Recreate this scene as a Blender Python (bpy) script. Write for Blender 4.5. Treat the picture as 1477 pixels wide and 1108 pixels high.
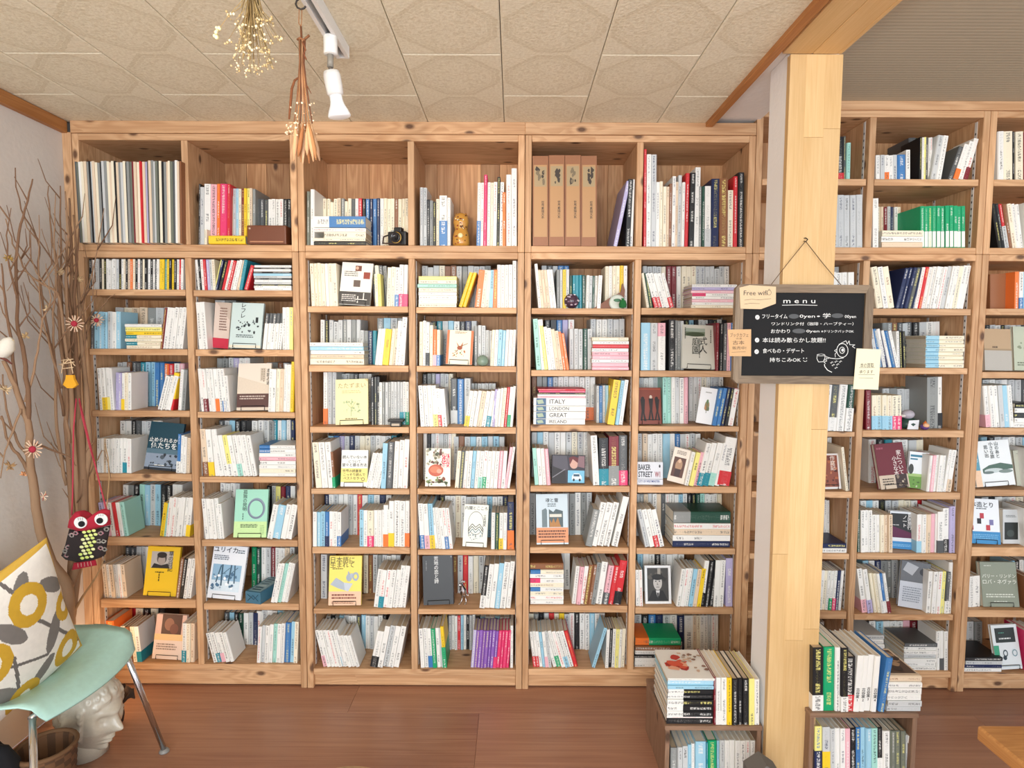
import bpy, bmesh, math, random, re
from mathutils import Vector, Matrix
import numpy as np
R = random.Random(7)
SC = bpy.context.scene
for o in list(bpy.data.objects): bpy.data.objects.remove(o)
COL = SC.collection
# ------------------------------------------------------------------ camera
W, H, F = 1477.0, 1108.0, 854.5
CAM = Vector((0.0, -2.245, 1.364))
def basis(yaw, pitch, roll):
    fwd = Vector((-math.sin(yaw)*math.cos(pitch), math.cos(yaw)*math.cos(pitch), math.sin(pitch)))
    right = Vector((math.cos(yaw), math.sin(yaw), 0)); up = right.cross(fwd)
    c, s = math.cos(roll), math.sin(roll)
    return c*right+s*up, -s*right+c*up, fwd
CR, CU, CF = basis(0.00197, -0.07012, 0.00444)
cam = bpy.data.cameras.new('camera'); camo = bpy.data.objects.new('camera', cam); COL.objects.link(camo)
cam.sensor_fit = 'HORIZONTAL'; cam.sensor_width = 36.0; cam.lens = 36.0*F/W; cam.clip_start = 0.05
m = Matrix((CR, CU, -CF)).transposed().to_4x4(); m.translation = CAM
camo.matrix_world = m; SC.camera = camo
# ------------------------------------------------------------------ light and exposure
SC.view_settings.view_transform = 'Standard'; SC.view_settings.look = 'None'
SC.view_settings.exposure = 0.0; SC.view_settings.gamma = 1.0
SC.view_settings.use_curve_mapping = False
world = bpy.data.worlds.new('world'); SC.world = world; world.use_nodes = True
bg = world.node_tree.nodes['Background']; bg.inputs[0].default_value = (0.76, 0.88, 1.0, 1); bg.inputs[1].default_value = 0.75
def area(name, loc, target, sx, sy, power, color):
    l = bpy.data.lights.new(name, 'AREA'); l.shape = 'RECTANGLE'; l.size = sx; l.size_y = sy; l.energy = power; l.color = color
    o = bpy.data.objects.new(name, l); COL.objects.link(o); o.location = loc
    o.rotation_euler = (Vector(target)-Vector(loc)).to_track_quat('-Z', 'Y').to_euler(); return o
# daylight through the shop windows behind the photographer and at the far end of the right-hand room
area('window_daylight', (0.6, -5.2, 1.35), (0.2, 0, 0.9), 4.6, 2.0, 185, (0.84, 0.92, 1.0))
area('side_window_daylight', (4.4, -2.4, 1.1), (0.5, -0.4, 0.8), 2.4, 1.6, 26, (0.86, 0.93, 1.0))
area('left_window_daylight', (-1.5, -4.4, 0.9), (0.7, -0.4, 0.6), 1.6, 1.4, 34, (0.86, 0.93, 1.0))
def spot(name, loc, target, power, angle, color, blend=0.8, size=0.03):
    l = bpy.data.lights.new(name, 'SPOT'); l.energy = power; l.spot_size = math.radians(angle); l.spot_blend = blend
    l.color = color; l.shadow_soft_size = size
    o = bpy.data.objects.new(name, l); COL.objects.link(o); o.location = loc
    o.rotation_euler = (Vector(target)-Vector(loc)).to_track_quat('-Z', 'Y').to_euler(); return o
# second lamp of the ceiling track, nearer than the one in view; and ceiling lamps of the room
spot('track_lamp_light', (-0.75, -2.1, 2.05), (-0.38, 0.0, 1.56), 45, 42, (1.0, 0.84, 0.62))
spot('right_room_lamp_light', (1.35, -0.9, 2.2), (1.75, 0.0, 1.72), 9, 60, (1.0, 0.80, 0.56))
def lamp(name, loc, power, color, size):
    l = bpy.data.lights.new(name, 'POINT'); l.energy = power; l.color = color; l.shadow_soft_size = size
    o = bpy.data.objects.new(name, l); COL.objects.link(o); o.location = loc; return o
# lamp in the floor corner behind the chair, then a general fill
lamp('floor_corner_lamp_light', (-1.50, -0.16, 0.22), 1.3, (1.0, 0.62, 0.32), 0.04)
lamp('pendant_lamp_light', (-0.3, -2.7, 1.45), 46, (1.0, 0.93, 0.82), 0.15)  # unseen fill light added behind the camera to brighten the ceiling

# ------------------------------------------------------------------ projection helpers
def ray(x, y): return (CR*((x-W/2)/F) - CU*((y-H/2)/F) + CF)
def at(x, y, Y):
    d = ray(x, y); return CAM + d*((Y-CAM.y)/d.y)
def atz(x, y, z):
    d = ray(x, y); return CAM + d*((z-CAM.z)/d.z)
def px(p):
    d = Vector(p)-CAM; z = d.dot(CF); return W/2+F*d.dot(CR)/z, H/2-F*d.dot(CU)/z
def atx(x, z, Y):
    y = px((0, Y, z))[1]
    for _ in range(3):
        X = at(x, y, Y).x; y = px((X, Y, z))[1]
    return X
# ------------------------------------------------------------------ object helpers
def lin(c):
    if isinstance(c, str): c = tuple(int(c[i:i+2], 16)/255 for i in (0, 2, 4))
    return tuple(x/12.92 if x <= .04045 else ((x+.055)/1.055)**2.4 for x in c[:3])
def link(name, data, parent=None, loc=None):
    o = bpy.data.objects.new(name, data); COL.objects.link(o)
    if loc is not None: o.location = loc
    if parent is not None: o.parent = parent
    return o
def tag(o, label=None, cat=None, group=None, kind=None):
    if label: o['label'] = label
    if cat: o['category'] = cat
    if group: o['group'] = group
    if kind: o['kind'] = kind
    return o
def empty(name, loc=(0, 0, 0), label=None, cat=None, group=None, kind=None):
    o = link(name, None, None, loc); o.empty_display_size = .05
    return tag(o, label, cat, group, kind)
class MB:
    """collects faces with a colour and a print coordinate, then becomes one mesh object"""
    def __init__(s): s.v = []; s.f = []; s.c = []; s.ink = []; s.uv = []; s.smooth = []
    def add(s, verts, faces, col=(.8, .8, .8), ink=(.1, .1, .1, 0), uvs=None, smooth=False):
        b = len(s.v); s.v.extend(verts)
        for i, f in enumerate(faces):
            s.f.append(tuple(b+k for k in f)); s.c.append(col); s.ink.append(ink)
            s.uv.append(uvs[i] if uvs and uvs[i] else None); s.smooth.append(smooth)
    def box(s, lo, hi, col=(.8, .8, .8), **k):
        x0, y0, z0 = lo; x1, y1, z1 = hi
        s.add([(x0,y0,z0),(x1,y0,z0),(x1,y1,z0),(x0,y1,z0),(x0,y0,z1),(x1,y0,z1),(x1,y1,z1),(x0,y1,z1)],
              [(0,3,2,1),(4,5,6,7),(0,1,5,4),(1,2,6,5),(2,3,7,6),(3,0,4,7)], col, **k)
    def tube(s, pts, rad, n=6, col=(.3, .2, .1), cap=True, smooth=True):
        pts = [Vector(p) for p in pts]; m = len(pts)
        if not hasattr(rad, '__len__'): rad = [rad]*m
        vs = []; prev = None
        for i in range(m):
            t = (pts[min(i+1, m-1)]-pts[max(i-1, 0)])
            t = t.normalized() if t.length > 1e-9 else Vector((0, 0, 1))
            if prev is None:
                a = Vector((0, 0, 1)) if abs(t.z) < .9 else Vector((1, 0, 0)); u = t.cross(a).normalized()
            else:
                u = prev - t*prev.dot(t); u = u.normalized() if u.length > 1e-6 else t.orthogonal().normalized()
            prev = u; w = t.cross(u)
            for k in range(n):
                a = 2*math.pi*k/n; vs.append(tuple(pts[i]+(u*math.cos(a)+w*math.sin(a))*rad[i]))
        fs = [(i*n+k, i*n+(k+1) % n, (i+1)*n+(k+1) % n, (i+1)*n+k) for i in range(m-1) for k in range(n)]
        if cap: fs += [tuple(range(n-1, -1, -1)), tuple((m-1)*n+k for k in range(n))]
        s.add(vs, fs, col, smooth=smooth)
    def lathe(s, prof, n=24, col=(.8,.8,.8), axis=None, origin=(0,0,0), smooth=True):
        """prof: (radius, height) pairs, about +z or the given axis"""
        q = Vector((0, 0, 1)).rotation_difference(Vector(axis)) if axis else None
        vs = []
        for r, z in prof:
            for k in range(n):
                a = 2*math.pi*k/n; p = Vector((r*math.cos(a), r*math.sin(a), z))
                if q: p = q @ p
                vs.append(tuple(p+Vector(origin)))
        m = len(prof)
        fs = [(i*n+k, i*n+(k+1) % n, (i+1)*n+(k+1) % n, (i+1)*n+k) for i in range(m-1) for k in range(n)]
        fs += [tuple(range(n-1, -1, -1)), tuple((m-1)*n+k for k in range(n))]
        s.add(vs, fs, col, smooth=smooth)
    def ball(s, c, r, col, n=8, m=6):
        if not hasattr(r, '__len__'): r = (r, r, r)
        vs = [(c[0], c[1], c[2]-r[2])]
        for i in range(1, m):
            a = -math.pi/2+math.pi*i/m
            for k in range(n):
                b = 2*math.pi*k/n; vs.append((c[0]+r[0]*math.cos(a)*math.cos(b), c[1]+r[1]*math.cos(a)*math.sin(b), c[2]+r[2]*math.sin(a)))
        vs.append((c[0], c[1], c[2]+r[2])); t = len(vs)-1
        fs = [(0, 1+(k+1) % n, 1+k) for k in range(n)]
        for i in range(m-2):
            fs += [(1+i*n+k, 1+i*n+(k+1) % n, 1+(i+1)*n+(k+1) % n, 1+(i+1)*n+k) for k in range(n)]
        fs += [(t, 1+(m-2)*n+k, 1+(m-2)*n+(k+1) % n) for k in range(n)]
        s.add(vs, fs, col, smooth=True)
    def merge(s, o, M=None):
        b = len(s.v)
        s.v.extend([tuple(M @ Vector(v)) for v in o.v] if M is not None else o.v)
        s.f.extend([tuple(b+k for k in f) for f in o.f]); s.c.extend(o.c); s.ink.extend(o.ink); s.uv.extend(o.uv); s.smooth.extend(o.smooth)
    def mesh(s, name):
        me = bpy.data.meshes.new(name); me.from_pydata(s.v, [], s.f)
        nl = len(me.loops); cc = np.ones((nl, 4), np.float32); ii = np.zeros((nl, 4), np.float32); uu = np.full((nl, 2), -5.0, np.float32)
        p = 0
        for f, c, k, u in zip(s.f, s.c, s.ink, s.uv):
            n = len(f); cc[p:p+n, :3] = c; ii[p:p+n] = k
            if u: uu[p:p+n] = u
            p += n
        me.color_attributes.new('tone', 'FLOAT_COLOR', 'CORNER').data.foreach_set('color', cc.ravel())
        me.color_attributes.new('ink', 'FLOAT_COLOR', 'CORNER').data.foreach_set('color', ii.ravel())
        me.uv_layers.new(name='print').data.foreach_set('uv', uu.ravel())
        me.polygons.foreach_set('use_smooth', s.smooth)
        return me
    def obj(s, name, mat, parent=None, loc=None):
        me = s.mesh(name); me.materials.append(mat); return link(name, me, parent, loc)
# ------------------------------------------------------------------ materials
def nodes(name, rough=.6, **k):
    mt = bpy.data.materials.new(name); mt.use_nodes = True; nt = mt.node_tree; b = nt.nodes['Principled BSDF']
    b.inputs['Roughness'].default_value = rough
    for q, v in k.items(): b.inputs[q.replace('_', ' ')].default_value = v
    return mt, nt, b
def N(nt, t, **k):
    n = nt.nodes.new(t)
    for q, v in k.items():
        if q.startswith('i_'): n.inputs[int(q[2:])].default_value = v
        else: setattr(n, q, v)
    return n
def math_(nt, op, a, b=None, clamp=False):
    n = nt.nodes.new('ShaderNodeMath'); n.operation = op; n.use_clamp = clamp
    for i, x in enumerate((a, b)):
        if x is None: continue
        if isinstance(x, (int, float)): n.inputs[i].default_value = x
        else: nt.links.new(x, n.inputs[i])
    return n.outputs[0]
def mix(nt, fac, a, b, mode='MIX'):
    n = nt.nodes.new('ShaderNodeMix'); n.data_type = 'RGBA'; n.blend_type = mode
    for s, x in ((n.inputs[0], fac), (n.inputs[6], a), (n.inputs[7], b)):
        if isinstance(x, (int, float)): s.default_value = x
        elif isinstance(x, tuple): s.default_value = (*x, 1) if len(x) == 3 else x
        else: nt.links.new(x, s)
    return n.outputs[2]
def plain(name, rough=.6, **k):
    """takes the colour stored on each face"""
    mt, nt, b = nodes(name, rough, **k); a = N(nt, 'ShaderNodeAttribute', attribute_name='tone')
    no = N(nt, 'ShaderNodeTexNoise'); no.inputs['Scale'].default_value = 30
    v = N(nt, 'ShaderNodeMapRange'); nt.links.new(no.outputs[0], v.inputs[0]); v.inputs[3].default_value = .9; v.inputs[4].default_value = 1.08
    hv = N(nt, 'ShaderNodeHueSaturation'); nt.links.new(v.outputs[0], hv.inputs['Value']); nt.links.new(a.outputs[0], hv.inputs['Color'])
    nt.links.new(hv.outputs[0], b.inputs['Base Color']); return mt
def wood(name, c0, c1, knot, sx=1.3, sy=16, rough=.55, knots=True, kd=.58, vary=.12, rg=.10):
    mt, nt, b = nodes(name, rough)
    uv = N(nt, 'ShaderNodeUVMap', uv_map='print'); oi = N(nt, 'ShaderNodeObjectInfo')
    sh = N(nt, 'ShaderNodeVectorMath', operation='ADD'); nt.links.new(uv.outputs[0], sh.inputs[0])
    cb = N(nt, 'ShaderNodeCombineXYZ')
    nt.links.new(math_(nt, 'MULTIPLY', oi.outputs['Random'], 91.7), cb.inputs[0]); nt.links.new(math_(nt, 'MULTIPLY', oi.outputs['Random'], 37.3), cb.inputs[1])
    nt.links.new(cb.outputs[0], sh.inputs[1])
    # knots first, so that the grain can bend round them
    km = N(nt, 'ShaderNodeVectorMath', operation='MULTIPLY'); km.inputs[1].default_value = (5.0, 9.5, 1); nt.links.new(sh.outputs[0], km.inputs[0])
    vo = N(nt, 'ShaderNodeTexVoronoi', voronoi_dimensions='2D'); vo.inputs['Scale'].default_value = 1; nt.links.new(km.outputs[0], vo.inputs['Vector'])
    sp = N(nt, 'ShaderNodeSeparateColor'); nt.links.new(vo.outputs['Color'], sp.inputs[0])
    on = math_(nt, 'GREATER_THAN', sp.outputs[0], kd)
    gm = N(nt, 'ShaderNodeVectorMath', operation='MULTIPLY'); gm.inputs[1].default_value = (sx, sy, 1); nt.links.new(sh.outputs[0], gm.inputs[0])
    n1 = N(nt, 'ShaderNodeTexNoise', noise_dimensions='2D'); n1.inputs['Scale'].default_value = 1.0; n1.inputs['Detail'].default_value = 2; nt.links.new(gm.outputs[0], n1.inputs['Vector'])
    bend = math_(nt, 'MULTIPLY', math_(nt, 'POWER', math_(nt, 'SUBTRACT', 1.0, vo.outputs['Distance'], True), 3.0), math_(nt, 'MULTIPLY', on, .35 if knots else 0.0))
    ring = math_(nt, 'SINE', math_(nt, 'MULTIPLY', math_(nt, 'ADD', n1.outputs[0], bend), 38.0))
    fine = N(nt, 'ShaderNodeTexNoise', noise_dimensions='2D'); fine.inputs['Scale'].default_value = 1; fine.inputs['Detail'].default_value = 3
    fm = N(nt, 'ShaderNodeVectorMath', operation='MULTIPLY'); fm.inputs[1].default_value = (sx*3, sy*14, 1); nt.links.new(sh.outputs[0], fm.inputs[0]); nt.links.new(fm.outputs[0], fine.inputs['Vector'])
    big = N(nt, 'ShaderNodeTexNoise', noise_dimensions='2D'); big.inputs['Scale'].default_value = 1.0
    bm = N(nt, 'ShaderNodeVectorMath', operation='MULTIPLY'); bm.inputs[1].default_value = (sx*.8, sy*.3, 1); nt.links.new(sh.outputs[0], bm.inputs[0]); nt.links.new(bm.outputs[0], big.inputs['Vector'])
    t = math_(nt, 'ADD', math_(nt, 'MULTIPLY', ring, rg), math_(nt, 'ADD', math_(nt, 'MULTIPLY', fine.outputs[0], .45), math_(nt, 'MULTIPLY', big.outputs[0], .55)))
    rp = N(nt, 'ShaderNodeMapRange'); nt.links.new(t, rp.inputs[0]); rp.inputs[1].default_value = .2; rp.inputs[2].default_value = .8
    c = mix(nt, rp.outputs[0], c1, c0)
    if knots:
        kf = N(nt, 'ShaderNodeMapRange'); nt.links.new(vo.outputs['Distance'], kf.inputs[0]); kf.inputs[1].default_value = .115; kf.inputs[2].default_value = .05; 
        c = mix(nt, math_(nt, 'MULTIPLY', math_(nt, 'MULTIPLY', kf.outputs[0], on), .85), c, knot)
    hv = N(nt, 'ShaderNodeHueSaturation'); nt.links.new(c, hv.inputs['Color'])
    vr = N(nt, 'ShaderNodeMapRange'); nt.links.new(oi.outputs['Random'], vr.inputs[0]); vr.inputs[3].default_value = 1-vary; vr.inputs[4].default_value = 1+vary
    nt.links.new(vr.outputs[0], hv.inputs['Value']); nt.links.new(hv.outputs[0], b.inputs['Base Color'])
    bp = N(nt, 'ShaderNodeBump'); bp.inputs['Strength'].default_value = .12; bp.inputs['Distance'].default_value = .002
    nt.links.new(fine.outputs[0], bp.inputs['Height']); nt.links.new(bp.outputs[0], b.inputs['Normal'])
    return mt
CEDAR = wood('cedar_wood', lin('DDB48A'), lin('B08056'), lin('43200E'))
PLANKW = wood('back_plank_wood', lin('D8A878'), lin('A06A40'), lin('3E2011'), vary=.24, kd=.6)
PILLARW = wood('laminated_oak', lin('E2C08C'), lin('CDA46A'), lin('8A5A2A'), sx=2.2, sy=22, knots=False, vary=.05, rg=.04)
TRIMW = wood('stained_trim_wood', lin('B67E48'), lin('965C2C'), lin('55300F'), sx=1.5, sy=30, knots=False)
CRATEW = wood('grey_brown_crate_wood', lin('9A7A62'), lin('6E523F'), lin('3A2415'), sy=22)
FLOORW = wood('red_brown_floor', lin('B08468'), lin('865A46'), lin('452817'), sx=.7, sy=11, rough=.38, kd=.985, rg=.05)
SLATEFR = wood('weathered_frame_wood', lin('8F7B63'), lin('63503C'), lin('3A2A1D'), sx=4, sy=40, knots=False)
TABLEW = wood('table_wood', lin('C69258'), lin('A06B38'), lin('5A3413'), sx=3, sy=30, knots=False)
PRINT = None
def printed():
    """covers and spines: colour per face, rows of small characters where a face carries print coordinates"""
    mt, nt, b = nodes('printed_paper_cover', .42)
    a = N(nt, 'ShaderNodeAttribute', attribute_name='tone'); k = N(nt, 'ShaderNodeAttribute', attribute_name='ink')
    uv = N(nt, 'ShaderNodeUVMap', uv_map='print'); s = N(nt, 'ShaderNodeSeparateXYZ'); nt.links.new(uv.outputs[0], s.inputs[0])
    u, v, seed = s.outputs[0], s.outputs[1], k.outputs['Alpha']
    inside = math_(nt, 'LESS_THAN', math_(nt, 'ABSOLUTE', math_(nt, 'SUBTRACT', u, .5)), .23)
    below = math_(nt, 'GREATER_THAN', v, .55)
    cell = math_(nt, 'FLOOR', v); fr = math_(nt, 'FRACT', v)
    gap = math_(nt, 'LESS_THAN', math_(nt, 'ABSOLUTE', math_(nt, 'SUBTRACT', fr, .5)), .42)
    wv = N(nt, 'ShaderNodeCombineXYZ'); nt.links.new(math_(nt, 'FLOOR', math_(nt, 'MULTIPLY', cell, .29)), wv.inputs[0]); nt.links.new(seed, wv.inputs[1])
    wn = N(nt, 'ShaderNodeTexWhiteNoise', noise_dimensions='3D'); nt.links.new(wv.outputs[0], wn.inputs['Vector'])
    word = math_(nt, 'GREATER_THAN', wn.outputs['Value'], .38)
    gv = N(nt, 'ShaderNodeCombineXYZ'); nt.links.new(math_(nt, 'ADD', u, math_(nt, 'MULTIPLY', seed, 53.0)), gv.inputs[0]); nt.links.new(v, gv.inputs[1]); nt.links.new(math_(nt, 'MULTIPLY', seed, 19.0), gv.inputs[2])
    gn = N(nt, 'ShaderNodeTexNoise'); gn.inputs['Scale'].default_value = 4.6; gn.inputs['Detail'].default_value = 1; nt.links.new(gv.outputs[0], gn.inputs['Vector'])
    stroke = math_(nt, 'GREATER_THAN', gn.outputs[0], .47)
    mk = inside
    for x in (below, gap, word, stroke): mk = math_(nt, 'MULTIPLY', mk, x)
    c = mix(nt, math_(nt, 'MULTIPLY', mk, .72), a.outputs[0], k.outputs[0])
    nt.links.new(c, b.inputs['Base Color']); return mt
PRINT = printed()
FLAT = plain('flat_print', .5); PAPER = plain('page_paper', .85); PAINT = plain('painted_surface', .45)
GLOSS = plain('glazed_surface', .18); CLOTH = plain('woven_cloth', .92); BARK = plain('dry_bark', .9); DRY = plain('dried_plant', .85)
METAL, _nt, _b = nodes('chromed_steel', .16, Metallic=1.0); _b.inputs['Base Color'].default_value = (.62, .62, .64, 1)
WIRE, _nt, _b = nodes('dark_wire', .4, Metallic=.6); _b.inputs['Base Color'].default_value = (.03, .03, .03, 1)
SHELL = plain('moulded_plastic', .35)
GLASSY, _nt, _b = nodes('green_glass', .1, Transmission_Weight=.7); _b.inputs['Base Color'].default_value = (.25, .5, .35, 1)
BULB, _nt, _b = nodes('frosted_bulb', .3); _b.inputs['Base Color'].default_value = (.9, .93, .95, 1); _b.inputs['Emission Color'].default_value = (.9, .95, 1, 1); _b.inputs['Emission Strength'].default_value = .12
def plaster(name, c, sc=60, bump=.25):
    mt, nt, b = nodes(name, .9); tc = N(nt, 'ShaderNodeTexCoord'); n = N(nt, 'ShaderNodeTexNoise'); n.inputs['Scale'].default_value = sc; n.inputs['Detail'].default_value = 4
    nt.links.new(tc.outputs['Object'], n.inputs['Vector'])
    n2 = N(nt, 'ShaderNodeTexNoise'); n2.inputs['Scale'].default_value = 2.2; nt.links.new(tc.outputs['Object'], n2.inputs['Vector'])
    rp = N(nt, 'ShaderNodeMapRange'); nt.links.new(n2.outputs[0], rp.inputs[0]); rp.inputs[3].default_value = .9; rp.inputs[4].default_value = 1.06
    hv = N(nt, 'ShaderNodeHueSaturation'); hv.inputs['Color'].default_value = (*c, 1); nt.links.new(rp.outputs[0], hv.inputs['Value']); nt.links.new(hv.outputs[0], b.inputs['Base Color'])
    bp = N(nt, 'ShaderNodeBump'); bp.inputs['Strength'].default_value = bump; bp.inputs['Distance'].default_value = .004; nt.links.new(n.outputs[0], bp.inputs['Height']); nt.links.new(bp.outputs[0], b.inputs['Normal'])
    return mt
WALLM = plaster('grey_plaster', lin('D6CFC8')); WHITEM = plaster('white_plaster', lin('F2F0EE'))
def ceiling_mat():
    mt, nt, b = nodes('pressed_ceiling_panel', .8)
    uv = N(nt, 'ShaderNodeUVMap', uv_map='print'); s = N(nt, 'ShaderNodeSeparateXYZ'); nt.links.new(uv.outputs[0], s.inputs[0])
    # one octagonal medallion per unit square
    ax = math_(nt, 'ABSOLUTE', math_(nt, 'SUBTRACT', math_(nt, 'FRACT', s.outputs[0]), .5)); ay = math_(nt, 'ABSOLUTE', math_(nt, 'SUBTRACT', math_(nt, 'FRACT', s.outputs[1]), .5))
    oct_ = math_(nt, 'MAXIMUM', math_(nt, 'MAXIMUM', ax, ay), math_(nt, 'MULTIPLY', math_(nt, 'ADD', ax, ay), .75))
    wob = N(nt, 'ShaderNodeTexNoise', noise_dimensions='2D'); wob.inputs['Scale'].default_value = 14; wob.inputs['Detail'].default_value = 2; nt.links.new(uv.outputs[0], wob.inputs['Vector'])
    oct_ = math_(nt, 'ADD', oct_, math_(nt, 'MULTIPLY', math_(nt, 'SUBTRACT', wob.outputs[0], .5), .035))
    def band(c, w): return math_(nt, 'LESS_THAN', math_(nt, 'ABSOLUTE', math_(nt, 'SUBTRACT', oct_, c)), w)
    lines = math_(nt, 'MAXIMUM', band(.448, .022), math_(nt, 'MAXIMUM', math_(nt, 'MULTIPLY', band(.40, .018), .7), math_(nt, 'MULTIPLY', band(.36, .006), .5)))
    n = N(nt, 'ShaderNodeTexNoise', noise_dimensions='2D'); n.inputs['Scale'].default_value = 17; n.inputs['Detail'].default_value = 3
    mir = N(nt, 'ShaderNodeCombineXYZ'); nt.links.new(ax, mir.inputs[0]); nt.links.new(ay, mir.inputs[1]); nt.links.new(mir.outputs[0], n.inputs['Vector'])
    leaf = math_(nt, 'GREATER_THAN', n.outputs[0], .52)
    inner = math_(nt, 'MULTIPLY', leaf, math_(nt, 'LESS_THAN', oct_, .35))
    grain = N(nt, 'ShaderNodeTexNoise', noise_dimensions='2D'); grain.inputs['Scale'].default_value = 34; grain.inputs['Detail'].default_value = 3; nt.links.new(uv.outputs[0], grain.inputs['Vector'])
    mark = math_(nt, 'ADD', math_(nt, 'MULTIPLY', lines, .45), math_(nt, 'ADD', math_(nt, 'MULTIPLY', inner, .3), math_(nt, 'SUBTRACT', math_(nt, 'MULTIPLY', grain.outputs[0], 1.3), .4)), True)
    nt.links.new(mix(nt, mark, lin('EEE8D2'), lin('D5CBB0')), b.inputs['Base Color'])
    bp = N(nt, 'ShaderNodeBump'); bp.inputs['Strength'].default_value = .35; bp.inputs['Distance'].default_value = .003; bp.invert = True
    nt.links.new(mark, bp.inputs['Height']); nt.links.new(bp.outputs[0], b.inputs['Normal']); return mt
CEILM = ceiling_mat()
def ribbed():
    mt, nt, b = nodes('ribbed_ceiling_paper', .9); tc = N(nt, 'ShaderNodeTexCoord'); s = N(nt, 'ShaderNodeSeparateXYZ'); nt.links.new(tc.outputs['Object'], s.inputs[0])
    w = math_(nt, 'SINE', math_(nt, 'MULTIPLY', s.outputs[1], 2*math.pi/.017)); f = math_(nt, 'MULTIPLY', math_(nt, 'ADD', w, 1.0), .5)
    nt.links.new(mix(nt, f, lin('B7AD97'), lin('BEB49E')), b.inputs['Base Color'])
    bp = N(nt, 'ShaderNodeBump'); bp.inputs['Strength'].default_value = .16; bp.inputs['Distance'].default_value = .002; nt.links.new(f, bp.inputs['Height']); nt.links.new(bp.outputs[0], b.inputs['Normal']); return mt
RIBM = ribbed()

# ------------------------------------------------------------------ boards
def board_mesh(size, grain, ch=.0016):
    """chamfered board centred on its origin; print coordinates in metres, first one along the grain"""
    hx, hy, hz = (s/2 for s in size); ch = min(ch, .3*min(size))
    bm = bmesh.new(); bmesh.ops.create_cube(bm, size=1.0)
    for v in bm.verts: v.co = Vector((v.co.x*size[0], v.co.y*size[1], v.co.z*size[2]))
    bmesh.ops.bevel(bm, geom=list(bm.edges), offset=ch, segments=1, affect='EDGES')
    uv = bm.loops.layers.uv.new('print'); g = 'xyz'.index(grain); oth = [i for i in range(3) if i != g]
    for f in bm.faces:
        nn = [abs(f.normal[i]) for i in range(3)]; ax = nn.index(max(nn))
        for l in f.loops:
            co = l.vert.co
            if ax == g: l[uv].uv = (co[oth[0]]*.25, co[oth[1]])
            else:
                o2 = [i for i in oth if i != ax][0]; l[uv].uv = (co[g], co[o2]+(.37 if ax == oth[0] else 0))
    me = bpy.data.meshes.new('board'); bm.to_mesh(me); bm.free(); return me
def board(name, lo, hi, grain, mat, parent=None, ch=.0016):
    size = tuple(b-a for a, b in zip(lo, hi)); c = [(a+b)/2 for a, b in zip(lo, hi)]
    me = board_mesh(size, grain, ch); me.name = name; me.materials.append(mat)
    o = link(name, me, None, c)
    if parent is not None:
        o.parent = parent; o.location = Vector(c)-parent.location
    return o
# ------------------------------------------------------------------ the room
ZC = 2.173          # ceiling of the main room
ZC2 = at(1340, 146, 0).z  # ceiling of the right-hand room, a little higher
XW = -1.672         # left wall
DEP = .30           # depth of the bookcases
def struct(o): o['kind'] = 'structure'; return o
# floor: laid in long boards
fl = struct(empty('floor'))
s = MB(); s.box((XW, -5.0, -.08), (4.6, DEP+.02, -.0035), lin('6E402C')); s.obj('floor_slab', PAINT, fl)
yy, r_ = -5.0, 0
while yy < DEP:
    xx = XW - R.uniform(0, 1.2)
    while xx < 4.6:
        x0, x1 = max(xx, XW), min(xx+1.82, 4.6)
        if x1-x0 > .05: board('floor_board', (x0+.0004, yy+.0004, -.0035), (x1-.0004, min(yy+.303, DEP)-.0004, 0), 'x', FLOORW, fl, .0006)
        xx += 1.82
    yy += .303
def wall(name, lo, hi, mat):
    s = MB(); s.box(lo, hi); return struct(s.obj(name, mat))
wall('wall_left', (XW-.1, -5.0, 0), (XW, DEP+.1, ZC+.2), WALLM)
wall('wall_back', (XW-.1, DEP+.02, -.1), (4.7, DEP+.12, 2.6), WALLM)
wall('wall_right', (4.6, -1.0, 0), (4.7, DEP+.1, 2.6), WALLM)
# panelled ceiling of the main room, panels of two medallions, joints staggered column by column
ce = struct(empty('ceiling'))
XT = .7035+.012     # its right-hand edge, at the trim
s = MB(); s.box((XW-.02, -5.0, ZC+.012), (XT, DEP+.02, ZC+.05), lin('4E4638')); s.obj('ceiling_backing', PAINT, ce)
TW = .2819
def panel(x0, x1, y0, y1, u0):
    hx, hy = (x1-x0)/2, (y1-y0)/2; g, c = .0012, .004
    vs = []
    for z, i in ((.012, 0), (.002, 0), (0, c)):
        vs += [(-hx+g+i, -hy+g+i, z), (hx-g-i, -hy+g+i, z), (hx-g-i, hy-g-i, z), (-hx+g+i, hy-g-i, z)]
    fs = [(4, 5, 6, 7)[::-1]] if False else []
    fs.append((8, 11, 10, 9))
    for a in (0, 4):
        for k in range(4): fs.append((a+k, a+4+k, a+4+(k+1) % 4, a+(k+1) % 4))
    s = MB(); s.add(vs, fs, uvs=[[((vs[i][0]+hx)/TW+u0, (vs[i][1]+hy)/TW) for i in f] for f in fs])
    return s.obj('ceiling_panel', CEILM, ce, ((x0+x1)/2, (y0+y1)/2, ZC))
for k in range(-5, 4):
    x0 = -.3193+k*TW; x1 = x0+TW
    y = -.5159 if k % 2 == 0 else -.2371     # a joint of this column
    x0c, x1c = max(x0, XW), min(x1, XT)
    if x1c-x0c < .01: continue
    y0 = y+2*TW
    while y0 > -4.9:
        ya, yb = y0-2*TW, min(y0, .02)
        if yb-ya > .02: panel(x0c, x1c, ya, yb, (x0c-x0)/TW)
        y0 -= 2*TW
s = MB(); s.box((.9, -5.0, ZC2), (4.6, DEP+.02, ZC2+.05)); struct(s.obj('ceiling_right_room', RIBM))
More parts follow.
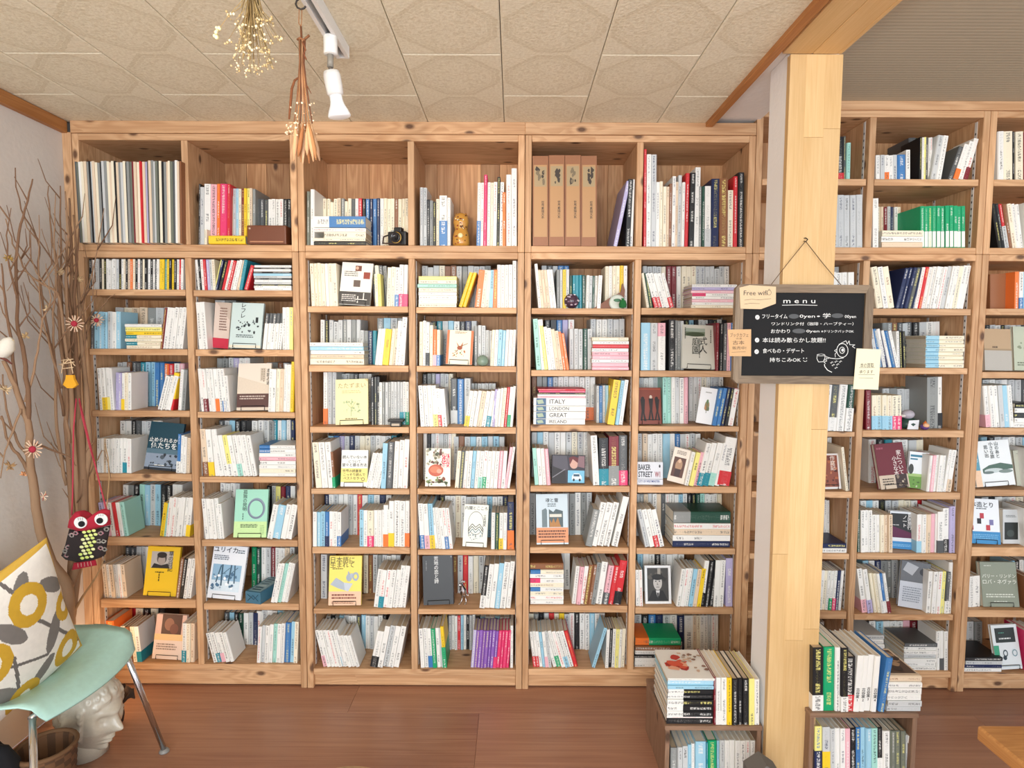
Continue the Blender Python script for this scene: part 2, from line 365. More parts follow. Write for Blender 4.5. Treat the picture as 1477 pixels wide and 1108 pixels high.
# beam between the two rooms, pillar under it
YP = -.50
bz = at(1168, 78, YP-.02).z
bm_ = struct(empty('ceiling_beam', (.82, -1.5, bz)))
xl, xr = at(1128, 78, YP-.02).x, at(1208, 78, YP-.02).x
s = MB(); s.box((XT, -5.0, bz+.012), (xr, DEP, ZC2+.2)); o = s.obj('beam_core', WHITEM, bm_); o.location = -bm_.location
board('beam_cladding', (xl, -5.0, bz), ((xl+xr)/2+.006, YP-.02, bz+.012), 'y', PILLARW, bm_)
board('beam_cladding', ((xl+xr)/2+.007, -5.0, bz), (xr, YP-.02, bz+.012), 'y', PILLARW, bm_)
board('beam_cladding', (xr, -5.0, bz), (xr+.012, YP-.02, ZC2), 'y', PILLARW, bm_)
pl = struct(empty('pillar', ((xl+xr)/2, YP, 0)))
px0, px1 = at(1097+6, 1000, YP).x-.006, at(1171, 1000, YP).x
px0 = at(1128, 300, YP).x; px1 = at(1202, 300, YP).x
s = MB(); s.box((px0+.002, YP, 0), (px1-.002, YP+.115, bz+.01)); o = s.obj('pillar_core', WHITEM, pl); o.location = -pl.location
# staves of laminated oak on its face
xs_ = [px0, px0+.045, px0+.100, px1]
for i in range(3):
    z = 0
    while z < bz:
        z1 = min(bz, z+R.uniform(.45, .95))
        if bz-z1 < .2: z1 = bz
        board('pillar_stave', (xs_[i], YP-.02, z+.0003), (xs_[i+1], YP, z1-.0003), 'z', PILLARW, pl, .0004); z = z1
struct(board('trim_1', (XT-.012, -5.0, ZC-.016), (XT+.014, 0.0, ZC+.03), 'y', TRIMW))
struct(board('trim_2', (XW, -5.0, ZC-.045), (XW+.022, -.0, ZC-.002), 'y', TRIMW))
# ------------------------------------------------------------------ bookcases
TH = .024
ZJ = at(740, 364, 0).z            # joint between upper and lower units
bx = [-1.6385, -.806, .040, .893, 1.752, 2.61]     # unit boundaries
UT = {0: 193, 1: 194, 2: 194.8}   # pixel height of the top of the upper units
def zpx(x, y): return at(x, y, .002).z
# per column: shelf-board edges (top, bottom) in the photograph; read at the column's middle
cols = [
 dict(x=195, rows=[(417.5,426.3),(503.5,512.3),(592.4,601.4),(683.6,694.0),(775.5,787.0),(865,877)], bot=956),
 dict(x=350, rows=[(418.7,427.7),(504.5,514),(594.8,603),(688.4,696.4),(779.5,788.5),(871,880)], bot=960),
 dict(x=520, rows=[(442,450.7),(527.3,536.7),(616,624.6),(705.6,713.2),(790,799),(878.5,886)], bot=963.5),
 dict(x=675, rows=[(443.6,452),(528.4,536.8),(616.6,625.6),(705.6,713.6),(793.7,801),(879.4,886.6)], bot=964.5),
 dict(x=838, rows=[(444.8,453.2),(534.4,543),(613.7,622.2),(701.3,709.8),(790,798.6),(874,883.6)], bot=964),
 dict(x=990, rows=[(444.5,454),(535,543.8),(615,622.4),(702.5,711.3),(791.3,799.8),(877,886)], bot=968),
 dict(x=1190, rows=[(445.5,454.7),(531,539.8),(623,630),(709.6,718.4),(799,807),(882,893)], bot=968),
 dict(x=1335, rows=[(445.5,454.7),(531,539.8),(621,631),(710.7,720.6),(799,807.7),(887,895)], bot=967.5),
 dict(x=1490, rows=[(445.5,454.7),(537,546),(617.7,627.7),(707,716),(790,803),(881,891)], bot=971),
]
unames = ['upper bookcase unit with record sleeves and a brown box', 'upper bookcase unit holding a black camera and a cat doll',
          'upper bookcase unit with four kraft boxed volumes', 'upper bookcase unit with green boxed set behind the pillar', 'upper bookcase unit beyond the pillar with cream volumes']
lnames = ['lower bookcase unit behind the branches and mint chair', 'lower bookcase unit with the squirrel-cover and hummingbird-cover books',
          'lower bookcase unit with the metal street-name plate', 'lower bookcase unit partly hidden by pillar and chalkboard', 'lower bookcase unit beyond the pillar with the olive-cover book']
LVL = []   # per column: heights of the standing surface, row 0 = upper unit
LVB = []   # underside of the board above each of them
SPAN = {}  # inner faces of each column
for c in range(9): LVL.append([]); LVB.append([])
for k in range(5):
    x0, x1 = bx[k]+.001, bx[k+1]-.001; xm = (x0+x1)/2
    cA, cB = 2*k, 2*k+1
    if cB > 8: cB = 8
    # --- upper unit
    ztop = at(750 if k < 3 else 1340, 194.6 if k < 3 else 159.5, 0).z
    u = empty('upper_bookcase', (xm, 0, ZJ), unames[k], 'bookcase', 'upper bookcase units')
    # --- lower unit
    l = empty('lower_bookcase', (xm, 0, 0), lnames[k], 'bookcase', 'lower bookcase units')
    for nm, un, za, zb in (('u', u, ZJ, ztop), ('l', l, 0, ZJ-.001)):
        board('side_panel', (x0, 0, za), (x0+TH, DEP-.012, zb), 'z', CEDAR, un)
        board('side_panel', (x1-TH, 0, za), (x1, DEP-.012, zb), 'z', CEDAR, un)
        tt = TH if nm == 'u' else .024
        board('top_board', (x0+TH, 0, zb-tt), (x1-TH, DEP-.012, zb), 'x', CEDAR, un)
        zf = za+TH if nm == 'u' else max(at(cols[cA]['x'], cols[cA]['bot'], 0).z, at(cols[cB]['x'], cols[cB]['bot'], 0).z)-.006
        board('bottom_board', (x0+TH, .002, zf-TH), (x1-TH, DEP-.012, zf), 'x', CEDAR, un)
        board('divider', (xm-TH/2, .001, zf), (xm+TH/2, DEP-.012, zb-tt), 'z', CEDAR, un)
        if nm == 'l': board('kickboard', (x0+TH, .014, .006), (x1-TH, .034, zf-TH), 'x', CEDAR, un)
        # back, made of upright planks
        xx = x0
        while xx < x1-.005:
            w_ = R.uniform(.075, .105); xe = xx+w_
            if x1-xe < .04: xe = x1
            board('back_plank', (xx+.0005, DEP-.012+R.uniform(0, .001), za+.002), (xe-.0005, DEP, zb-.002), 'z', PLANKW, un, .0008); xx = xe
        for side, cc in ((0, cA), (1, cB)):
            if 2*k+side > 8 and side == 1 and k < 4: continue
            a0 = x0+TH if side == 0 else xm+TH/2; a1 = xm-TH/2 if side == 0 else x1-TH
            lv = LVL[cc] if 2*k+side <= 8 else []; lb = LVB[cc] if 2*k+side <= 8 else []
            if 2*k+side <= 8: SPAN[cc] = (a0, a1)
            lb.append(zb-tt)
            if nm == 'u':
                if k >= 3:
                    z1 = at(1330, 258, 0).z; board('shelf_board', (a0+.003, .004, z1-TH), (a1-.003, DEP-.014, z1), 'x', CEDAR, un); lv += [z1, zf]; lb.append(z1-TH)
                else: lv += [zf]
            else:
                for (ya, yb) in cols[cc]['rows']:
                    z1, z0 = at(cols[cc]['x'], ya, .004).z, at(cols[cc]['x'], yb, .004).z
                    board('shelf_board', (a0+.003, .004, z0), (a1-.003, DEP-.014, z1), 'x', CEDAR, un); lv.append(z1); lb.append(z0)
                lv.append(zf)
            # slotted steel strips the shelves hang on
            for xa in ((a0, a0+.0015), (a1-.0015, a1)):
                for yc in (.035, DEP-.06):
                    s = MB(); s.box((xa[0], yc-.006, zf+.005), (xa[1], yc+.006, zb-tt-.005), lin('D8D6D2'))
                    zz = zf+.02
                    while zz < zb-tt-.03:
                        e = .0003; s.box((xa[0]-e, yc-.0025, zz), (xa[1]+e, yc+.0025, zz+.008), lin('3A3632')); zz += .025
                    if nm == 'l' or k >= 3:
                        o = s.obj('shelf_rail', PAINT, un); o.location = -un.location
# fascia boards between the cases and the ceiling, posts at their ends
zf0 = at(750, 194.6, 0).z
for a, b in ((bx[0], bx[2]), (bx[2], bx[3]-.002)):
    struct(board('fascia_board', (a, -.004, zf0+.001), (b, .02, ZC), 'x', CEDAR))
struct(board('fascia_board', (bx[3]+.002, -.004, at(1340, 159.5, 0).z+.001), (4.0, .02, ZC2), 'x', CEDAR))
struct(board('post', (XW, -.002, 0), (bx[0]-.001, .03, zf0+.004), 'z', CEDAR))
# ------------------------------------------------------------------ books
PAL = {k: lin(v) for k, v in dict(w='ECEBE6', c='EFE6CE', i='E3CDB2', l='C9CCCC', g='8E918F', z='55585A', k='191A1D', b='3C78B4', n='1D2A52', s='9CCBE0', t='1F8A9C',
     e='12A06A', m='A5D9CC', j='1F4A3C', y='F2CC2E', Y='F1E88A', o='EE7A34', r='CF2B33', d='7A1B28', p='EBB4BE', P='E23A70', v='8D5FB8', u='B7AFD4', q='8A5A3A',
     x='B98D5E', a='6F7468').items()}
CNAME = dict(w='white', c='cream', i='beige', l='pale grey', g='grey', z='dark grey', k='black', b='blue', n='navy', s='light blue', t='teal', e='green', m='mint', j='dark green',
     y='yellow', Y='pale yellow', o='orange', r='red', d='maroon', p='pink', P='hot pink', v='purple', u='lilac', q='brown', x='kraft', a='olive grey')
INKS = {'w': 'kkzzzgggnrz', 'c': 'kzzq', 'i': 'kqz', 'l': 'kzn', 'g': 'kw', 'Y': 'kzb', 'p': 'kw', 's': 'kwn', 'm': 'kj', 'y': 'kk', 'u': 'kw', 'x': 'qk'}
PAGE = lin('E2DACA'); PAGE2 = lin('C3B196')
TEXTS = {}
def text_mesh(txt, bold=.008):
    """flat outline of a string, height-one characters, as 2D points and triangles centred on the origin"""
    if (txt, bold) in TEXTS: return TEXTS[(txt, bold)]
    cu = bpy.data.curves.new('lettering', 'FONT'); cu.body = txt; cu.size = 1; cu.align_x = 'CENTER'; cu.align_y = 'CENTER'; cu.resolution_u = 2; cu.space_line = .95; cu.offset = bold
    o = bpy.data.objects.new('lettering', cu); me = bpy.data.meshes.new_from_object(o)
    v = [(p.co.x, p.co.y) for p in me.vertices]; f = [tuple(p.vertices) for p in me.polygons]
    bpy.data.objects.remove(o); bpy.data.curves.remove(cu); bpy.data.meshes.remove(me)
    TEXTS[(txt, bold)] = (v, f); return v, f
def shade(c, r): return tuple(min(1, x*r) for x in c)
def cover_geo(t, h, d, col, ink, seed, bands=(), rounded=False):
    """bent cover: two boards and a spine; bands = [(from, to, colour)] along the spine"""
    s = MB(); c = min(.0017, t*.2); r = min(.0035, t*.3) if rounded else min(.0012, t*.2)
    prof = [(-t/2, d), (-t/2, r), (-t/2+r*.8, 0), (t/2-r*.8, 0), (t/2, r), (t/2, d), (t/2-c, d), (t/2-c, r+c), (-t/2+c, r+c), (-t/2+c, d)]
    zs = sorted({0, h, *[b[0] for b in bands], *[b[1] for b in bands]})
    cs = max(.005, min(t*.8, .010))
    for a, b in zip(zs, zs[1:]):
        cc, kk = col, ink
        for z0, z1, bc in bands:
            if a >= z0-1e-6 and b <= z1+1e-6: cc = bc; kk = PAL['w'] if sum(bc) < .9 else PAL['z']
        vs = [(x, y, a) for x, y in prof]+[(x, y, b) for x, y in prof]; fs = []; uv = []
        for k in range(10):
            k2 = (k+1) % 10; fs.append((k, k2, 10+k2, 10+k))
            uv.append([(0, (h-a)/cs), (1, (h-a)/cs), (1, (h-b)/cs), (0, (h-b)/cs)] if k == 2 else None)
        s.add(vs, fs, cc, (*kk, seed), uv)
    top = [(x, y, h) for x, y in prof]; bot = [(x, y, 0) for x, y in prof]
    caps = [(0, 1, 8, 9), (1, 2, 3, 4), (1, 4, 7, 8), (4, 5, 6, 7)]
    s.add(top, [f[::-1] for f in caps], col); s.add(bot, caps, col)
    return s
def page_geo(t, h, d, col=PAGE):
    s = MB(); c = min(.0017, t*.2)
    s.box((-t/2+c, c+.002, .002), (t/2-c, d-.003, h-.002), col); return s
def band_geo(t, h0, h1, d, col, ink, seed):
    s = MB(); e = .0006; cs = max(.006, min(t*.95, .013)); a, b = h0, h1
    prof = [(-t/2-e, d-.001), (-t/2-e, -e), (t/2+e, -e), (t/2+e, d-.001), (t/2+e*.2, d-.001), (t/2+e*.2, -e*.3), (-t/2-e*.2, -e*.3), (-t/2-e*.2, d-.001)]
    vs = [(x, y, a) for x, y in prof]+[(x, y, b) for x, y in prof]; fs = []; uv = []
    for k in range(8):
        k2 = (k+1) % 8; fs.append((k, k2, 8+k2, 8+k)); uv.append([(0, (b-a)/cs+.3), (1, (b-a)/cs+.3), (1, .3), (0, .3)] if k == 1 else None)
    for o_ in (0, 8):
        q = [(o_+0, o_+1, o_+6, o_+7), (o_+1, o_+2, o_+5, o_+6), (o_+2, o_+3, o_+4, o_+5)]; fs += q; uv += [None]*3
    s.add(vs, fs, col, (*ink, seed), uv); return s
BOOKS = []   # every book as a record; the largest in view become objects, the rest one mass
TOK = re.compile(r'([a-zA-Z])([\d.]*)([+-]\d+)?(?:/([a-zA-Z])([\d.]*))?(?:\^([a-zA-Z]))?(?:"([^"]*)")?$')
ORD = 'first second third fourth fifth sixth seventh eighth ninth tenth eleventh twelfth thirteenth fourteenth fifteenth sixteenth seventeenth eighteenth nineteenth twentieth'.split()
ORD += ['twenty-'+o for o in ORD[:9]]+['thirtieth']+['thirty-'+o for o in ORD[:9]]+['fortieth']+['forty-'+o for o in ORD[:9]]+['fiftieth']
CELLS = {}
FR = dict(A1=(90,160,4.22), A2=(420,160,4.22), A3=(750,160,4.22), B1=(90,350,4.22), B2=(420,350,4.22), B3=(750,350,4.22), C1=(90,500,4.22), C2=(420,500,4.22), C3=(750,500,4.22),
          D1=(90,680,4.22), D2=(420,680,4.22), D3=(750,680,4.22), E1=(0,840,3.357), E2=(420,860,4.22), E3=(750,860,3.992), R1=(1060,140,3.542), R2=(1090,380,3.817), R3=(1150,600,4.517), R4=(1150,780,4.517), R5=(1090,860,3.817))
def bookrec(kind, t, h, d, M, tok, seed, area, nick, pos, row, bands, col, extra=None):
    BOOKS.append(dict(kind=kind, t=t, h=h, d=d, M=M, tok=tok, seed=seed, area=area, nick=nick, pos=pos, row=row, bands=bands, col=col, extra=extra))
def tokens(s):
    out = []
    for q in s.split():
        m = TOK.match(q)
        if not m: raise ValueError(q)
        a, w, dh, b, bf, t, tx = m.groups()
        out.append((a, float(w) if w else 1.0, int(dh) if dh else 0, b, (float('0.'+bf) if bf else .3), t, tx))
    return out
def bands_of(tk, h):
    b = []
    if tk[3]: b.append((0, h*tk[4], PAL[tk[3]]))
    if tk[5]: b.append((h*.72, h, PAL[tk[5]]))
    return b
def ink_for(c):
    k = R.choice(INKS.get(c, 'wwwY')); return PAL[k]
def cell(cid, fr, nick, items, zz=None, YF=.014, kind='book', YB=.150, dmax=None):
    """items: S upright run, B upright run of the row behind, T lying stack; numbers are read off an enlarged crop FR of the photograph"""
    ox, oy, sc = FR[fr]
    za, span = 9, None
    if zz is None:
        c, r = int(cid[1])-1, int(cid[3:]); zz = LVL[c][r]+.0006; za = LVB[c][r]-.004; span = SPAN[c]
    CELLS[cid] = zz
    nS = nB = 0
    for it in items:
        k = it[0]
        if k in 'SBL':
            _, x0, x1, yt, lean, tks = it[:6]; opt = it[6] if len(it) > 6 else {}
            tk = tokens(tks); Y = opt.get('Y', YB if k == 'B' else YF); kd = opt.get('k', kind)
            X0, X1 = atx(ox+x0/sc, zz, Y), atx(ox+x1/sc, zz, Y)
            tot = sum(q[1] for q in tk); x = X0; l0, l1 = lean if isinstance(lean, tuple) else (lean, lean)
            y0, y1 = yt if isinstance(yt, tuple) else (yt, yt)
            yb = px(((X0+X1)/2, Y, zz))[1]; run = len(BOOKS)
            for n, q in enumerate(tk):
                f = (n+.5)/len(tk); w = (X1-X0)*q[1]/tot; xc = x+w/2; x += w
                ipx = px((xc, Y, zz)); ytp = oy+(y0+(y1-y0)*f-q[2])/sc + R.uniform(-.5, .5)
                P = at(ipx[0]+(l0+(l1-l0)*f)/sc, ytp, Y); dx, dz = P.x-xc, P.z-zz
                a = math.atan2(dx, dz); t = max(.0025, w*math.cos(a)*.965); h = math.hypot(dx, dz)-t*abs(math.sin(a))*.5
                h = min(h, (za-zz-t*abs(math.sin(a)))/math.cos(a))
                d = opt.get('d') or (h*.70 if h > .2 else max(.105, h*.68)); lim = dmax or (.128 if k != 'B' else .132); d = min(d, opt.get('d', lim))
                if k == 'S': nS += 1; pos = ORD[min(nS, 50)-1]+' along the front row'
                else: nB += 1; pos = ORD[min(nB, 50)-1]+' along the back row'
                M = Matrix.Translation((xc, Y+R.uniform(-.003, .004)+(.0 if k == 'S' else .002), zz+t/2*abs(math.sin(a)))) @ Matrix.Rotation(a, 4, 'Y')
                area = abs(ytp-ipx[1])*w*350*(.33 if k == 'B' and not opt.get('vis') else 1)
                bookrec(kd, t, h, d, M, q, R.random(), area, nick, pos, k, bands_of(q, h), PAL[q[0]])
            if span:
                lo = hi = None
                for b in BOOKS[run:]:
                    for cx in (-b['t']/2, b['t']/2):
                        for cz in (0, b['h']):
                            X = (b['M'] @ Vector((cx, 0, cz))).x; lo = X if lo is None else min(lo, X); hi = X if hi is None else max(hi, X)
                off = max(0, span[0]+.003-lo); off = off if off else min(0, span[1]-.003-hi)
                for b in BOOKS[run:]: b['M'] = Matrix.Translation((off, 0, 0)) @ b['M']
        elif k == 'T':
            _, x0, x1, y0, y1, tks = it[:6]; opt = it[6] if len(it) > 6 else {}
            tk = tokens(tks); Y = opt.get('Y', YF); kd = opt.get('k', kind); d0 = opt.get('d', .118)
            zt = at(ox+(x0+x1)/2/sc, oy+y0/sc, Y).z; zbm = opt.get('z', zz)
            if y1 < opt.get('float', -1): zbm = at(ox, oy+y1/sc, Y).z
            tot = sum(q[1] for q in tk); z = zt
            X0, X1 = atx(ox+x0/sc, zz+.03, Y), atx(ox+x1/sc, zz+.03, Y)
            if span: X0, X1 = max(X0, span[0]+.003), min(X1, span[1]-.003)
            hh = zt-zbm
            for n, q in enumerate(tk):
                t = hh*q[1]/tot; L = X1-X0; e0 = R.uniform(0, .03)*L + max(0, -q[2])*0; L2 = L-e0-R.uniform(0, .02)*L
                if q[2]: e0 += q[2]/sc/350; L2 -= q[2]/sc/350
                M = Matrix.Translation((X0+e0, Y+R.uniform(-.004, .003), z-t/2)) @ Matrix.Rotation(math.pi/2, 4, 'Y')
                z -= t
                pos = (ORD[n]+' from the top' if n else 'topmost')+' of the stack'+opt.get('where', '')
                bookrec(kd, t*.97, L2, d0+R.uniform(-.004, .004), M, q, R.random(), t*L*350*350, nick, pos, 'T', bands_of(q, L2), PAL[q[0]])
# ---- row 0
cell('c1r0', 'A1', 'record sleeves in the top corner', [('S', 98, 722, (305, 300), (-32, -6), 'z.6 a w c i g k.6 l.7 i c g k.5 l g c i c k.6 i g.7 l c k.5 g a d.8 i c r.7 r.6 i u.7 z.6 i g l.7 a k.5 c k.5 g i c.7 a z.6 w i.8 q.7', {'Y': -.030, 'd': .306, 'k': 'record_sleeve'})], dmax=.3)
cell('c2r0', 'A1', 'cell of the brown box', [('B', 825, 1020, 445, 2, 'k.5 l-20 w1.7 p1.6 o.8 P1.9 r.8', {'Y': .03, 'd': .14, 'vis': 1}), ('B', 1020, 1172, 472, 0, 'c l s c d y Y i g', {'Y': .05, 'vis': 1}),
     ('B', 1178, 1392, 537, 0, 'z z z w w w w/o k k', {'Y': .08, 'vis': 1}), ('S', 845, 878, 720, 0, 'l c', {'Y': .0, 'd': .03}), ('T', 884, 1112, 757, 806, 'y', {'Y': -.012, 'd': .09})])
cell('c3r0', 'A2', 'cell of the black camera', [('S', 80, 124, 475, 0, 'a.8-15 w1.2', {'d': .2}), ('B', 192, 715, 533, 0, 'c c c-20 c i g c-15 c z w r k b n b n w c c c q c c c', {'Y': .12, 'd': .14, 'vis': 1}),
     ('T', 128, 455, 640, 810, 'b2.6/w w1 c1.4+60 c.7 k1', {'d': .1})])
cell('c4r0', 'A2', 'cell of the cat doll', [('S', 783, 970, 465, 0, 'l l k.8-75 g-80 k.8-90 c-70 w2.2-52/b5 w-65'), ('S', 1128, 1290, 434, 6, 'w/b4 w.8 P.9+45 w c.7-5 w k.8+32 w', {'d': .2}), ('S', 1286, 1306, 495, 0, 'o'), ('S', 1308, 1375, 370, 0, 'w-20 w1.1+20', {'d': .22})])
cell('c5r0', 'A3', 'cell of the kraft boxed volumes', [('S', 74, 468, 272, 0, 'x x x x', {'k': 'boxed_volume', 'd': .19, 'Y': .004}), ('S', 568, 592, 428, 82, 'u', {'d': .2}), ('S', 640, 670, 416, 20, 'k1', {'d': .2}), ('S', 672, 700, 416, 14, 'w^w', {'d': .2})])
cell('c6r0', 'A3', 'cell of the tall art books below the beam', [('S', 752, 830, 266, 4, 'r.6+34 w l1.3', {'d': .22}), ('S', 828, 910, 430, 4, 'w c c-30 i-30'), ('S', 905, 1000, 400, 8, 'q.8-40 w i.8-30 l+10 w-35'), ('S', 1000, 1090, 378, 12, 'r.8 k w+36'),
     ('S', 1085, 1160, 460, 3, 'g j.8 w1.8/l'), ('S', 1160, 1212, 410, 8, 'n1', {'d': .2}), ('S', 1212, 1265, 412, 2, 'q1', {'d': .2}), ('S', 1262, 1362, 400, 4, 'c-80 r.8 k1.1+25', {'d': .2})])
# ---- row 1
cell('c1r1', 'B1', 'shelf of thin cases under the records', [('S', 165, 738, 98, (-2, 2), 'k w-8 l l k c k w w-10 w w l k w c k i o c k w k c k w k w k w y y t y k y k w r w', {'k': 'cd_case', 'd': .125})])
cell('c2r1', 'B1', 'shelf with the toppled thin cases', [('S', 822, 935, 95, (-18, -10), 'w k.7 w r u l c', {'k': 'cd_case', 'd': .12}), ('S', 922, 945, 105, 40, 'Y.7 n', {'k': 'cd_case', 'd': .12}), ('S', 948, 1075, 108, 42, 'k r w r w w i', {'k': 'cd_case', 'd': .12}),
     ('S', 1076, 1096, 94, 34, 't', {'k': 'cd_case', 'd': .12}), ('S', 1106, 1130, 140, 42, 'r', {'k': 'cd_case', 'd': .12}), ('T', 1165, 1395, 138, 288, 'w k.7 w k.8 s l k.6 w l k.6 w w', {'k': 'cd_case', 'd': .13})])
cell('c3r1', 'B2', 'shelf of the three-photo cover', [('S', 122, 286, 126, -12, 'c c c c w c c1.3'), ('B', 505, 600, 140, -22, 'z c z g', {'Y': .06, 'vis': 1}), ('S', 512, 552, 190, -8, 'c Y'), ('S', 590, 716, 150, 6, 'c c+2 w/b w1.1+14/P w1.1+14/P')])
cell('c4r1', 'B2', 'shelf of the leaning yellow pair', [('B', 795, 1215, 142, 0, 'l l-10 l c q q l g l l l g'), ('T', 770, 1008, 204, 392, 'Y c m c w w w c', {'d': .12}), ('S', 1018, 1065, 180, 68, 'y y'), ('S', 1116, 1252, 168, (30, 4), 'o1.5 c c s o'), ('S', 1252, 1372, 136, 1, 'w w w w w1.1+32')])
cell('c5r1', 'B3', 'shelf of the wooden wedge', [('S', 112, 222, 166, -24, 'w+36 i i i w w'), ('B', 130, 300, 142, 0, 'l z l b b'), ('B', 222, 300, 164, 0, 'g l y l', {'Y': .05, 'vis': 1}), ('B', 300, 400, 198, 0, 'j t.8 t t j', {'Y': .06, 'vis': 1}), ('S', 400, 470, 200, 6, 'w l j.7 w', {'Y': .04}), ('S', 468, 492, 198, 12, 'w'), ('B', 518, 652, 142, 2, 'c w c c y w', {'Y': .05, 'vis': 1})])
cell('c6r1', 'B3', 'shelf of the red spines beside the chalkboard', [('B', 765, 1290, 144, 0, 'l l l l c d d1.2 w c c c l l l l l-15 l w'), ('S', 762, 800, 186, -34, 'c j'), ('S', 818, 935, 186, -56, 'w/r w/r w w w/r'), ('T', 1040, 1322, 254, 395, 'w u p w/P w p w c')])
# ---- row 2
cell('c1r2', 'B1', 'shelf of the low yellow-edged stack', [('S', 175, 352, 421, 0, 'z.7 s s s l w s'), ('B', 170, 610, 395, 0, 'l c i i g l l l c'), ('T', 384, 612, 495, 640, 'w Y1.2 y c/t c c/t c'), ('S', 604, 742, 395, 28, 'd.6 w w w w w')])
cell('c2r2', 'B1', 'shelf of the mint cartoon-cover book', [('S', 828, 882, 362, -22, 'w w1.3'), ('B', 880, 1010, 350, 0, 'l g'), ('S', 1215, 1330, 430, 22, 'w^z w^z w^z w^z w^z'), ('S', 1340, 1405, 395, 0, 'w w Y')])
cell('c3r2', 'B2', 'shelf of the cream lying stack', [('B', 175, 420, 470, 0, 'w k l l-10 l g l g l', {'Y': .1}), ('B', 415, 520, 535, 0, 'l g n t', {'Y': .09, 'vis': 1}), ('B', 520, 690, 460, 0, 'g s l g'), ('T', 110, 445, 608, 748, 'w s w i c1.7'), ('S', 508, 660, 525, 22, 'w w y1.7 c i w'), ('S', 630, 690, 455, 18, 'w-20 w')])
cell('c4r2', 'B2', 'shelf of the hummingbird cover', [('S', 777, 905, (480, 490), 2, 'c w+5 w/k c-20 o-40/p c-40/b'), ('B', 850, 1130, 478, 0, 'k t l s w k n l'), ('B', 1112, 1230, 505, 0, 'g l l l-30 l-30', {'Y': .06, 'vis': 1}), ('S', 1216, 1366, 532, 12, 'c w s1.1 s w w w')])
cell('c5r2', 'B3', 'shelf of the pink-edged lying stack', [('S', 100, 160, (460, 470), -22, 'm w'), ('S', 150, 300, (500, 555), -32, 'Y w w1.1 i i o.8 o.8'), ('B', 300, 440, 525, 0, 'l l l j l', {'Y': .06, 'vis': 1}), ('B', 150, 330, 470, 0, 'k k b u w'), ('B', 430, 640, 466, 0, 'l w w l l l'), ('T', 436, 662, 576, 772, 'c w r w p p w p p')])
cell('c6r2', 'B3', 'shelf of the garden-picture book', [('S', 735, 888, 488, 2, 's1.4 l1.1 w1.2^p'), ('S', 905, 945, 470, 0, 'k'), ('B', 940, 1000, 475, 0, 'g g l', {'Y': .05, 'vis': 1}), ('B', 1030, 1290, 470, 0, 'k s k w w k k w k'), ('S', 1190, 1300, 490, 6, 'd k z p b')])
# ---- row 3
cell('c1r3', 'C1', 'shelf of the grey back cover under the low stack', [('S', 228, 318, 130, -18, 'w w/y w/Y w'), ('S', 318, 418, 160, 0, 'u u w/y c w'), ('B', 315, 600, 96, 0, 'l l q z z t s s b b'), ('B', 600, 740, 105, 0, 'o1.4 r w p'), ('S', 578, 660, 180, 50, 'w w w'), ('S', 640, 672, 160, 40, 'y/r'), ('S', 700, 745, 140, 16, 'w g')])
cell('c2r3', 'C1', 'shelf of the cream and brown cover', [('S', 820, 980, 136, -24, 'w w/d w w w/o w w'), ('S', 978, 1022, 176, -18, 'w/b w'), ('B', 905, 1110, 70, 0, 'g g l u w w'), ('B', 1240, 1410, 100, 0, 'l g q l g'), ('S', 1265, 1420, 138, 8, 'w w c i w+28 w+28 y+46')])
cell('c3r3', 'C2', 'shelf of the pale yellow sketch cover', [('B', 195, 272, 155, 0, 'w/o l l', {'Y': .07, 'd': .12, 'vis': 1}), ('B', 272, 490, 165, 0, 'P l l g z l l w'), ('B', 485, 540, 185, -2, 'k z k', {'Y': .06, 'vis': 1}), ('B', 535, 715, 216, 0, 'w g l g l l l l/t w/t w/e', {'Y': .06, 'vis': 1})])
cell('c4r3', 'C2', 'shelf of the slanting pastel row', [('S', 788, 895, 238, -16, 'w w w w/Y'), ('S', 890, 950, 256, -18, 'w/r w'), ('B', 780, 965, 165, 0, 'k g g u l l c'), ('B', 970, 1092, 196, 0, 'z/l b l', {'Y': .09, 'vis': 1}), ('B', 1092, 1245, 225, 0, 'l g l l l l l'), ('S', 1052, 1235, 270, 34, 'w/y w w i w w/t w'), ('S', 1230, 1360, (262, 240), 22, 'u w w c r w/e w')])
cell('c5r3', 'C3', 'shelf of the country guidebooks', [('T', 105, 400, 258, 312, 'r P k w p', {'float': 999}), ('T', 76, 400, 312, 475, 'w1.5"ITALY" w1.1"LONDON" w1.4"GREAT" w1.1"IRELAND"', {'d': .13}), ('B', 70, 460, 185, 0, 'q g g b l w w w w w w/o w/o'), ('B', 465, 560, 238, 0, 'l b l s y', {'Y': .07, 'vis': 1}), ('S', 530, 575, 205, 40, 'y1.5'), ('S', 578, 625, 205, 38, 's w')])
cell('c6r3', 'C3', 'shelf of the brown three-figures cover', [('B', 725, 870, 190, 0, 'l w w l l'), ('B', 870, 1025, 188, 0, 'm m w l w p', {'Y': .07, 'vis': 1}), ('B', 1030, 1240, 185, 0, 'w w w c w l l w'), ('S', 1170, 1290, 254, 44, 'b b n k p'), ('S', 1268, 1300, 262, 40, 'w')])
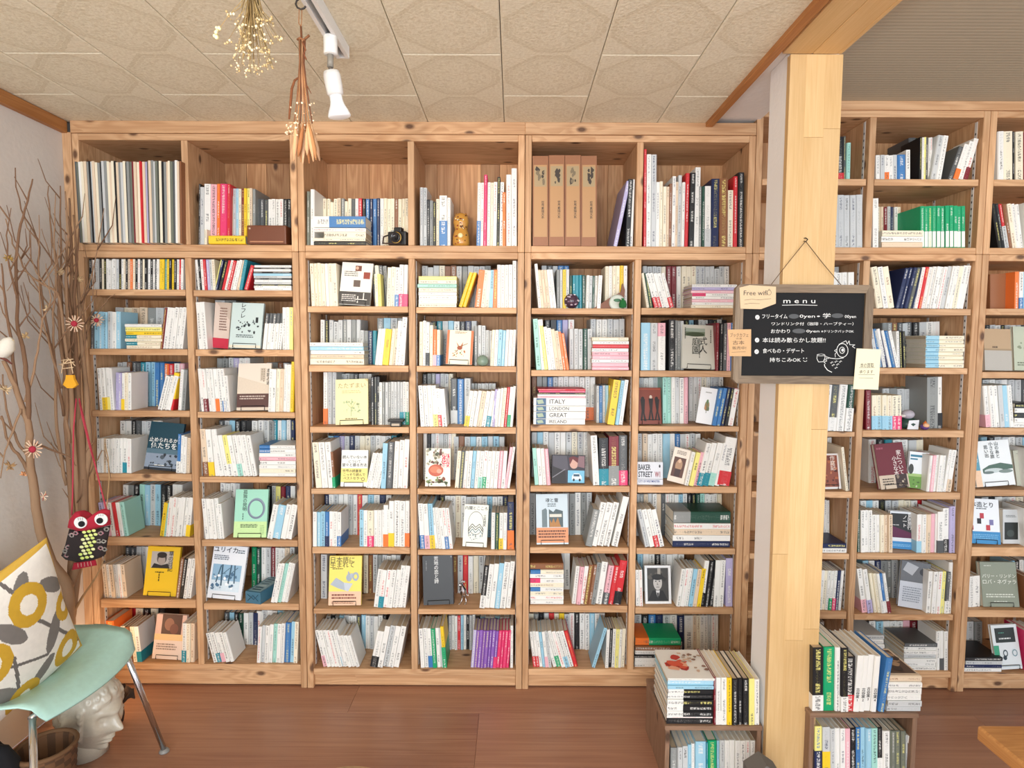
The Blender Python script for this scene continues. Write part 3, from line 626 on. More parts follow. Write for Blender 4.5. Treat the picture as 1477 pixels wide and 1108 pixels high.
# ---- row 4
cell('c1r4', 'C1', 'shelf of the dark blue cover', [('S', 205, 362, 560, 0, 'w w i w w w w w'), ('S', 364, 420, 560, 0, 'w/t w'), ('B', 295, 555, 452, 0, 'w w k z l l c w'), ('S', 690, 772, (530, 560), 8, 'b/w w w i')])
cell('c2r4', 'C1', 'shelf of the lying white stack', [('S', 848, 948, 504, -26, 'i/q w/y w'), ('S', 958, 1185, 540, -44, 'w w Y/w w w/m w w w'), ('B', 900, 1240, 452, 0, 'z l s k k k w w l g'), ('B', 1250, 1415, 450, 0, 'w t w s w n'), ('T', 1198, 1425, 600, 790, 'w/b w/b w p w w c w')])
cell('c3r4', 'C2', 'shelf of the white and yellow lettered cover', [('S', 150, 262, 582, -24, 'c w w'), ('S', 236, 270, 642, -16, 'w/b q/e'), ('B', 225, 640, 545, 0, 's b u l n l c c l w w l t'), ('S', 452, 540, 650, 44, 'w w w w'), ('S', 558, 720, (590, 565), 14, 's z1.3 w w w')])
cell('c4r4', 'C2', 'shelf of the red-bean picture cover', [('B', 785, 985, 532, 0, 'w k l w l l w c'), ('B', 985, 1300, 548, 0, 'l q l s w s l s l'), ('S', 995, 1300, 636, 18, 'c z w w s w w/m w/e w w w p w'), ('S', 1296, 1330, 612, 36, 'p w')])
cell('c5r4', 'C3', 'shelf of the sports-car picture', [('S', 90, 188, 620, -16, 'm w w p'), ('B', 70, 420, 522, 0, 'l s w l w w l c l w'), ('S', 445, 485, 540, -16, 'w'), ('S', 482, 540, 556, -3, 'k/t35'), ('S', 540, 602, 548, 0, 'd/g4'), ('S', 600, 655, 540, 0, 'z/P3')])
cell('c6r4', 'C3', 'shelf of the street-name plate', [('B', 715, 1100, 532, 0, 'l i w w w s1.4 w b l w l w'), ('S', 1002, 1110, 644, 46, 'w Y p i'), ('S', 1075, 1215, 588, 60, 'w/t w/t w/m w'), ('S', 1215, 1290, 556, 56, 'w/r')])
# ---- row 5
cell('c1r5', 'D1', 'shelf half hidden by the owl bag', [('S', 250, 400, 190, -32, 'u p w r w m'), ('B', 315, 680, 82, 0, 'w g k m s l s k k w w'), ('S', 588, 640, 195, 26, 'y m'), ('S', 625, 775, 160, 24, 'w w w w w w/y')])
cell('c2r5', 'D1', 'shelf of the mint ring-cover book', [('S', 852, 948, 166, -24, 'w w w w'), ('S', 960, 982, 200, -20, 'w'), ('B', 930, 1050, 72, 0, 'w w w l'), ('B', 1240, 1415, 92, 0, 'k l Y d n w'), ('S', 1260, 1415, 205, 40, 'w s1.3 w w')])
cell('c3r5', 'D2', 'shelf of the blue and coral spines', [('S', 128, 300, 246, 0, 'w s s b/n w w w/b'), ('B', 180, 440, 142, 0, 'n w l w w l w r k'), ('B', 430, 610, 146, 0, 'w s w n w'), ('S', 415, 600, (238, 232), 0, 's w c1.5/P w w w w'), ('S', 560, 590, 205, 0, 'w/o'), ('S', 592, 720, 180, 2, 'w1.2/y w1.2 w1.2 w/o')])
cell('c4r5', 'D2', 'shelf of the oval-face cover', [('S', 782, 872, 196, -16, 'w/b w/p s/y'), ('S', 875, 985, 222, -26, 'w w w w/b w'), ('B', 870, 1065, 150, 0, 'k k w w c w'), ('B', 1065, 1320, 155, 0, 'l l w w s w w n'), ('S', 1215, 1312, 252, 4, 'w j w/y w'), ('S', 1316, 1356, 188, 0, 'n/o4')])
cell('c5r5', 'D3', 'shelf of the orange-footed building cover', [('B', 60, 440, 134, 0, 'l g z l l w/z l g w g l'), ('S', 396, 440, 232, 50, 'g'), ('S', 430, 545, 190, 62, 'w1.3 w1.3 w1.2'), ('S', 560, 600, 152, 72, 'w')])
cell('c6r5', 'D3', 'shelf of the big hardback pile', [('S', 725, 845, 232, -52, 'l w w/r w'), ('B', 715, 1245, 140, 0, 'l g i l w i z w w w s w k k j m w w w c'), ('T', 930, 1282, 244, 466, 'j2.6/g w1.3 i1.4 w1.3 n1.4', {'d': .13})])
# ---- row 6
cell('c1r6', 'D1', 'shelf of the yellow portrait cover', [('S', 240, 380, 568, -22, 'i w i l w i'), ('B', 330, 490, 462, 0, 'z z l l w'), ('S', 690, 785, 530, 32, 'q k w w')])
cell('c2r6', 'D1', 'shelf of the snowy-scene magazine', [('B', 1150, 1412, 466, 0, 'e j w l d w w i l'), ('S', 1268, 1370, 560, 48, 'w w m w w')])
cell('c3r6', 'D2', 'shelf of the squirrel cover', [('B', 178, 216, 510, 0, 'l', {'Y': .09, 'vis': 1}), ('B', 440, 665, 512, 0, 'c q l g l w w l'), ('S', 500, 672, 600, 28, 'w w/t w w w w'), ('S', 640, 700, 575, 32, 'w w')])
cell('c4r6', 'D2', 'shelf of the black cover and metal figure', [('B', 980, 1205, 516, 0, 'q l r w c l w'), ('S', 1162, 1352, (575, 545), 30, 'k/w w w s w1.2 w')])
cell('c5r6', 'D3', 'shelf of the tall red leaning books', [('T', 55, 266, 560, 806, 'q1.5 c/b w w/P c w/b c w w'), ('B', 60, 305, 500, 0, 'z d n w w l w'), ('S', 315, 395, 580, 26, 'w p w'), ('S', 385, 440, 570, 36, 'q q'), ('S', 430, 500, 555, 40, 'g w1.4'), ('S', 500, 570, 575, 42, 'p/z r'), ('S', 566, 612, 545, 44, 'r/k')])
cell('c6r6', 'D3', 'shelf of the framed portrait', [('S', 700, 742, 600, -4, 'w w'), ('B', 715, 1000, 506, 0, 's w w k l w w w'), ('S', 950, 1100, 592, 34, 'w w w s i y'), ('S', 1090, 1180, 545, 36, 'w/k k k'), ('S', 1176, 1240, 540, 16, 'w w'), ('S', 1268, 1310, 530, 2, 'u')])
# ---- row 7
cell('c1r7', 'E1', 'bottom shelf behind the mint chair', [('S', 520, 560, 190, -12, 'o'), ('S', 600, 690, 215, -20, 'c q c w/t'), ('B', 590, 770, 130, 0, 'r c k c k'), ('S', 880, 940, 200, 2, 'w/t c i')])
cell('c2r7', 'E1', 'bottom shelf of the cobalt spine', [('S', 1022, 1118, 244, -40, 'w w/t w/p w w'), ('B', 1050, 1240, 150, 0, 'z s k j w l n w'), ('B', 1240, 1420, 140, 0, 'w l w w s w w'), ('S', 1242, 1440, (215, 190), 8, 'w l w w m w w b1.5 s c')])
cell('c3r7', 'E2', 'bottom shelf of the slumping white row', [('S', 182, 320, 208, -56, 'w/p w w w w w'), ('S', 300, 418, 240, -56, 'w/s w w w w'), ('B', 200, 570, 122, 0, 'l k g s l w w z s w l w w k'), ('S', 480, 525, 212, 44, 'w/k'), ('S', 525, 655, 182, 48, 'w l w w')])
cell('c4r7', 'E2', 'bottom shelf of the purple set', [('S', 782, 930, 196, -14, 'w w w/b e w l'), ('S', 925, 948, 185, -20, 'y/e5'), ('B', 940, 1120, 120, 0, 'k l w w r s w k l w'), ('B', 1120, 1330, 128, 0, 'k s w w s w w'), ('S', 1092, 1325, 210, 18, 'u v v v v v v v/P P P P P'), ('S', 1333, 1350, 180, 2, 'w')])
cell('c5r7', 'E3', 'bottom shelf of the red-tipped white row', [('S', 66, 172, 206, -24, 'w/r w/r w s w/p l'), ('S', 190, 335, 202, -60, 'w w/e w w/s w r'), ('B', 50, 490, 102, 0, 'c g k l r c y l w k w w s w w'), ('S', 412, 432, 184, 72, 's'), ('S', 490, 602, 192, 10, 'w k w Y w c')])
cell('c6r7', 'E3', 'bottom shelf of the red and green hardback', [('T', 656, 925, 245, 425, 'e1.4/o q.9 w.9 k.5 w1.2 w.8', {'d': .13}), ('B', 660, 1000, 112, 0, 'l k b n l w n w1.3'), ('B', 1000, 1150, 112, 0, 'i c w w l w w')])
# ---- beyond the pillar: columns 7, 8, 9 (0 and 1 are the upper unit)
cell('c7r0', 'R1', 'top cell beside the pillar', [('S', 500, 590, 200, (-6, 6), 'w-40/d k1.6/r15 z.5 m-35')])
cell('c8r0', 'R1', 'top cell of the leaning bagged book', [('S', 722, 895, 296, 0, 'w l w/o w l b2 w+26'), ('B', 890, 1000, 206, 0, 'z j Y'), ('S', 940, 1010, 206, 4, 'k w Y z w w', {'Y': .03}), ('S', 1000, 1060, 195, 40, 'l w'), ('S', 1095, 1195, (260, 205), 60, 'z w/o w w/d')])
cell('c9r0', 'R1', 'top cell of the cream volumes', [('S', 1342, 1430, 176, 0, 'w c1.4 k.3', {'Y': .02}), ('S', 1432, 1530, 178, 0, 'c1.4 d c', {'Y': .03})])
cell('c7r1', 'R1', 'cell of the white cased set', [('S', 520, 675, 500, 0, 'l l l l l', {'k': 'boxed_volume', 'd': .15})])
cell('c8r1', 'R1', 'cell of the green boxed set', [('S', 702, 732, 520, 0, 'w'), ('B', 730, 850, 560, 0, 'c i d l n w c'), ('T', 745, 960, 682, 762, 'c w i', {'d': .13}), ('S', 948, 1176, 556, 0, 'e/w4 e/w4 e/w4 e/w4 e/w4 e/w4 e/w4 e/w4 e/w4 e/w4 e/w4', {'k': 'boxed_volume', 'd': .16, 'Y': .018})])
cell('c9r1', 'R1', 'cell of the leaning red book', [('S', 1345, 1480, 545, (-40, -24), 'k k r/l5 q c w w'), ('S', 1480, 1560, 540, 0, 'w c z')])
cell('c7r2', 'R2', 'shelf above the chalkboard corner', [('S', 410, 542, 50, 0, 'w w w w'), ('B', 410, 500, 20, 0, 'l z l')])
cell('c8r2', 'R2', 'shelf of the navy slanting book', [('S', 665, 770, 18, -34, 'c1.3 w c1.3'), ('B', 700, 830, 40, 0, 'g z q l'), ('S', 772, 880, 25, 56, 'n n n z n'), ('S', 885, 1160, (22, 12), 46, 'w r w w w w w l w w c w w')])
cell('c9r2', 'R2', 'shelf of the brown box-file', [('S', 1285, 1418, 55, 0, 'q3.5', {'k': 'box_file', 'Y': .06, 'd': .12}), ('S', 1425, 1560, 46, 4, 'o w/b s w k w')])
cell('c7r3', 'R2', 'shelf hidden behind the chalkboard', [('S', 400, 545, 370, 0, 'w l z w c w')])
cell('c8r3', 'R2', 'shelf of the sky-banded lying stack', [('S', 660, 720, 362, -36, 'l b w'), ('S', 700, 790, 370, -44, 'l n w b w'), ('S', 782, 828, 372, -6, 'w k k'), ('B', 700, 840, 328, 0, 'g g q z l'), ('B', 840, 1030, 322, 0, 'z k l w w'), ('T', 930, 1146, 398, 577, 'c/s35 c/s35 c/s35 c/s35 c/s35 c/s35 c/s35 c/s35', {'d': .12})])
cell('c9r3', 'R2', 'shelf of the two pale face-out books', [('B', 1260, 1500, 340, 0, 'k l w k l w l z')])
cell('c7r4', 'R2', 'shelf below the chalkboard', [('S', 378, 545, 668, 24, 'w z/w w1.2 j/w5')])
cell('c8r4', 'R2', 'shelf of the purple round toy', [('S', 607, 637, 700, 0, 'd'), ('S', 640, 806, 726, 0, 'c/s4 c/s4 c/s4 c/s4 c/P4 c/P4'), ('B', 700, 940, 690, 0, 'l g l l m w'), ('S', 940, 1030, 625, 2, 'g2.2 w1/k', {'Y': .05})])
cell('c9r4', 'R2', 'shelf of the short spiral stack', [('S', 1268, 1425, 672, -16, 'w/p w w l s w'), ('B', 1250, 1500, 640, 0, 'l w l w l l z'), ('T', 1422, 1540, 770, 912, 'k w k w w')])
cell('c7r5', 'R3', 'shelf of the red-leaf print', [('B', 150, 260, 142, 0, 'l w l w'), ('S', 318, 336, 205, -30, 'c')])
cell('c8r5', 'R3', 'shelf of the maroon cover', [('B', 470, 830, 156, 0, 'w k t w w l c'), ('S', 842, 950, 258, 24, 'w p w w w'), ('S', 950, 1000, 222, 42, 'w w1.6/i')])
cell('c9r5', 'R3', 'shelf of the mountain-landscape cover', [('B', 1200, 1560, 140, 0, 's k l l w l s w'), ('S', 1525, 1600, 220, 0, 'w k w')])
cell('c7r6', 'R3', 'shelf of the lone navy pair', [('B', 140, 230, 550, 0, 'l w l w w'), ('T', 130, 322, 832, 890, 'n w', {'d': .16})])
cell('c8r6', 'R3', 'shelf of the purple and black cover', [('S', 395, 620, 616, 0, 'j.7 w w w w-30 w-30 c-30 i-30 i-30'), ('B', 410, 830, 552, 0, 'w s w k l l c c w r'), ('S', 776, 930, 640, 6, 'w/s w i p w'), ('S', 925, 1045, (630, 580), 4, 'w/z w/k u')])
cell('c9r6', 'R3', 'shelf of the coloured-squares cover', [('B', 1200, 1480, 530, 0, 'l k w l w c'), ('S', 1480, 1600, 600, 0, 'w l w k')])
cell('c7r7', 'R4', 'shelf of the grape spines', [('S', 118, 285, 196, 22, 'p w c w w/e w/P n w')])
cell('c8r7', 'R4', 'shelf of the grey-photo cover', [('S', 425, 492, 184, -36, 'w/p w/u'), ('S', 505, 612, 214, -34, 'c c w b/w w/d'), ('B', 430, 700, 132, 0, 's w n g g l g'), ('S', 842, 985, 202, 20, 'w w w Y z/w'), ('S', 985, 1012, 142, 14, 'w')])
cell('c9r7', 'R4', 'shelf of the olive cover', [('S', 1115, 1196, 232, 0, 'w w', {'Y': .03}), ('B', 1400, 1560, 130, 0, 's k w l w'), ('S', 1490, 1560, 240, 0, 'q d w')])
cell('c7r8', 'R4', 'bottom shelf behind the crate books', [('B', 130, 280, 530, 0, 'l u w')])
cell('c8r8', 'R4', 'bottom shelf of the lying white pile', [('T', 370, 562, 620, 700, 'l w w', {'float': 999, 'd': .14}), ('T', 366, 560, 700, 850, 'w l w w'), ('T', 688, 902, 666, 850, 'z w w l w w w', {'d': .13}), ('B', 380, 830, 526, 0, 's k w s w w w p d z'), ('S', 905, 980, 590, 0, 'w w/z w')])
cell('c9r8', 'R4', 'bottom shelf of the green-spined white cover', [('B', 1110, 1210, 532, 0, 'l g'), ('T', 1090, 1338, 760, 876, 'k l n w', {'d': .13}), ('S', 1500, 1600, 600, 0, 'P w l')])
# ------------------------------------------------------------------ two crates of comics beside the pillar
YL, YR = -.50, -.55
zL = at(1030, 1047.5, YL).z; zR = at(1245, 1029, YR).z
def crate(xa, xb, Y, z, dep, label):
    e = empty('book_crate', ((xa+xb)/2, Y+dep/2, 0), label, 'crate', 'crates of comics beside the pillar'); T = .014
    board('side_panel', (xa, Y, 0), (xa+T, Y+dep, z-.001), 'z', CRATEW, e); board('side_panel', (xb-T, Y, 0), (xb, Y+dep, z-.001), 'z', CRATEW, e)
    board('top_board', (xa-.002, Y-.002, z-T), (xb+.002, Y+dep, z), 'x', CRATEW, e); board('bottom_board', (xa+T, Y+.003, .004), (xb-T, Y+dep, .004+T), 'x', CRATEW, e)
    board('back_panel', (xa+T, Y+dep-.008, .004+T), (xb-T, Y+dep, z-T), 'x', CRATEW, e); return e
xa, xb = atx(960, zL, YL), min(atx(1099, zL, YL), px0-.004)
crate(xa, xb, YL, zL, .26, 'grey-brown wooden crate topped by a black-spined stack, in front of the white pillar side')
xc, xd = atx(1169, zR, YR), atx(1324, zR, YR)
crate(xc, xd, YR, zR, .27, 'grey-brown wooden crate topped by the bright green book, beyond the pillar')
cell('k1', 'E3', 'crate beside the white pillar side', [('T', 842, 1112, 472, 748, 'w.4 s.9 s.6 k/w35 k/w35 k/w35 k/w35 k/w35 w.3 k1.1', {'d': .17, 'k': 'comic_book', 'where': ' on the crate'}),
     ('S', 1116, 1382, (468, 480), 0, 'd.4 w/w w y k^k k k1.1 Y w', {'d': .17, 'k': 'comic_book'})], zz=zL, YF=YL+.006)
cell('k2', 'E3', 'lower compartment of the crate beside the white pillar side', [('S', 868, 1010, (878, 850), 0, 'g1.3 l l s.7 w.7', {'k': 'comic_book', 'd': .13}), ('S', 1010, 1150, 838, 0, 's1.9 t.3 e1.7 s.4', {'k': 'comic_book', 'd': .14}), ('S', 1150, 1356, 830, 0, 'l w w w w w w', {'k': 'comic_book', 'd': .15})], zz=.0185, YF=YL+.014)
cell('k3', 'R5', 'top of the crate beyond the pillar', [('S', 312, 505, 285, 4, 'k1.6/w25 e1.7 w.8 k1/w24', {'d': .19, 'k': 'comic_book'}), ('S', 488, 545, 335, 6, 'k1.6/r3', {'d': .16, 'k': 'comic_book'}), ('S', 535, 665, 328, 26, 'w"古谷実1" w"古谷実2" w"古谷実3" w"古谷実4"', {'k': 'comic_book', 'd': .16}), ('S', 672, 708, 340, 50, 'b1.6', {'k': 'comic_book', 'd': .17}),
     ('T', 722, 910, 442, 637, 'i w w1.1 w l l', {'d': .16, 'k': 'comic_book', 'where': ' on the crate'})], zz=zR, YF=YR+.008)
cell('k4', 'R5', 'lower compartment of the crate beyond the pillar', [('S', 328, 410, 722, 0, 'Y/n6 l/y6', {'k': 'comic_book', 'd': .16}), ('S', 410, 700, 728, 0, 'l w w/P p k1.2 b s.9 s1.2 m1.2/P k/w5', {'k': 'comic_book', 'd': .15}), ('S', 700, 826, 742, 0, 'w1.5 a a a', {'k': 'comic_book', 'd': .15}), ('S', 826, 856, 768, 2, 'l.7 w', {'k': 'comic_book', 'd': .14})], zz=.0185, YF=YR+.014)
# ------------------------------------------------------------------ books shown face-out
FACES = []
STAND_N = 0
def art_mesh(shapes, w, h):
    s = MB()
    for i, q in enumerate(shapes):
        k = q[0]; y = -.0004-.00016*i
        def P(u, v): return ((u-.5)*w, y, v*h)
        if k == 'r': _, u0, v0, u1, v1, c = q; s.add([P(u0, v0), P(u1, v0), P(u1, v1), P(u0, v1)], [(0, 1, 2, 3)], lin(c))
        elif k == 'e':
            _, u, v, a, b, c = q; n = 24; s.add([P(u+a*math.cos(2*math.pi*j/n), v+b*math.sin(2*math.pi*j/n)) for j in range(n)], [tuple(range(n))], lin(c))
        elif k == 'o':   # ring
            _, u, v, a, b, wd, c = q; n = 28; vs = []
            for f in (1, 1-wd): vs += [P(u+a*f*math.cos(2*math.pi*j/n), v+b*f*math.sin(2*math.pi*j/n)) for j in range(n)]
            s.add(vs, [(j, (j+1) % n, n+(j+1) % n, n+j) for j in range(n)], lin(c))
        elif k == 'p': s.add([P(*z) for z in q[1]], [tuple(range(len(q[1])))], lin(q[2]))
        elif k == 'l':
            pts = q[1]; wd = q[2]
            for (a, b) in zip(pts, pts[1:]):
                dx, dy = (b[0]-a[0])*w, (b[1]-a[1])*h; L = math.hypot(dx, dy) or 1; nx, ny = -dy/L*wd/2/w, dx/L*wd/2/h
                s.add([P(a[0]+nx, a[1]+ny), P(a[0]-nx, a[1]-ny), P(b[0]-nx, b[1]-ny), P(b[0]+nx, b[1]+ny)], [(0, 1, 2, 3)], lin(q[3]))
        elif k == 't':
            _, u, v, sz, c, txt = q[:6]
            if len(q) > 6: txt = '\n'.join(txt)
            vv, ff = text_mesh(txt, .026 if txt in ('BAKER', 'STREET', 'W1') else .008); ex = (max(p[0] for p in vv)-min(p[0] for p in vv))*sz; ey = (max(p[1] for p in vv)-min(p[1] for p in vv))*sz
            f_ = min(1, 2*min(u, 1-u)*w*.92/ex, 2*min(v, 1-v)*h*.92/ey); sz *= f_
            s.add([((u-.5)*w+x*sz, y, v*h+z*sz) for x, z in vv], ff, lin(c))
        elif k == 'k':   # a word stretched into a box
            _, u0, v0, u1, v1, c, txt, bo = q; vv, ff = text_mesh(txt, bo); a0, a1 = min(p[0] for p in vv), max(p[0] for p in vv); b0, b1 = min(p[1] for p in vv), max(p[1] for p in vv)
            s.add([P(u0+(u1-u0)*(x-a0)/(a1-a0), v0+(v1-v0)*(z-b0)/(b1-b0)) for x, z in vv], ff, lin(c))
        elif k == 'x':   # lines of small print
            _, u0, v0, u1, v1, n, c = q; rr = random.Random(i+int(u0*100))
            for j in range(n):
                v = v1-(v1-v0)*(j+.5)/n; u = u0; hh = (v1-v0)/n*.26
                e = u1-rr.uniform(0, .15)*(u1-u0)
                while u < e:
                    du = rr.uniform(.02, .09); s.add([P(u, v-hh), P(min(u+du, e), v-hh), P(min(u+du, e), v+hh), P(u, v+hh)], [(0, 1, 2, 3)], lin(c)); u += du+.015
        elif k == 'y':   # columns of small print
            _, u0, v0, u1, v1, n, c = q; rr = random.Random(i+7)
            for j in range(n):
                u = u0+(u1-u0)*(j+.5)/n; v = v1; hh = (u1-u0)/n*.27
                while v > v0:
                    dv = rr.uniform(.015, .05); s.add([P(u-hh, v-dv), P(u+hh, v-dv), P(u+hh, v), P(u-hh, v)], [(0, 1, 2, 3)], lin(c)); v -= dv+.012
        elif k == 'b':   # scattered blots
            _, u0, v0, u1, v1, n, r0, c = q; rr = random.Random(n+int(u0*77))
            for j in range(n):
                u, v = rr.uniform(u0, u1), rr.uniform(v0, v1); a = rr.uniform(.4, 1)*r0; m_ = 7; ph = rr.random()*6
                s.add([P(u+a*rr.uniform(.5, 1.2)*math.cos(ph+2*math.pi*g/m_), v+a*w/h*rr.uniform(.5, 1.2)*math.sin(ph+2*math.pi*g/m_)) for g in range(m_)], [tuple(range(m_))], lin(c if isinstance(c, str) else rr.choice(c)))
    return s
def stand(M, w, t, label):
    """bent-wire easel: lip in front, two feet and a back prop"""
    s = MB(); a = min(.045, w*.36); r = .0013
    s.tube([(-a, -.0045, .001), (-a, -.0045, .016), (a, -.0045, .016), (a, -.0045, .001)], r, 5)
    for q in (-a, a): s.tube([(q, -.0045, .001), (q, t+.004, .001), (q, t+.004, .09)], r, 5)
    s.tube([(-a, t+.004, .09), (a, t+.004, .09)], r, 5)
    o = s.obj('wire_book_stand', WIRE); o.matrix_world = M; tag(o, label, 'book stand', 'wire book stands')
def face(fr, cid, x0, x1, y0, y1, lean, label, col, shapes, t=.014, tilt=11, Y=.022, yaw=0, st=True, spine='right', name='book', cat='book'):
    ox, oy, sc = FR[fr]; tl = math.radians(tilt); zz = CELLS[cid]+(.002 if st else .0006)+t*math.sin(tl)
    xm = ox+(x0+x1)/2/sc; P0 = Vector((atx(xm, zz, Y), Y, zz)); v = Vector((0, math.sin(tl), math.cos(tl))); n = Vector((0, math.cos(tl), -math.sin(tl)))
    X0, X1 = atx(ox+x0/sc, zz, Y), atx(ox+x1/sc, zz, Y); w = (X1-X0)/math.cos(math.radians(yaw))
    d = ray(xm+lean/sc, oy+y0/sc); Pt = CAM+d*((P0-CAM).dot(n)/d.dot(n)); h = (Pt-P0).dot(v); a = math.atan2((Pt-P0).x, h)
    M = Matrix.Translation(P0) @ Matrix.Rotation(math.radians(yaw), 4, 'Z') @ Matrix.Rotation(-tl, 4, 'X') @ Matrix.Rotation(a, 4, 'Y')
    M = Matrix.Translation((0, 0, w/2*abs(math.sin(a)))) @ M
    sg = 1 if spine == 'right' else -1
    L = Matrix.Translation((sg*w/2, t/2, 0)) @ Matrix.Rotation(math.radians(90*sg), 4, 'Z')
    s = MB(); s.merge(cover_geo(t, h, w, lin(col), PAL['k'], R.random()), L); o = s.obj(name, PRINT); o.matrix_world = M
    s = MB(); s.merge(page_geo(t, h, w), L); s.obj('page_block', PAPER, o)
    if shapes: art_mesh(shapes, w, h).obj('cover_print', FLAT, o)['kind'] = 'stuff'
    tag(o, label, cat, 'books shown face-out' if cat == 'book' else None)
    if st: stand(M, w, t, 'thin dark wire stand under the '+st if isinstance(st, str) else 'thin dark wire stand under the '+label.split(' book')[0]+' book')
    FACES.append(o); return o
face('B2', 'c3r1', 288, 478, 128, 384, 24, 'white book with three small photos above a charcoal half cover', 'EFEDE4', [('r', 0, 0, 1, .3, '4B4846'), ('r', .44, .8, .64, .93, '7A4A3A'), ('r', .72, .62, .93, .78, '9A4638'), ('r', .42, .42, .64, .58, '6A5A52'), ('e', .5, .87, .05, .04, 'D8B098'), ('x', .1, .66, .6, .8, 3, '8A8680'), ('x', .08, .06, .55, .24, 4, 'D8D4CE'), ('l', [(.6, .04), (.6, .2)], .004, 'E6E2DA'), ('l', [(.78, .12), (.78, .28)], .004, 'E6E2DA'), ('l', [(.5, .12), (.9, .12)], .003, 'E6E2DA')], st='three-photo cover book')
face('B1', 'c2r2', 905, 1015, 368, 648, 18, 'beige book with a red lower band, leaning beside the mint cartoon cover', 'DCC9BC', [('r', 0, 0, 1, .22, 'C8324A'), ('p', [(.1, 1), (1, .62), (1, 1)], 'C9B7A8'), ('x', .35, .38, .85, .9, 9, '8A6C60')], t=.022, spine='left', yaw=-14, Y=.05, st=False, tilt=3)
face('B1', 'c2r2', 1012, 1205, 370, 640, 24, 'mint book cover with tiny black cartoon drawings', 'C9DAD8', [('r', 0, 0, 1, .06, 'E2DCC8'), ('t', .36, .82, .03, '20242A', 'レフレ', 1), ('b', .18, .3, .86, .62, 26, .05, ['23282C', '3A4448', '5A666A']), ('x', .2, .22, .8, .3, 2, '4A5458'), ('r', .78, .56, .86, .68, '23282C')], st='mint cartoon-cover book')
face('B2', 'c4r2', 940, 1100, 538, 742, 12, 'cream book with a red-brown hummingbird and orange edge stripes', 'F7EAD2', [('r', 0, 0, .09, 1, 'E8784C'), ('r', .91, 0, 1, 1, 'E8784C'), ('x', .3, .9, .75, .97, 2, '8A6A50'), ('e', .5, .48, .1, .06, '9C4A2C'), ('p', [(.5, .5), (.36, .66), (.44, .5)], 'A85A34'), ('p', [(.52, .52), (.62, .66), (.6, .5)], 'B4683C'), ('l', [(.58, .54), (.8, .62)], .002, '6A3A20'), ('p', [(.45, .45), (.28, .3), (.42, .38)], '8A3A20'), ('b', .25, .22, .75, .4, 14, .04, ['B46A3A', '7A8A4A', 'C27A4A'])], st='hummingbird cover book')
face('B3', 'c6r2', 985, 1190, 506, 770, 2, 'pale grey book with a landscape photo over two columns of title', 'CBCABF', [('r', .08, .74, .68, .92, '6C7A62'), ('e', .38, .78, .28, .05, '3D4A33'), ('r', .08, .84, .68, .92, '9AA79A'), ('t', .62, .52, .034, '2A2C28', '式人', 1), ('t', .42, .5, .034, '3A3C36', '庭園', 1), ('y', .5, .25, .54, .62, 1, '55574F'), ('y', .06, .7, .12, .93, 1, '4A4C44'), ('y', .82, .62, .88, .9, 1, '6A6C62')], st='garden-picture book')
face('C1', 'c2r3', 1060, 1262, 104, 386, 12, 'cream book with a brown lower band beside a column of dark letters', 'E6DACA', [('r', 0, .06, 1, .35, '5A3A34'), ('r', 0, 0, 1, .06, 'D9C9B6'), ('x', .08, .22, .92, .32, 2, 'C9B8AC'), ('t', .93, .66, .03, '2C2420', '本読み通信', 1), ('r', .68, .62, .84, .9, 'CFC1AE'), ('y', .7, .64, .82, .88, 2, '9A8C7A'), ('p', [(0, .72), (1, .52), (1, .35), (0, .35)], 'DCCDB9')], st='cream and brown cover book')
face('C2', 'c3r3', 270, 468, 202, 478, 0, 'pale yellow book with faint green plant sketch and worn corner', 'EFE7AF', [('t', .5, .85, .022, 'A8946A', 'たたずまい'), ('b', .25, .2, .75, .5, 26, .045, ['B9C79A', '9EB388', 'C6CFA0']), ('l', [(.48, .18), (.5, .56)], .0015, '7F9A6C'), ('l', [(.5, .36), (.62, .5)], .0012, '7F9A6C'), ('l', [(.5, .34), (.36, .46)], .0012, '7F9A6C'), ('x', .3, .1, .7, .15, 1, '9A8C62'), ('p', [(.88, 1), (1, .93), (1, 1)], 'C9BC86'), ('x', .2, .68, .8, .76, 2, 'CFC592')], st='pale yellow sketch cover book')
face('C3', 'c6r3', 722, 865, 250, 462, -4, 'rust brown book with three dancing dark figures on its cover', '7C3A2A', [('e', .2, .7, .07, .05, '20140F'), ('e', .55, .74, .06, .05, 'C9B8A8'), ('e', .8, .7, .07, .05, '20140F'), ('p', [(.1, .68), (.3, .68), (.26, .3), (.34, .08), (.24, .08), (.2, .3), (.16, .08), (.08, .1), (.14, .36)], '1E1512'), ('p', [(.45, .7), (.65, .7), (.6, .36), (.66, .1), (.58, .1), (.54, .34), (.5, .1), (.42, .12), (.5, .4)], '231916'), ('p', [(.72, .68), (.92, .68), (.86, .34), (.94, .1), (.86, .1), (.82, .3), (.76, .1), (.7, .12), (.78, .36)], '1E1512'), ('r', 0, .94, 1, .97, '9A4A34')], st='brown three-figures cover book', yaw=4)
face('C3', 'c6r3', 1072, 1168, 256, 462, 32, 'white book with a small heraldic plant on its cover, leaning', 'E8EAEC', [('e', .5, .5, .14, .14, '8A7A4A'), ('e', .5, .62, .07, .06, '6A8A5A'), ('e', .42, .44, .06, .06, 'B07A4A'), ('e', .6, .42, .06, .06, '5A6A4A'), ('x', .3, .84, .7, .9, 1, 'A8A8A4'), ('l', [(.5, .3), (.5, .66)], .002, '4A5A3A')], st=False, tilt=4, yaw=-10, Y=.03)
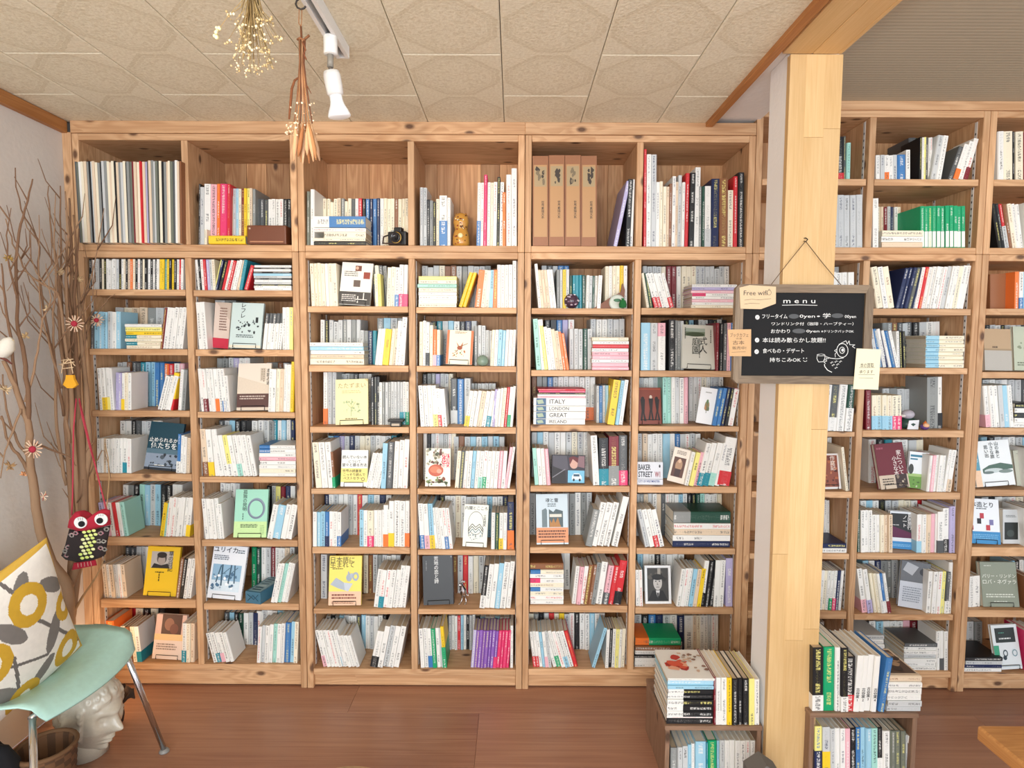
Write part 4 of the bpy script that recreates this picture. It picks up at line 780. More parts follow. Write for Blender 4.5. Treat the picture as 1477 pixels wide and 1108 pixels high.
face('C1', 'c1r4', 494, 700, 470, 768, 46, 'dark blue book with white brush title fading to grey below', '14404F', [('r', 0, 0, 1, .34, '8A97A8'), ('r', 0, .34, 1, .44, '53707F'), ('r', 0, .0, 1, .05, '232A33'), ('t', .46, .62, .026, 'F4F4F0', '止められるか'), ('t', .5, .5, .026, 'F4F4F0', '俺たちを'), ('b', .1, .1, .95, .32, 16, .07, ['3A444E', '2C343D', '4B5660']), ('x', .3, .08, .62, .12, 1, 'E8E8E4')], st='dark blue cover book')
face('C2', 'c3r4', 300, 462, 630, 842, 8, 'white and yellow book with two blocks of large black lettering', 'EEEEE8', [('r', 0, .04, 1, .5, 'F4E488'), ('r', 0, 0, 1, .12, 'EFEFEA'), ('t', .5, .8, .0155, '24241F', '読んでいない本'), ('t', .5, .68, .0125, '4A4A44', 'について'), ('t', .5, .585, .0145, '24241F', '堂々と語る方法'), ('t', .42, .42, .0125, '3A3620', '世界の読書家'), ('t', .5, .32, .0125, '3A3620', 'こっそり読んで'), ('t', .46, .22, .0125, '3A3620', 'ベストセラー'), ('o', .84, .2, .06, .05, .25, '3A3620')], st='white and yellow lettered book')
face('C2', 'c4r4', 815, 968, 620, 832, 4, 'white book with a large red bean and leafy illustration', 'EDE7D6', [('b', .02, .55, .7, .98, 26, .09, ['4A5A44', '8A8A74', '6A3A30', 'A6A08A']), ('e', .42, .42, .3, .16, 'C25A3E'), ('e', .38, .44, .2, .09, 'D77A58'), ('e', .55, .4, .1, .06, 'E7A088'), ('b', .02, .02, .98, .24, 18, .1, ['7A8A52', 'C9C2A2', '8A4A34', '596A40']), ('r', .66, .5, .96, .86, 'D8405A'), ('t', .87, .68, .021, 'F7ECE0', '小豆の', 1), ('t', .75, .66, .021, 'F7ECE0', '力と味', 1)], st='red-bean picture book')
face('C3', 'c6r4', 896, 996, 628, 842, 46, 'cream art book with a framed painting of a figure, leaning', 'E9DCCC', [('r', .12, .16, .8, .74, '5A3426'), ('e', .46, .5, .2, .18, 'B08A6A'), ('e', .46, .64, .09, .06, 'D9B494'), ('r', .3, .18, .62, .4, '3A1C16'), ('x', .2, .82, .8, .94, 3, '7A6A5C')], st=False, tilt=3, yaw=-14, Y=.04, t=.02, spine='right')
face('D1', 'c2r5', 1040, 1240, 110, 396, 16, 'mint green book with a grey ring and pale green band', 'A3DCC4', [('r', 0, 0, 1, .33, 'C9E8A4'), ('o', .66, .6, .27, .22, .22, '8A98A8'), ('o', .64, .59, .25, .2, .12, '6F7C8E'), ('t', .3, .76, .019, '24302C', '孤独の発明', 1), ('x', .2, .2, .78, .28, 3, '2C3A34'), ('y', .24, .38, .28, .5, 1, '3A4A44'), ('x', .8, .06, .94, .26, 6, 'A8C88A')], st='mint ring-cover book')
face('D2', 'c4r5', 1042, 1190, 206, 424, 14, 'cream book with an oval face drawing above a zigzag pattern', 'E9EADC', [('t', .5, .91, .0255, '202020', '内臓とこころ'), ('o', .5, .56, .32, .28, .04, '2A2A2A'), ('l', [(.2, .42), (.36, .54), (.5, .46), (.66, .54), (.82, .42)], .0025, '2A2A2A'), ('l', [(.2, .36), (.36, .48), (.5, .4), (.66, .48), (.82, .36)], .0025, '2A2A2A'), ('l', [(.22, .3), (.38, .42), (.5, .33), (.64, .42), (.8, .3)], .0025, '5A7A8A'), ('l', [(.24, .24), (.2, .42)], .002, '2A2A2A'), ('l', [(.78, .24), (.82, .42)], .002, '2A2A2A'), ('b', .26, .16, .74, .28, 16, .04, ['8AA0A8', '4A5A60', 'B8C4C4']), ('t', .86, .62, .012, '3A3A38', '三木成夫', 1)], st='oval-face cover book')
face('D3', 'c5r5', 102, 296, 140, 432, -6, 'pale blue book with grey buildings and an orange band', 'C7D6DE', [('r', 0, 0, 1, .33, 'E09668'), ('r', 0, 0, 1, .03, 'CFE0E6'), ('p', [(.18, .34), (.18, .68), (.3, .72), (.34, .68), (.34, .34)], '6A7A80'), ('p', [(.4, .34), (.4, .7), (.54, .64), (.62, .7), (.84, .66), (.84, .34)], '4C5C60'), ('r', .42, .54, .8, .6, 'D9D6C8'), ('p', [(.42, .34), (.42, .5), (.48, .42), (.54, .52), (.6, .42), (.68, .54), (.74, .4), (.78, .34)], 'B07A3C'), ('t', .5, .87, .017, '2A3036', '魂と霊'), ('x', .36, .74, .64, .82, 2, '6A767C'), ('x', .06, .12, .94, .29, 3, '6A3A20')], st='orange-footed building book')
face('D1', 'c1r6', 490, 690, 462, 770, 32, 'yellow book with a black-and-white portrait of a smoking person', 'EFC629', [('r', .14, .56, .8, .9, 'B9B4AE'), ('e', .46, .76, .15, .12, '55504C'), ('e', .46, .72, .11, .1, 'A89C94'), ('p', [(.16, .56), (.24, .66), (.46, .62), (.66, .66), (.72, .56)], '2C2A2A'), ('e', .46, .83, .15, .06, '2C2826'), ('t', .74, .7, .021, '2A2614', '草の日記', 1), ('y', .4, .3, .46, .48, 1, '4A3E10'), ('x', .3, .46, .6, .5, 1, '5A4A14')], st='yellow portrait book')
face('D1', 'c2r6', 878, 1086, 460, 778, 46, 'white magazine with a blue snowy-branches picture', 'E4E8EE', [('r', .06, .14, .9, .64, '8FB4CF'), ('r', .06, .14, .9, .34, 'D3E2EC'), ('l', [(.2, .3), (.3, .62)], .005, '3A5A70'), ('l', [(.36, .24), (.34, .64)], .006, '34546A'), ('l', [(.56, .26), (.6, .64)], .006, '3A5A70'), ('l', [(.74, .3), (.7, .64)], .005, '3A5A70'), ('l', [(.34, .44), (.56, .58)], .003, '4A6A80'), ('l', [(.58, .46), (.8, .6)], .003, '4A6A80'), ('b', .1, .16, .86, .5, 22, .06, ['F2F6FA', '5A7E9A', '4A7090']), ('t', .38, .91, .044, '1C2430', 'ユリイカ'), ('x', .06, .72, .5, .82, 3, '6A7480'), ('x', .74, .86, .94, .94, 2, '6A7480'), ('t', .2, .19, .02, 'C2D4E0', '一九六')], st='snowy-scene magazine', name='magazine', cat='magazine')
face('D2', 'c3r6', 226, 424, 516, 806, 8, 'yellow book with a squirrel on an open book and a pink band', 'F4E067', [('r', 0, 0, 1, .28, 'F0C4A4'), ('t', .4, .91, .0255, '5A5428', '日本語に'), ('t', .4, .81, .0255, '5A5428', '生まれて'), ('p', [(.04, .42), (.22, .56), (.46, .46), (.5, .3), (.3, .34)], 'AEB8C4'), ('p', [(.46, .46), (.74, .44), (.6, .28), (.5, .3)], 'C6CED8'), ('e', .62, .56, .09, .08, 'A4B0BE'), ('e', .7, .6, .05, .05, 'B0BAC6'), ('o', .82, .58, .1, .09, .5, 'A4B0BE'), ('p', [(.57, .64), (.6, .7), (.64, .64)], 'A4B0BE'), ('x', .1, .72, .46, .76, 1, '7A7030'), ('x', .1, .12, .9, .24, 2, '8A4A3A'), ('x', .1, .03, .8, .08, 2, '9A6A50')], st='squirrel cover book')
face('D2', 'c4r6', 806, 990, 516, 806, -8, 'matt black book with a single white column of title', '2B2D2F', [('t', .45, .7, .0265, 'E4E4E2', '荒地の恋と詩', 1), ('y', .1, .7, .14, .9, 1, '8A8C8E'), ('r', .93, .95, .98, .98, '8A8C8E')], st='matt black book', t=.03)
face('E1', 'c1r7', 735, 882, 160, 378, 26, 'pale pink book with a dark brown photo on the upper half', 'E3CFC2', [('r', .0, .56, 1, 1, 'D9B4A6'), ('r', .2, .56, .86, 1, '4A2A24'), ('e', .45, .78, .16, .14, '8A5A48'), ('e', .62, .68, .14, .12, '6A3A30'), ('r', 0, .42, 1, .56, 'E4C08A'), ('x', .1, .2, .8, .36, 3, '9A8478')], st='pale pink photo book')
# right-hand room
face('R2', 'c9r3', 1262, 1412, 362, 590, -8, 'tan paper-covered book with a grey lower half', 'B79C7C', [('r', 0, 0, 1, .5, 'B4B0A8'), ('r', 0, .48, 1, .52, 'A08A6C'), ('x', .3, .52, .5, .6, 1, '6A5A48')], st=False, tilt=8, Y=.03, yaw=0, t=.02)
face('R2', 'c9r3', 1425, 1600, 350, 590, -10, 'pale green book with brown leaf print beyond the tan book', 'BCC3AE', [('b', .1, .3, .9, .8, 12, .08, ['8A947C', 'A4AC94', '77816A']), ('x', .1, .1, .6, .2, 2, '6A705C')], st=False, tilt=8, Y=.05)
face('R3', 'c7r5', 130, 288, 248, 482, -20, 'white-bordered book with a rust-red leaf picture', 'DDD9D6', [('r', .06, .06, .92, .95, '8A4630'), ('b', .1, .1, .88, .9, 34, .09, ['A85A34', '6A2E20', 'B8704A', '54241A']), ('t', .72, .72, .02, 'E8D8C8', '作庭記', 1)], st='rust-red leaf print')
face('R3', 'c8r5', 545, 735, 186, 488, -50, 'maroon book with white title, leaning away from the green landscape cover', '6A1A28', [('r', 0, 0, 1, .3, 'CBB9A4'), ('t', .8, .5, .02, 'E8DCD8', '家についての', 1), ('t', .62, .48, .02, 'E8DCD8', '小さな本', 1), ('x', .1, .08, .5, .24, 3, '4A4038'), ('r', .55, .0, .95, .3, '3A2A28'), ('b', .58, .03, .92, .26, 8, .07, ['8A7A6A', 'C4B49E', '5A4A40']), ('x', .05, .86, .3, .94, 1, '9A5060')], st='maroon cover book', t=.022, Y=.02)
face('R3', 'c8r5', 722, 842, 240, 478, 14, 'white book with blue lines over a green landscape band', 'E6ECF0', [('r', .05, .86, .8, .92, '2E7A98'), ('r', .05, .78, .4, .82, '2E7A98'), ('r', 0, .0, 1, .36, '6A9A42'), ('r', 0, .32, 1, .4, 'A4C47A'), ('e', .12, .52, .12, .14, '3A3E3A'), ('b', .1, .05, .9, .24, 8, .06, ['4A6A30', 'C8D4B4'])], st=False, tilt=5, Y=.05, yaw=-12)
face('R3', 'c9r5', 1168, 1425, 170, 474, -50, 'white book with a hillside and snow landscape beside a blue strip', 'E6EBEC', [('p', [(.22, .38), (.4, .46), (.7, .5), (1, .44), (1, .36), (.22, .3)], '4E6A5E'), ('e', .5, .34, .24, .05, 'C4D0D0'), ('e', .8, .31, .18, .04, '7A8A86'), ('e', .36, .3, .14, .03, '6A7A78'), ('r', 0, .36, .16, 1, '5A9AB0'), ('r', 0, 0, .16, .36, 'EBC8A8'), ('t', .52, .78, .017, '3A4446', '小さな旅', 1), ('t', .66, .78, .017, '3A4446', '山のあと', 1), ('t', .38, .76, .017, '3A4446', '思い出', 1), ('t', .08, .66, .015, 'E8F0F0', '庭の記', 1)], st='hillside landscape book')
face('R3', 'c9r5', 1432, 1640, 226, 474, -30, 'pale sage book with a framed title, past the hillside landscape cover', 'C4C7B8', [('x', .2, .68, .8, .74, 1, '6A6C60'), ('x', .2, .56, .7, .6, 1, '6A6C60'), ('o', .5, .3, .08, .08, .3, '7A7C70'), ('r', .08, .9, .92, .91, '8A8C80')], st=False, tilt=8, Y=.06)
face('R3', 'c8r6', 606, 752, 625, 870, 6, 'white book with a black and purple block and a blue foot', 'DDE4EC', [('r', .04, .3, .96, .95, '22262A'), ('p', [(.04, .3), (.96, .3), (.96, .42), (.04, .62)], '5A1A44'), ('r', 0, .0, 1, .2, '3A8AC8'), ('t', .78, .74, .017, 'ECECEC', '貧困旅行', 1), ('t', .58, .74, .017, 'ECECEC', 'ノート', 1), ('x', .1, .62, .4, .66, 1, 'C8C8C8'), ('x', .1, .06, .9, .14, 2, '8AC0E4')], st=False, yaw=-12, tilt=3, Y=.05, t=.02)
face('R3', 'c9r6', 1136, 1325, 545, 852, -14, 'white book with red, black and lilac squares over a blue band', 'E9EEF2', [('r', 0, 0, 1, .27, '3A8CC4'), ('r', .32, .56, .46, .68, 'B83A46'), ('r', .22, .44, .36, .56, '24262C'), ('r', .64, .42, .78, .54, '7A78A8'), ('r', .52, .3, .66, .42, 'C03A44'), ('r', .02, .3, .08, .4, 'B83A46'), ('t', .42, .86, .026, '2A2E34', '本造とり'), ('x', .2, .76, .6, .8, 1, '5A6068'), ('x', .06, .1, .94, .22, 3, '7AB8E0')], st='coloured-squares book')
face('R3', 'c9r6', 1332, 1470, 612, 872, 4, 'grey-white book with a large black photo panel', 'C8CBCC', [('r', .08, .12, .8, .62, '1E2422'), ('e', .4, .3, .2, .1, '3A4440'), ('x', .15, .76, .7, .84, 2, '7A7E80')], st=False, yaw=8, tilt=6, Y=.03, t=.03)
face('R4', 'c8r7', 668, 826, 142, 470, 20, 'grey photo-cover book with pale lower panel, angled on the shelf', '8E939A', [('r', 0, 0, 1, .56, 'C8CED8'), ('r', 0, .56, 1, 1, '6A6E74'), ('p', [(.06, .8), (.4, .7), (.6, .9), (.2, .98)], 'B4B8BE'), ('e', .8, .8, .16, .08, '3A3E46'), ('x', .12, .12, .8, .46, 7, '8A929E')], st=False, yaw=-16, tilt=4, Y=.05, t=.02)
face('R4', 'c9r7', 1212, 1450, 140, 466, -26, 'olive green book with white script title', '8A9180', [('t', .5, .68, .026, 'E8EAE0', 'バリー・リンドン'), ('t', .5, .55, .026, 'E8EAE0', 'ロバ・ネヴァラ'), ('x', .1, .2, .9, .3, 2, 'D8DCD0'), ('x', .3, .1, .7, .14, 1, 'C8CCC0'), ('x', .1, .9, .3, .94, 1, 'C8CCC0')], st='olive cover book', t=.02)
face('R4', 'c9r8', 1300, 1470, 552, 845, -44, 'white book with a black title block and green spine band', 'DCE3E6', [('r', .12, .6, .88, .93, '26302F'), ('x', .25, .66, .76, .72, 1, 'D8DCDC'), ('x', .25, .8, .5, .84, 1, '4A8A7A'), ('r', 0, .1, .2, .54, '3FA07C'), ('o', .42, .36, .09, .08, .35, '3A4A52'), ('o', .78, .36, .1, .08, .3, '7A9AA4'), ('e', .38, .26, .07, .05, '2A3A44'), ('r', .04, .06, .96, .09, 'B8C4C8')], st='green-spined white book')
# ------------------------------------------------------------------ turn the records into objects
NB_ = 300 - len(FACES) + 14
byk = {}
for b in BOOKS: byk.setdefault(b['kind'], []).append(b)
def solid(b):
    return b['kind'] in ('record_sleeve', 'cd_case', 'boxed_volume', 'box_file')
def build(b):
    """cover, page block and paper band of one book, in its own frame"""
    t, h, d = b['t'], b['h'], b['d']; ink = ink_for(b['tok'][0]); out = []
    if b['kind'] == 'record_sleeve':
        s = MB(); e = R.uniform(0, .006)
        s.box((-t/2, 0, 0), (t/2, d, h-e), b['col'], ink=(*ink, b['seed'])); return [('record_sleeve', s, PAINT)]
    if b['kind'] == 'cd_case':
        s = MB(); s.box((-t/2, 0, 0), (t/2, d, h), b['col']); cs = t*.9
        s.add([(-t*.42, -.0004, .002), (t*.42, -.0004, .002), (t*.42, -.0004, h-.002), (-t*.42, -.0004, h-.002)], [(0, 1, 2, 3)], b['col'], (*ink, b['seed']), [[(0, h/cs), (1, h/cs), (1, 0), (0, 0)]]); return [('cd_case', s, PRINT)]
    if b['kind'] in ('boxed_volume', 'box_file'):
        s = MB(); c = min(.002, t*.1); base = shade(PAL['q'], 1.25) if b['tok'][0] in 'xq' else b['col']
        s.box((-t/2, 0, 0), (t/2, d, h), base); s.box((-t/2+c, -.0008, .002), (t/2-c, 0, h-.002), base)
        cs = t*.6; a0, a1 = (h*.1, h*.9) if b['tok'][0] == 'x' else (.004, h-.004)
        if b['tok'][0] != 'q':
            lab = MB(); x = t*.42; cc = [(a0, a1, b['col'])]
            if b['tok'][3]: cc = [(a0, h*b['tok'][4], PAL[b['tok'][3]]), (h*b['tok'][4], a1, b['col'])]
            if b['tok'][5]: cc = [(a0, h*.52, b['col']), (h*.52, a1, PAL[b['tok'][5]])]
            for q0, q1, c3 in cc:
                lab.add([(-x, -.0014, q0), (x, -.0014, q0), (x, -.0014, q1), (-x, -.0014, q1)], [(0, 1, 2, 3)], c3, (*ink, b['seed']), None if b['tok'][0] == 'x' else [[(.0, (q1-q0)/cs), (1, (q1-q0)/cs), (1, 0), (0, 0)]])
            if b['tok'][0] == 'x':
                lab.add([(-x*.9, -.0017, h*.66), (x*.9, -.0017, h*.66), (x*.9, -.0017, h*.88), (-x*.9, -.0017, h*.88)], [(0, 1, 2, 3)], lin('A9926C'))
                for g in range(9):
                    u, v, r = R.uniform(-x*.5, x*.5), R.uniform(h*.70, h*.85), R.uniform(.003, .009)
                    lab.add([(u+r*R.uniform(.5, 1.3)*math.cos(k*1.05), -.0019-.0001*g, v+r*1.6*R.uniform(.5, 1.3)*math.sin(k*1.05)) for k in range(6)], [tuple(range(6))], lin('3A2E24') if b['seed'] > .3 or g < 3 else lin('7A6A50'))
                vv, ff = text_mesh('\n'.join('世界素描大系')); lab.add([(x*.35+p*.0115, -.0019, h*.40+q*.0115) for p, q in vv], ff, lin('3A2A1C'))
            return [(b['kind'], s, PAINT), ('spine_label', lab, PRINT)]
        return [(b['kind'], s, PAINT)]
    obi = [x for x in b['bands'] if x[0] == 0 and b['row'] != 'T']; rest = [x for x in b['bands'] if x not in obi]
    if b['t'] < .006: rest = b['bands']; obi = []
    cv = cover_geo(t, h, d, b['col'], ink, b['seed'], rest, b['seed'] > .55 and t > .011)
    if b['tok'][6]: cv.uv = [None]*len(cv.uv)
    out.append((b['kind'], cv, PRINT))
    out.append(('page_block', page_geo(t, h, d, PAGE if b['seed'] > .3 else PAGE2), PAPER))
    for z0, z1, c in obi: out.append(('paper_band', band_geo(t, .0005, z1, d, c, PAL['w'] if sum(c) < 1.0 else PAL['z'], b['seed']), PRINT))
    tx = b['tok'][6]
    if tx and b['row'] != 'T':
        vv, ff = text_mesh('\n'.join(tx), .012); s = MB(); sz = t*.66; s.add([(x*sz, -.0006, h*.30+y*sz) for x, y in vv], ff, lin('2A2A2C')); out.append(('spine_lettering', s, FLAT))
    elif tx:
        vv, ff = text_mesh(tx); s = MB(); sz = t*.8; L = (max(v[0] for v in vv)-min(v[0] for v in vv))*sz
        # lying book: its spine runs along +z of its own frame, letters upright when it lies
        s.add([(-y*sz, -.0006, h*.30+L/2+x*sz) for x, y in vv], [f for f in ff], lin('3A3A3C')); out.append(('spine_lettering', s, FLAT))
        s2 = MB(); s2.add([(-t*.45, -.0006, h*.05), (t*.45, -.0006, h*.05), (t*.45, -.0006, h*.24), (-t*.45, -.0006, h*.24)], [(0, 3, 2, 1)], lin('4A6A8A')); s2.add([(-t*.2, -.0008, h*.06), (t*.3, -.0008, h*.09), (t*.2, -.0008, h*.2), (-t*.3, -.0008, h*.17)], [(0, 3, 2, 1)], lin('A8B8A0'))
        out.append(('spine_picture', s2, FLAT))
    return out
NOUN = dict(book='book', comic_book='comic paperback', record_sleeve='record sleeve', cd_case='thin case', boxed_volume='boxed volume', box_file='box file')
CATN = dict(book='book', comic_book='comic book', record_sleeve='record', cd_case='case', boxed_volume='boxed book', box_file='box file')
mass = {}
def label_for(b):
    tk = b['tok']; n = NOUN[b['kind']]; c = CNAME[tk[0]]
    if b['kind'] == 'book':
        n = 'slim book' if b['t'] < .008 else ('thick book' if b['t'] > .022 else ('small paperback' if b['h'] < .16 else 'book'))
    s = c+' '+n
    if tk[3] and tk[3] != tk[0]: s += ' with '+CNAME[tk[3]]+(' end' if b['row'] == 'T' else ' foot')
    elif tk[5]: s += ' with '+CNAME[tk[5]]+' head'
    s += ', '+b['pos']+', '+b['nick']
    w = re.findall(r"[A-Za-z0-9][A-Za-z0-9'\u2019-]*", s)
    if len(w) > 16: s = s.replace(' along the front row', ' along the front').replace(' along the back row', ' along the back')
    w = re.findall(r"[A-Za-z0-9][A-Za-z0-9'\u2019-]*", s)
    if len(w) > 16: s = s.replace(' along the front', ' in front').replace(' from the top of the stack', ' down the stack').replace(' with ', ', ').replace('the ', '')
    return s
def order(o_):
    o_.sort(key=lambda b: -b['area']); return o_
for kind, lst in byk.items():
    order(lst); keep = lst[:NB_] if kind == 'book' else lst
    for i, b in enumerate(lst):
        parts = build(b)
        if i < len(keep):
            nm, s, mt = parts[0]; o = s.obj(kind, mt); o.matrix_world = b['M']
            for nm, s, mt in parts[1:]: s.obj(nm, mt, o)
            if b['row'] == 'T' and b['pos'].startswith('topmost') and b['pos'].endswith('on the crate'):
                s = MB(); t, h, d = b['t'], b['h'], b['d']; x0 = -t/2-.0006; rr = random.Random(4)
                def blot(u, v, r, c, k):
                    s.add([(x0-.0001*k, d*u+r*rr.uniform(.5, 1.2)*math.cos(-a*.785), h*v+r*rr.uniform(.6, 1.3)*math.sin(-a*.785)) for a in range(8)], [tuple(range(7, -1, -1))], lin(c))
                if 'white pillar' in b['nick']:
                    for k in range(16): blot(rr.uniform(.3, .75), rr.uniform(.18, .5), .016, rr.choice(['C23A2A', 'D8563A', 'A82A22', 'E8A88A']), k)
                    for k in range(16, 34): blot(rr.uniform(.2, .85), rr.uniform(.5, .95), .007, rr.choice(['B8A08A', '8A6A5A', 'D8B8A0']), k)
                else:
                    s.add([(x0, d*u, h*v) for u, v in ((.1, .06), (.1, .94), (.94, .94), (.94, .06))], [(0, 1, 2, 3), ], lin('5A4436'))
                    for k in range(2, 18): blot(rr.uniform(.2, .85), rr.uniform(.15, .85), .016, rr.choice(['8A6A52', '3A2C24', 'B0906E']), k)
                s.obj('cover_print', FLAT, o)['kind'] = 'stuff'
            tag(o, label_for(b), CATN[kind], NOUN[kind]+'s, '+b['nick'])
        else:
            for nm, s, mt in parts: mass.setdefault(mt.name, [mt, MB()])[1].merge(s, b['M'])
if mass:
    s = MB(); mats = []; idx = []
    for k, (mt, q) in mass.items():
        idx += [len(mats)]*len(q.f); mats.append(mt); s.merge(q)
    me = s.mesh('packed_books')
    for q in mats: me.materials.append(q)
    me.polygons.foreach_set('material_index', idx)
    tag(link('packed_books', me), 'all the smaller books packed behind and between the larger ones', 'books', None, 'stuff')
# ------------------------------------------------------------------ small things on the shelves
def frame_place(fr, cid, x0, x1, y0, y1, lean=0, tilt=8, Y=.022, yaw=0, lift=.0008, zz=None):
    """matrix, width and height of an upright plate seen at these spots of crop FR, standing on its shelf"""
    ox, oy, sc = FR[fr]; zz = (CELLS[cid] if zz is None else zz)+lift; tl = math.radians(tilt); xm = ox+(x0+x1)/2/sc
    P0 = Vector((atx(xm, zz, Y), Y, zz)); v = Vector((0, math.sin(tl), math.cos(tl))); n = Vector((0, math.cos(tl), -math.sin(tl)))
    w = (atx(ox+x1/sc, zz, Y)-atx(ox+x0/sc, zz, Y))/math.cos(math.radians(yaw)); d = ray(xm+lean/sc, oy+y0/sc); Pt = CAM+d*((P0-CAM).dot(n)/d.dot(n))
    h = (Pt-P0).dot(v); a = math.atan2((Pt-P0).x, h)
    M = Matrix.Translation(P0+Vector((0, 0, w/2*abs(math.sin(a))))) @ Matrix.Rotation(math.radians(yaw), 4, 'Z') @ Matrix.Rotation(-tl, 4, 'X') @ Matrix.Rotation(a, 4, 'Y')
    return M, w, h
def root(name, M, label, cat, group=None):
    o = empty(name, (0, 0, 0), label, cat, group); o.matrix_world = M; return o
# street-name plate, photo card, framed portrait
M, w, h = frame_place('C3', 'c6r4', 704, 870, 703, 815, 0, 7, .03)
s = MB(); s.box((-w/2, 0, 0), (w/2, .004, h), lin('DADCE2')); o = s.obj('street_name_plate', PAINT); o.matrix_world = M; tag(o, 'white metal street-name plate with black capitals leaning on a row of books', 'sign')
art_mesh([('k', .1, .64, .55, .89, '20242C', 'BAKER', .02), ('k', .1, .33, .62, .58, '20242C', 'STREET', .02), ('k', .7, .33, .9, .58, '9A2434', 'W1', .02), ('k', .1, .1, .88, .2, '3A4A8A', 'CITY OF WESTMINSTER', .012), ('r', .0, .24, 1, .255, '5A5E6A'), ('e', .88, .82, .03, .07, '20242C')], w, h).obj('lettering', FLAT, o)
M, w, h = frame_place('C3', 'c5r4', 192, 396, 664, 815, 6, 9, .03, 6)
s = MB(); s.box((-w/2, 0, 0), (w/2, .008, h), lin('1E1A1E')); o = s.obj('photo_board', PAINT); o.matrix_world = M; tag(o, 'landscape picture board with a woman, a dark street and a light blue car', 'picture')
art_mesh([('r', .02, .03, .98, .97, '3A3640'), ('p', [(.02, .97), (.44, .97), (.5, .5), (.02, .3)], '55525C'), ('p', [(.02, .6), (.4, .44), (.44, .03), (.02, .03)], '2A2628'), ('l', [(.02, .2), (.4, .5)], .003, '8A8890'), ('e', .66, .7, .13, .18, 'D4A898'), ('p', [(.5, .9), (.62, .96), (.82, .9), (.78, .72), (.62, .86), (.54, .66)], '6A2A2E'), ('p', [(.76, .6), (.98, .55), (.98, .97), (.8, .97)], '8A6A70'), ('r', .48, .03, .98, .46, '7CC0DE'), ('p', [(.6, .14), (.6, .24), (.66, .36), (.82, .36), (.9, .24), (.9, .14)], 'E6ECF0'), ('r', .65, .25, .83, .33, '3A5A70'), ('e', .66, .13, .03, .05, '20242A'), ('e', .84, .13, .03, .05, '20242A')], w, h).obj('picture_print', FLAT, o)
M, w, h = frame_place('D3', 'c6r6', 764, 922, 574, 802, -6, 9, .035)
o = root('picture_frame', M, 'white frame with a black-and-white portrait of a person in a flat cap and tie', 'picture frame')
b_ = w*.09; s = MB()
for lo, hi in (((-w/2, 0, 0), (w/2, .014, b_)), ((-w/2, 0, h-b_), (w/2, .014, h)), ((-w/2, 0, b_), (-w/2+b_, .014, h-b_)), ((w/2-b_, 0, b_), (w/2, .014, h-b_))): s.box(lo, hi, lin('E4E6E8'))
s.obj('frame_border', PAINT, o)
s = MB(); s.box((-w/2+b_, .006, b_), (w/2-b_, .012, h-b_), lin('2A2A2C')); p = s.obj('photograph', FLAT, o)
a_ = art_mesh([('r', .1, .08, .9, .92, '3C3A38'), ('b', .12, .5, .88, .9, 10, .12, ['55504A', '2A2826', '6A6660']), ('r', .5, .7, .62, .92, '9A948C'), ('p', [(.12, .08), (.3, .34), (.7, .34), (.88, .08)], '1A1A1C'), ('p', [(.42, .34), (.5, .12), (.58, .34)], 'D0D0D0'), ('p', [(.46, .28), (.5, .1), (.54, .28)], '2A2A2C'), ('e', .5, .54, .17, .19, 'BEBAB6'), ('e', .43, .58, .03, .015, '2A2A2A'), ('e', .57, .58, .03, .015, '2A2A2A'), ('p', [(.48, .56), (.46, .48), (.53, .48)], '8A8682'), ('r', .44, .42, .56, .435, '4A4644'), ('e', .5, .69, .22, .08, '1E1E20'), ('r', .3, .63, .7, .67, '161618')], w, h)
q = a_.obj('portrait_print', FLAT, o, (0, .006, 0))
# brown case, camera, cat doll
def spotM(fr, cid, x, Y=.03, yaw=0, zz=None):
    ox, oy, sc = FR[fr]; zz = CELLS[cid] if zz is None else zz
    return Matrix.Translation((atx(ox+x/sc, zz+.02, Y), Y, zz+.0006)) @ Matrix.Rotation(math.radians(yaw), 4, 'Z'), 1/(sc*F/(Y-CAM.y))
def chbox(name, lo, hi, mat, col, parent, ch=.003):
    size = [b-a for a, b in zip(lo, hi)]; bm = bmesh.new(); bmesh.ops.create_cube(bm, size=1)
    for v in bm.verts: v.co = Vector([v.co[i]*size[i]+(lo[i]+hi[i])/2 for i in range(3)])
    bmesh.ops.bevel(bm, geom=list(bm.edges), offset=ch, segments=2, affect='EDGES', profile=.6); bm.verts.index_update()
    s = MB(); s.add([tuple(v.co) for v in bm.verts], [tuple(v.index for v in f.verts) for f in bm.faces], col); bm.free()
    return s.obj(name, mat, parent)
M, k = spotM('A1', 'c2r0', 1243, -.012)
o = root('leather_case', M, 'brown box with a thin metal slot, in front of black and white spines', 'case'); hw = 117*k; hh = 111*k
chbox('case_body', (-hw, 0, 0), (hw, .075, hh), PAINT, lin('6E3B22'), o, .004)
s = MB(); s.box((-hw*.86, -.0012, hh*.09), (hw*.86, .001, hh*.15), lin('B9825E')); s.obj('slot', PAINT, o)
s = MB(); s.lathe([(.004, 0), (.004, .002), (.002, .003)], 12, lin('C9A890'), axis=(0, -1, 0), origin=(-hw*.85, 0, hh*.82)); s.obj('stud', PAINT, o)
M, k = spotM('A2', 'c3r0', 642, -.004, -12)
o = root('camera', M, 'black camera with bright fittings beside cream spines on the top shelf', 'camera'); K = lin('17171A')
chbox('camera_body', (-.036, .0, 0), (.036, .04, .050), PAINT, K, o, .005); chbox('viewfinder_hump', (-.014, .004, .049), (.016, .034, .066), PAINT, K, o, .004)
s = MB(); s.lathe([(.0, 0), (.022, 0), (.022, .012), (.019, .014), (.019, .026), (.015, .028), (.013, .024), (0, .022)], 20, lin('222226'), axis=(0, -1, 0), origin=(.004, .001, .024)); s.obj('lens', GLOSS, o)
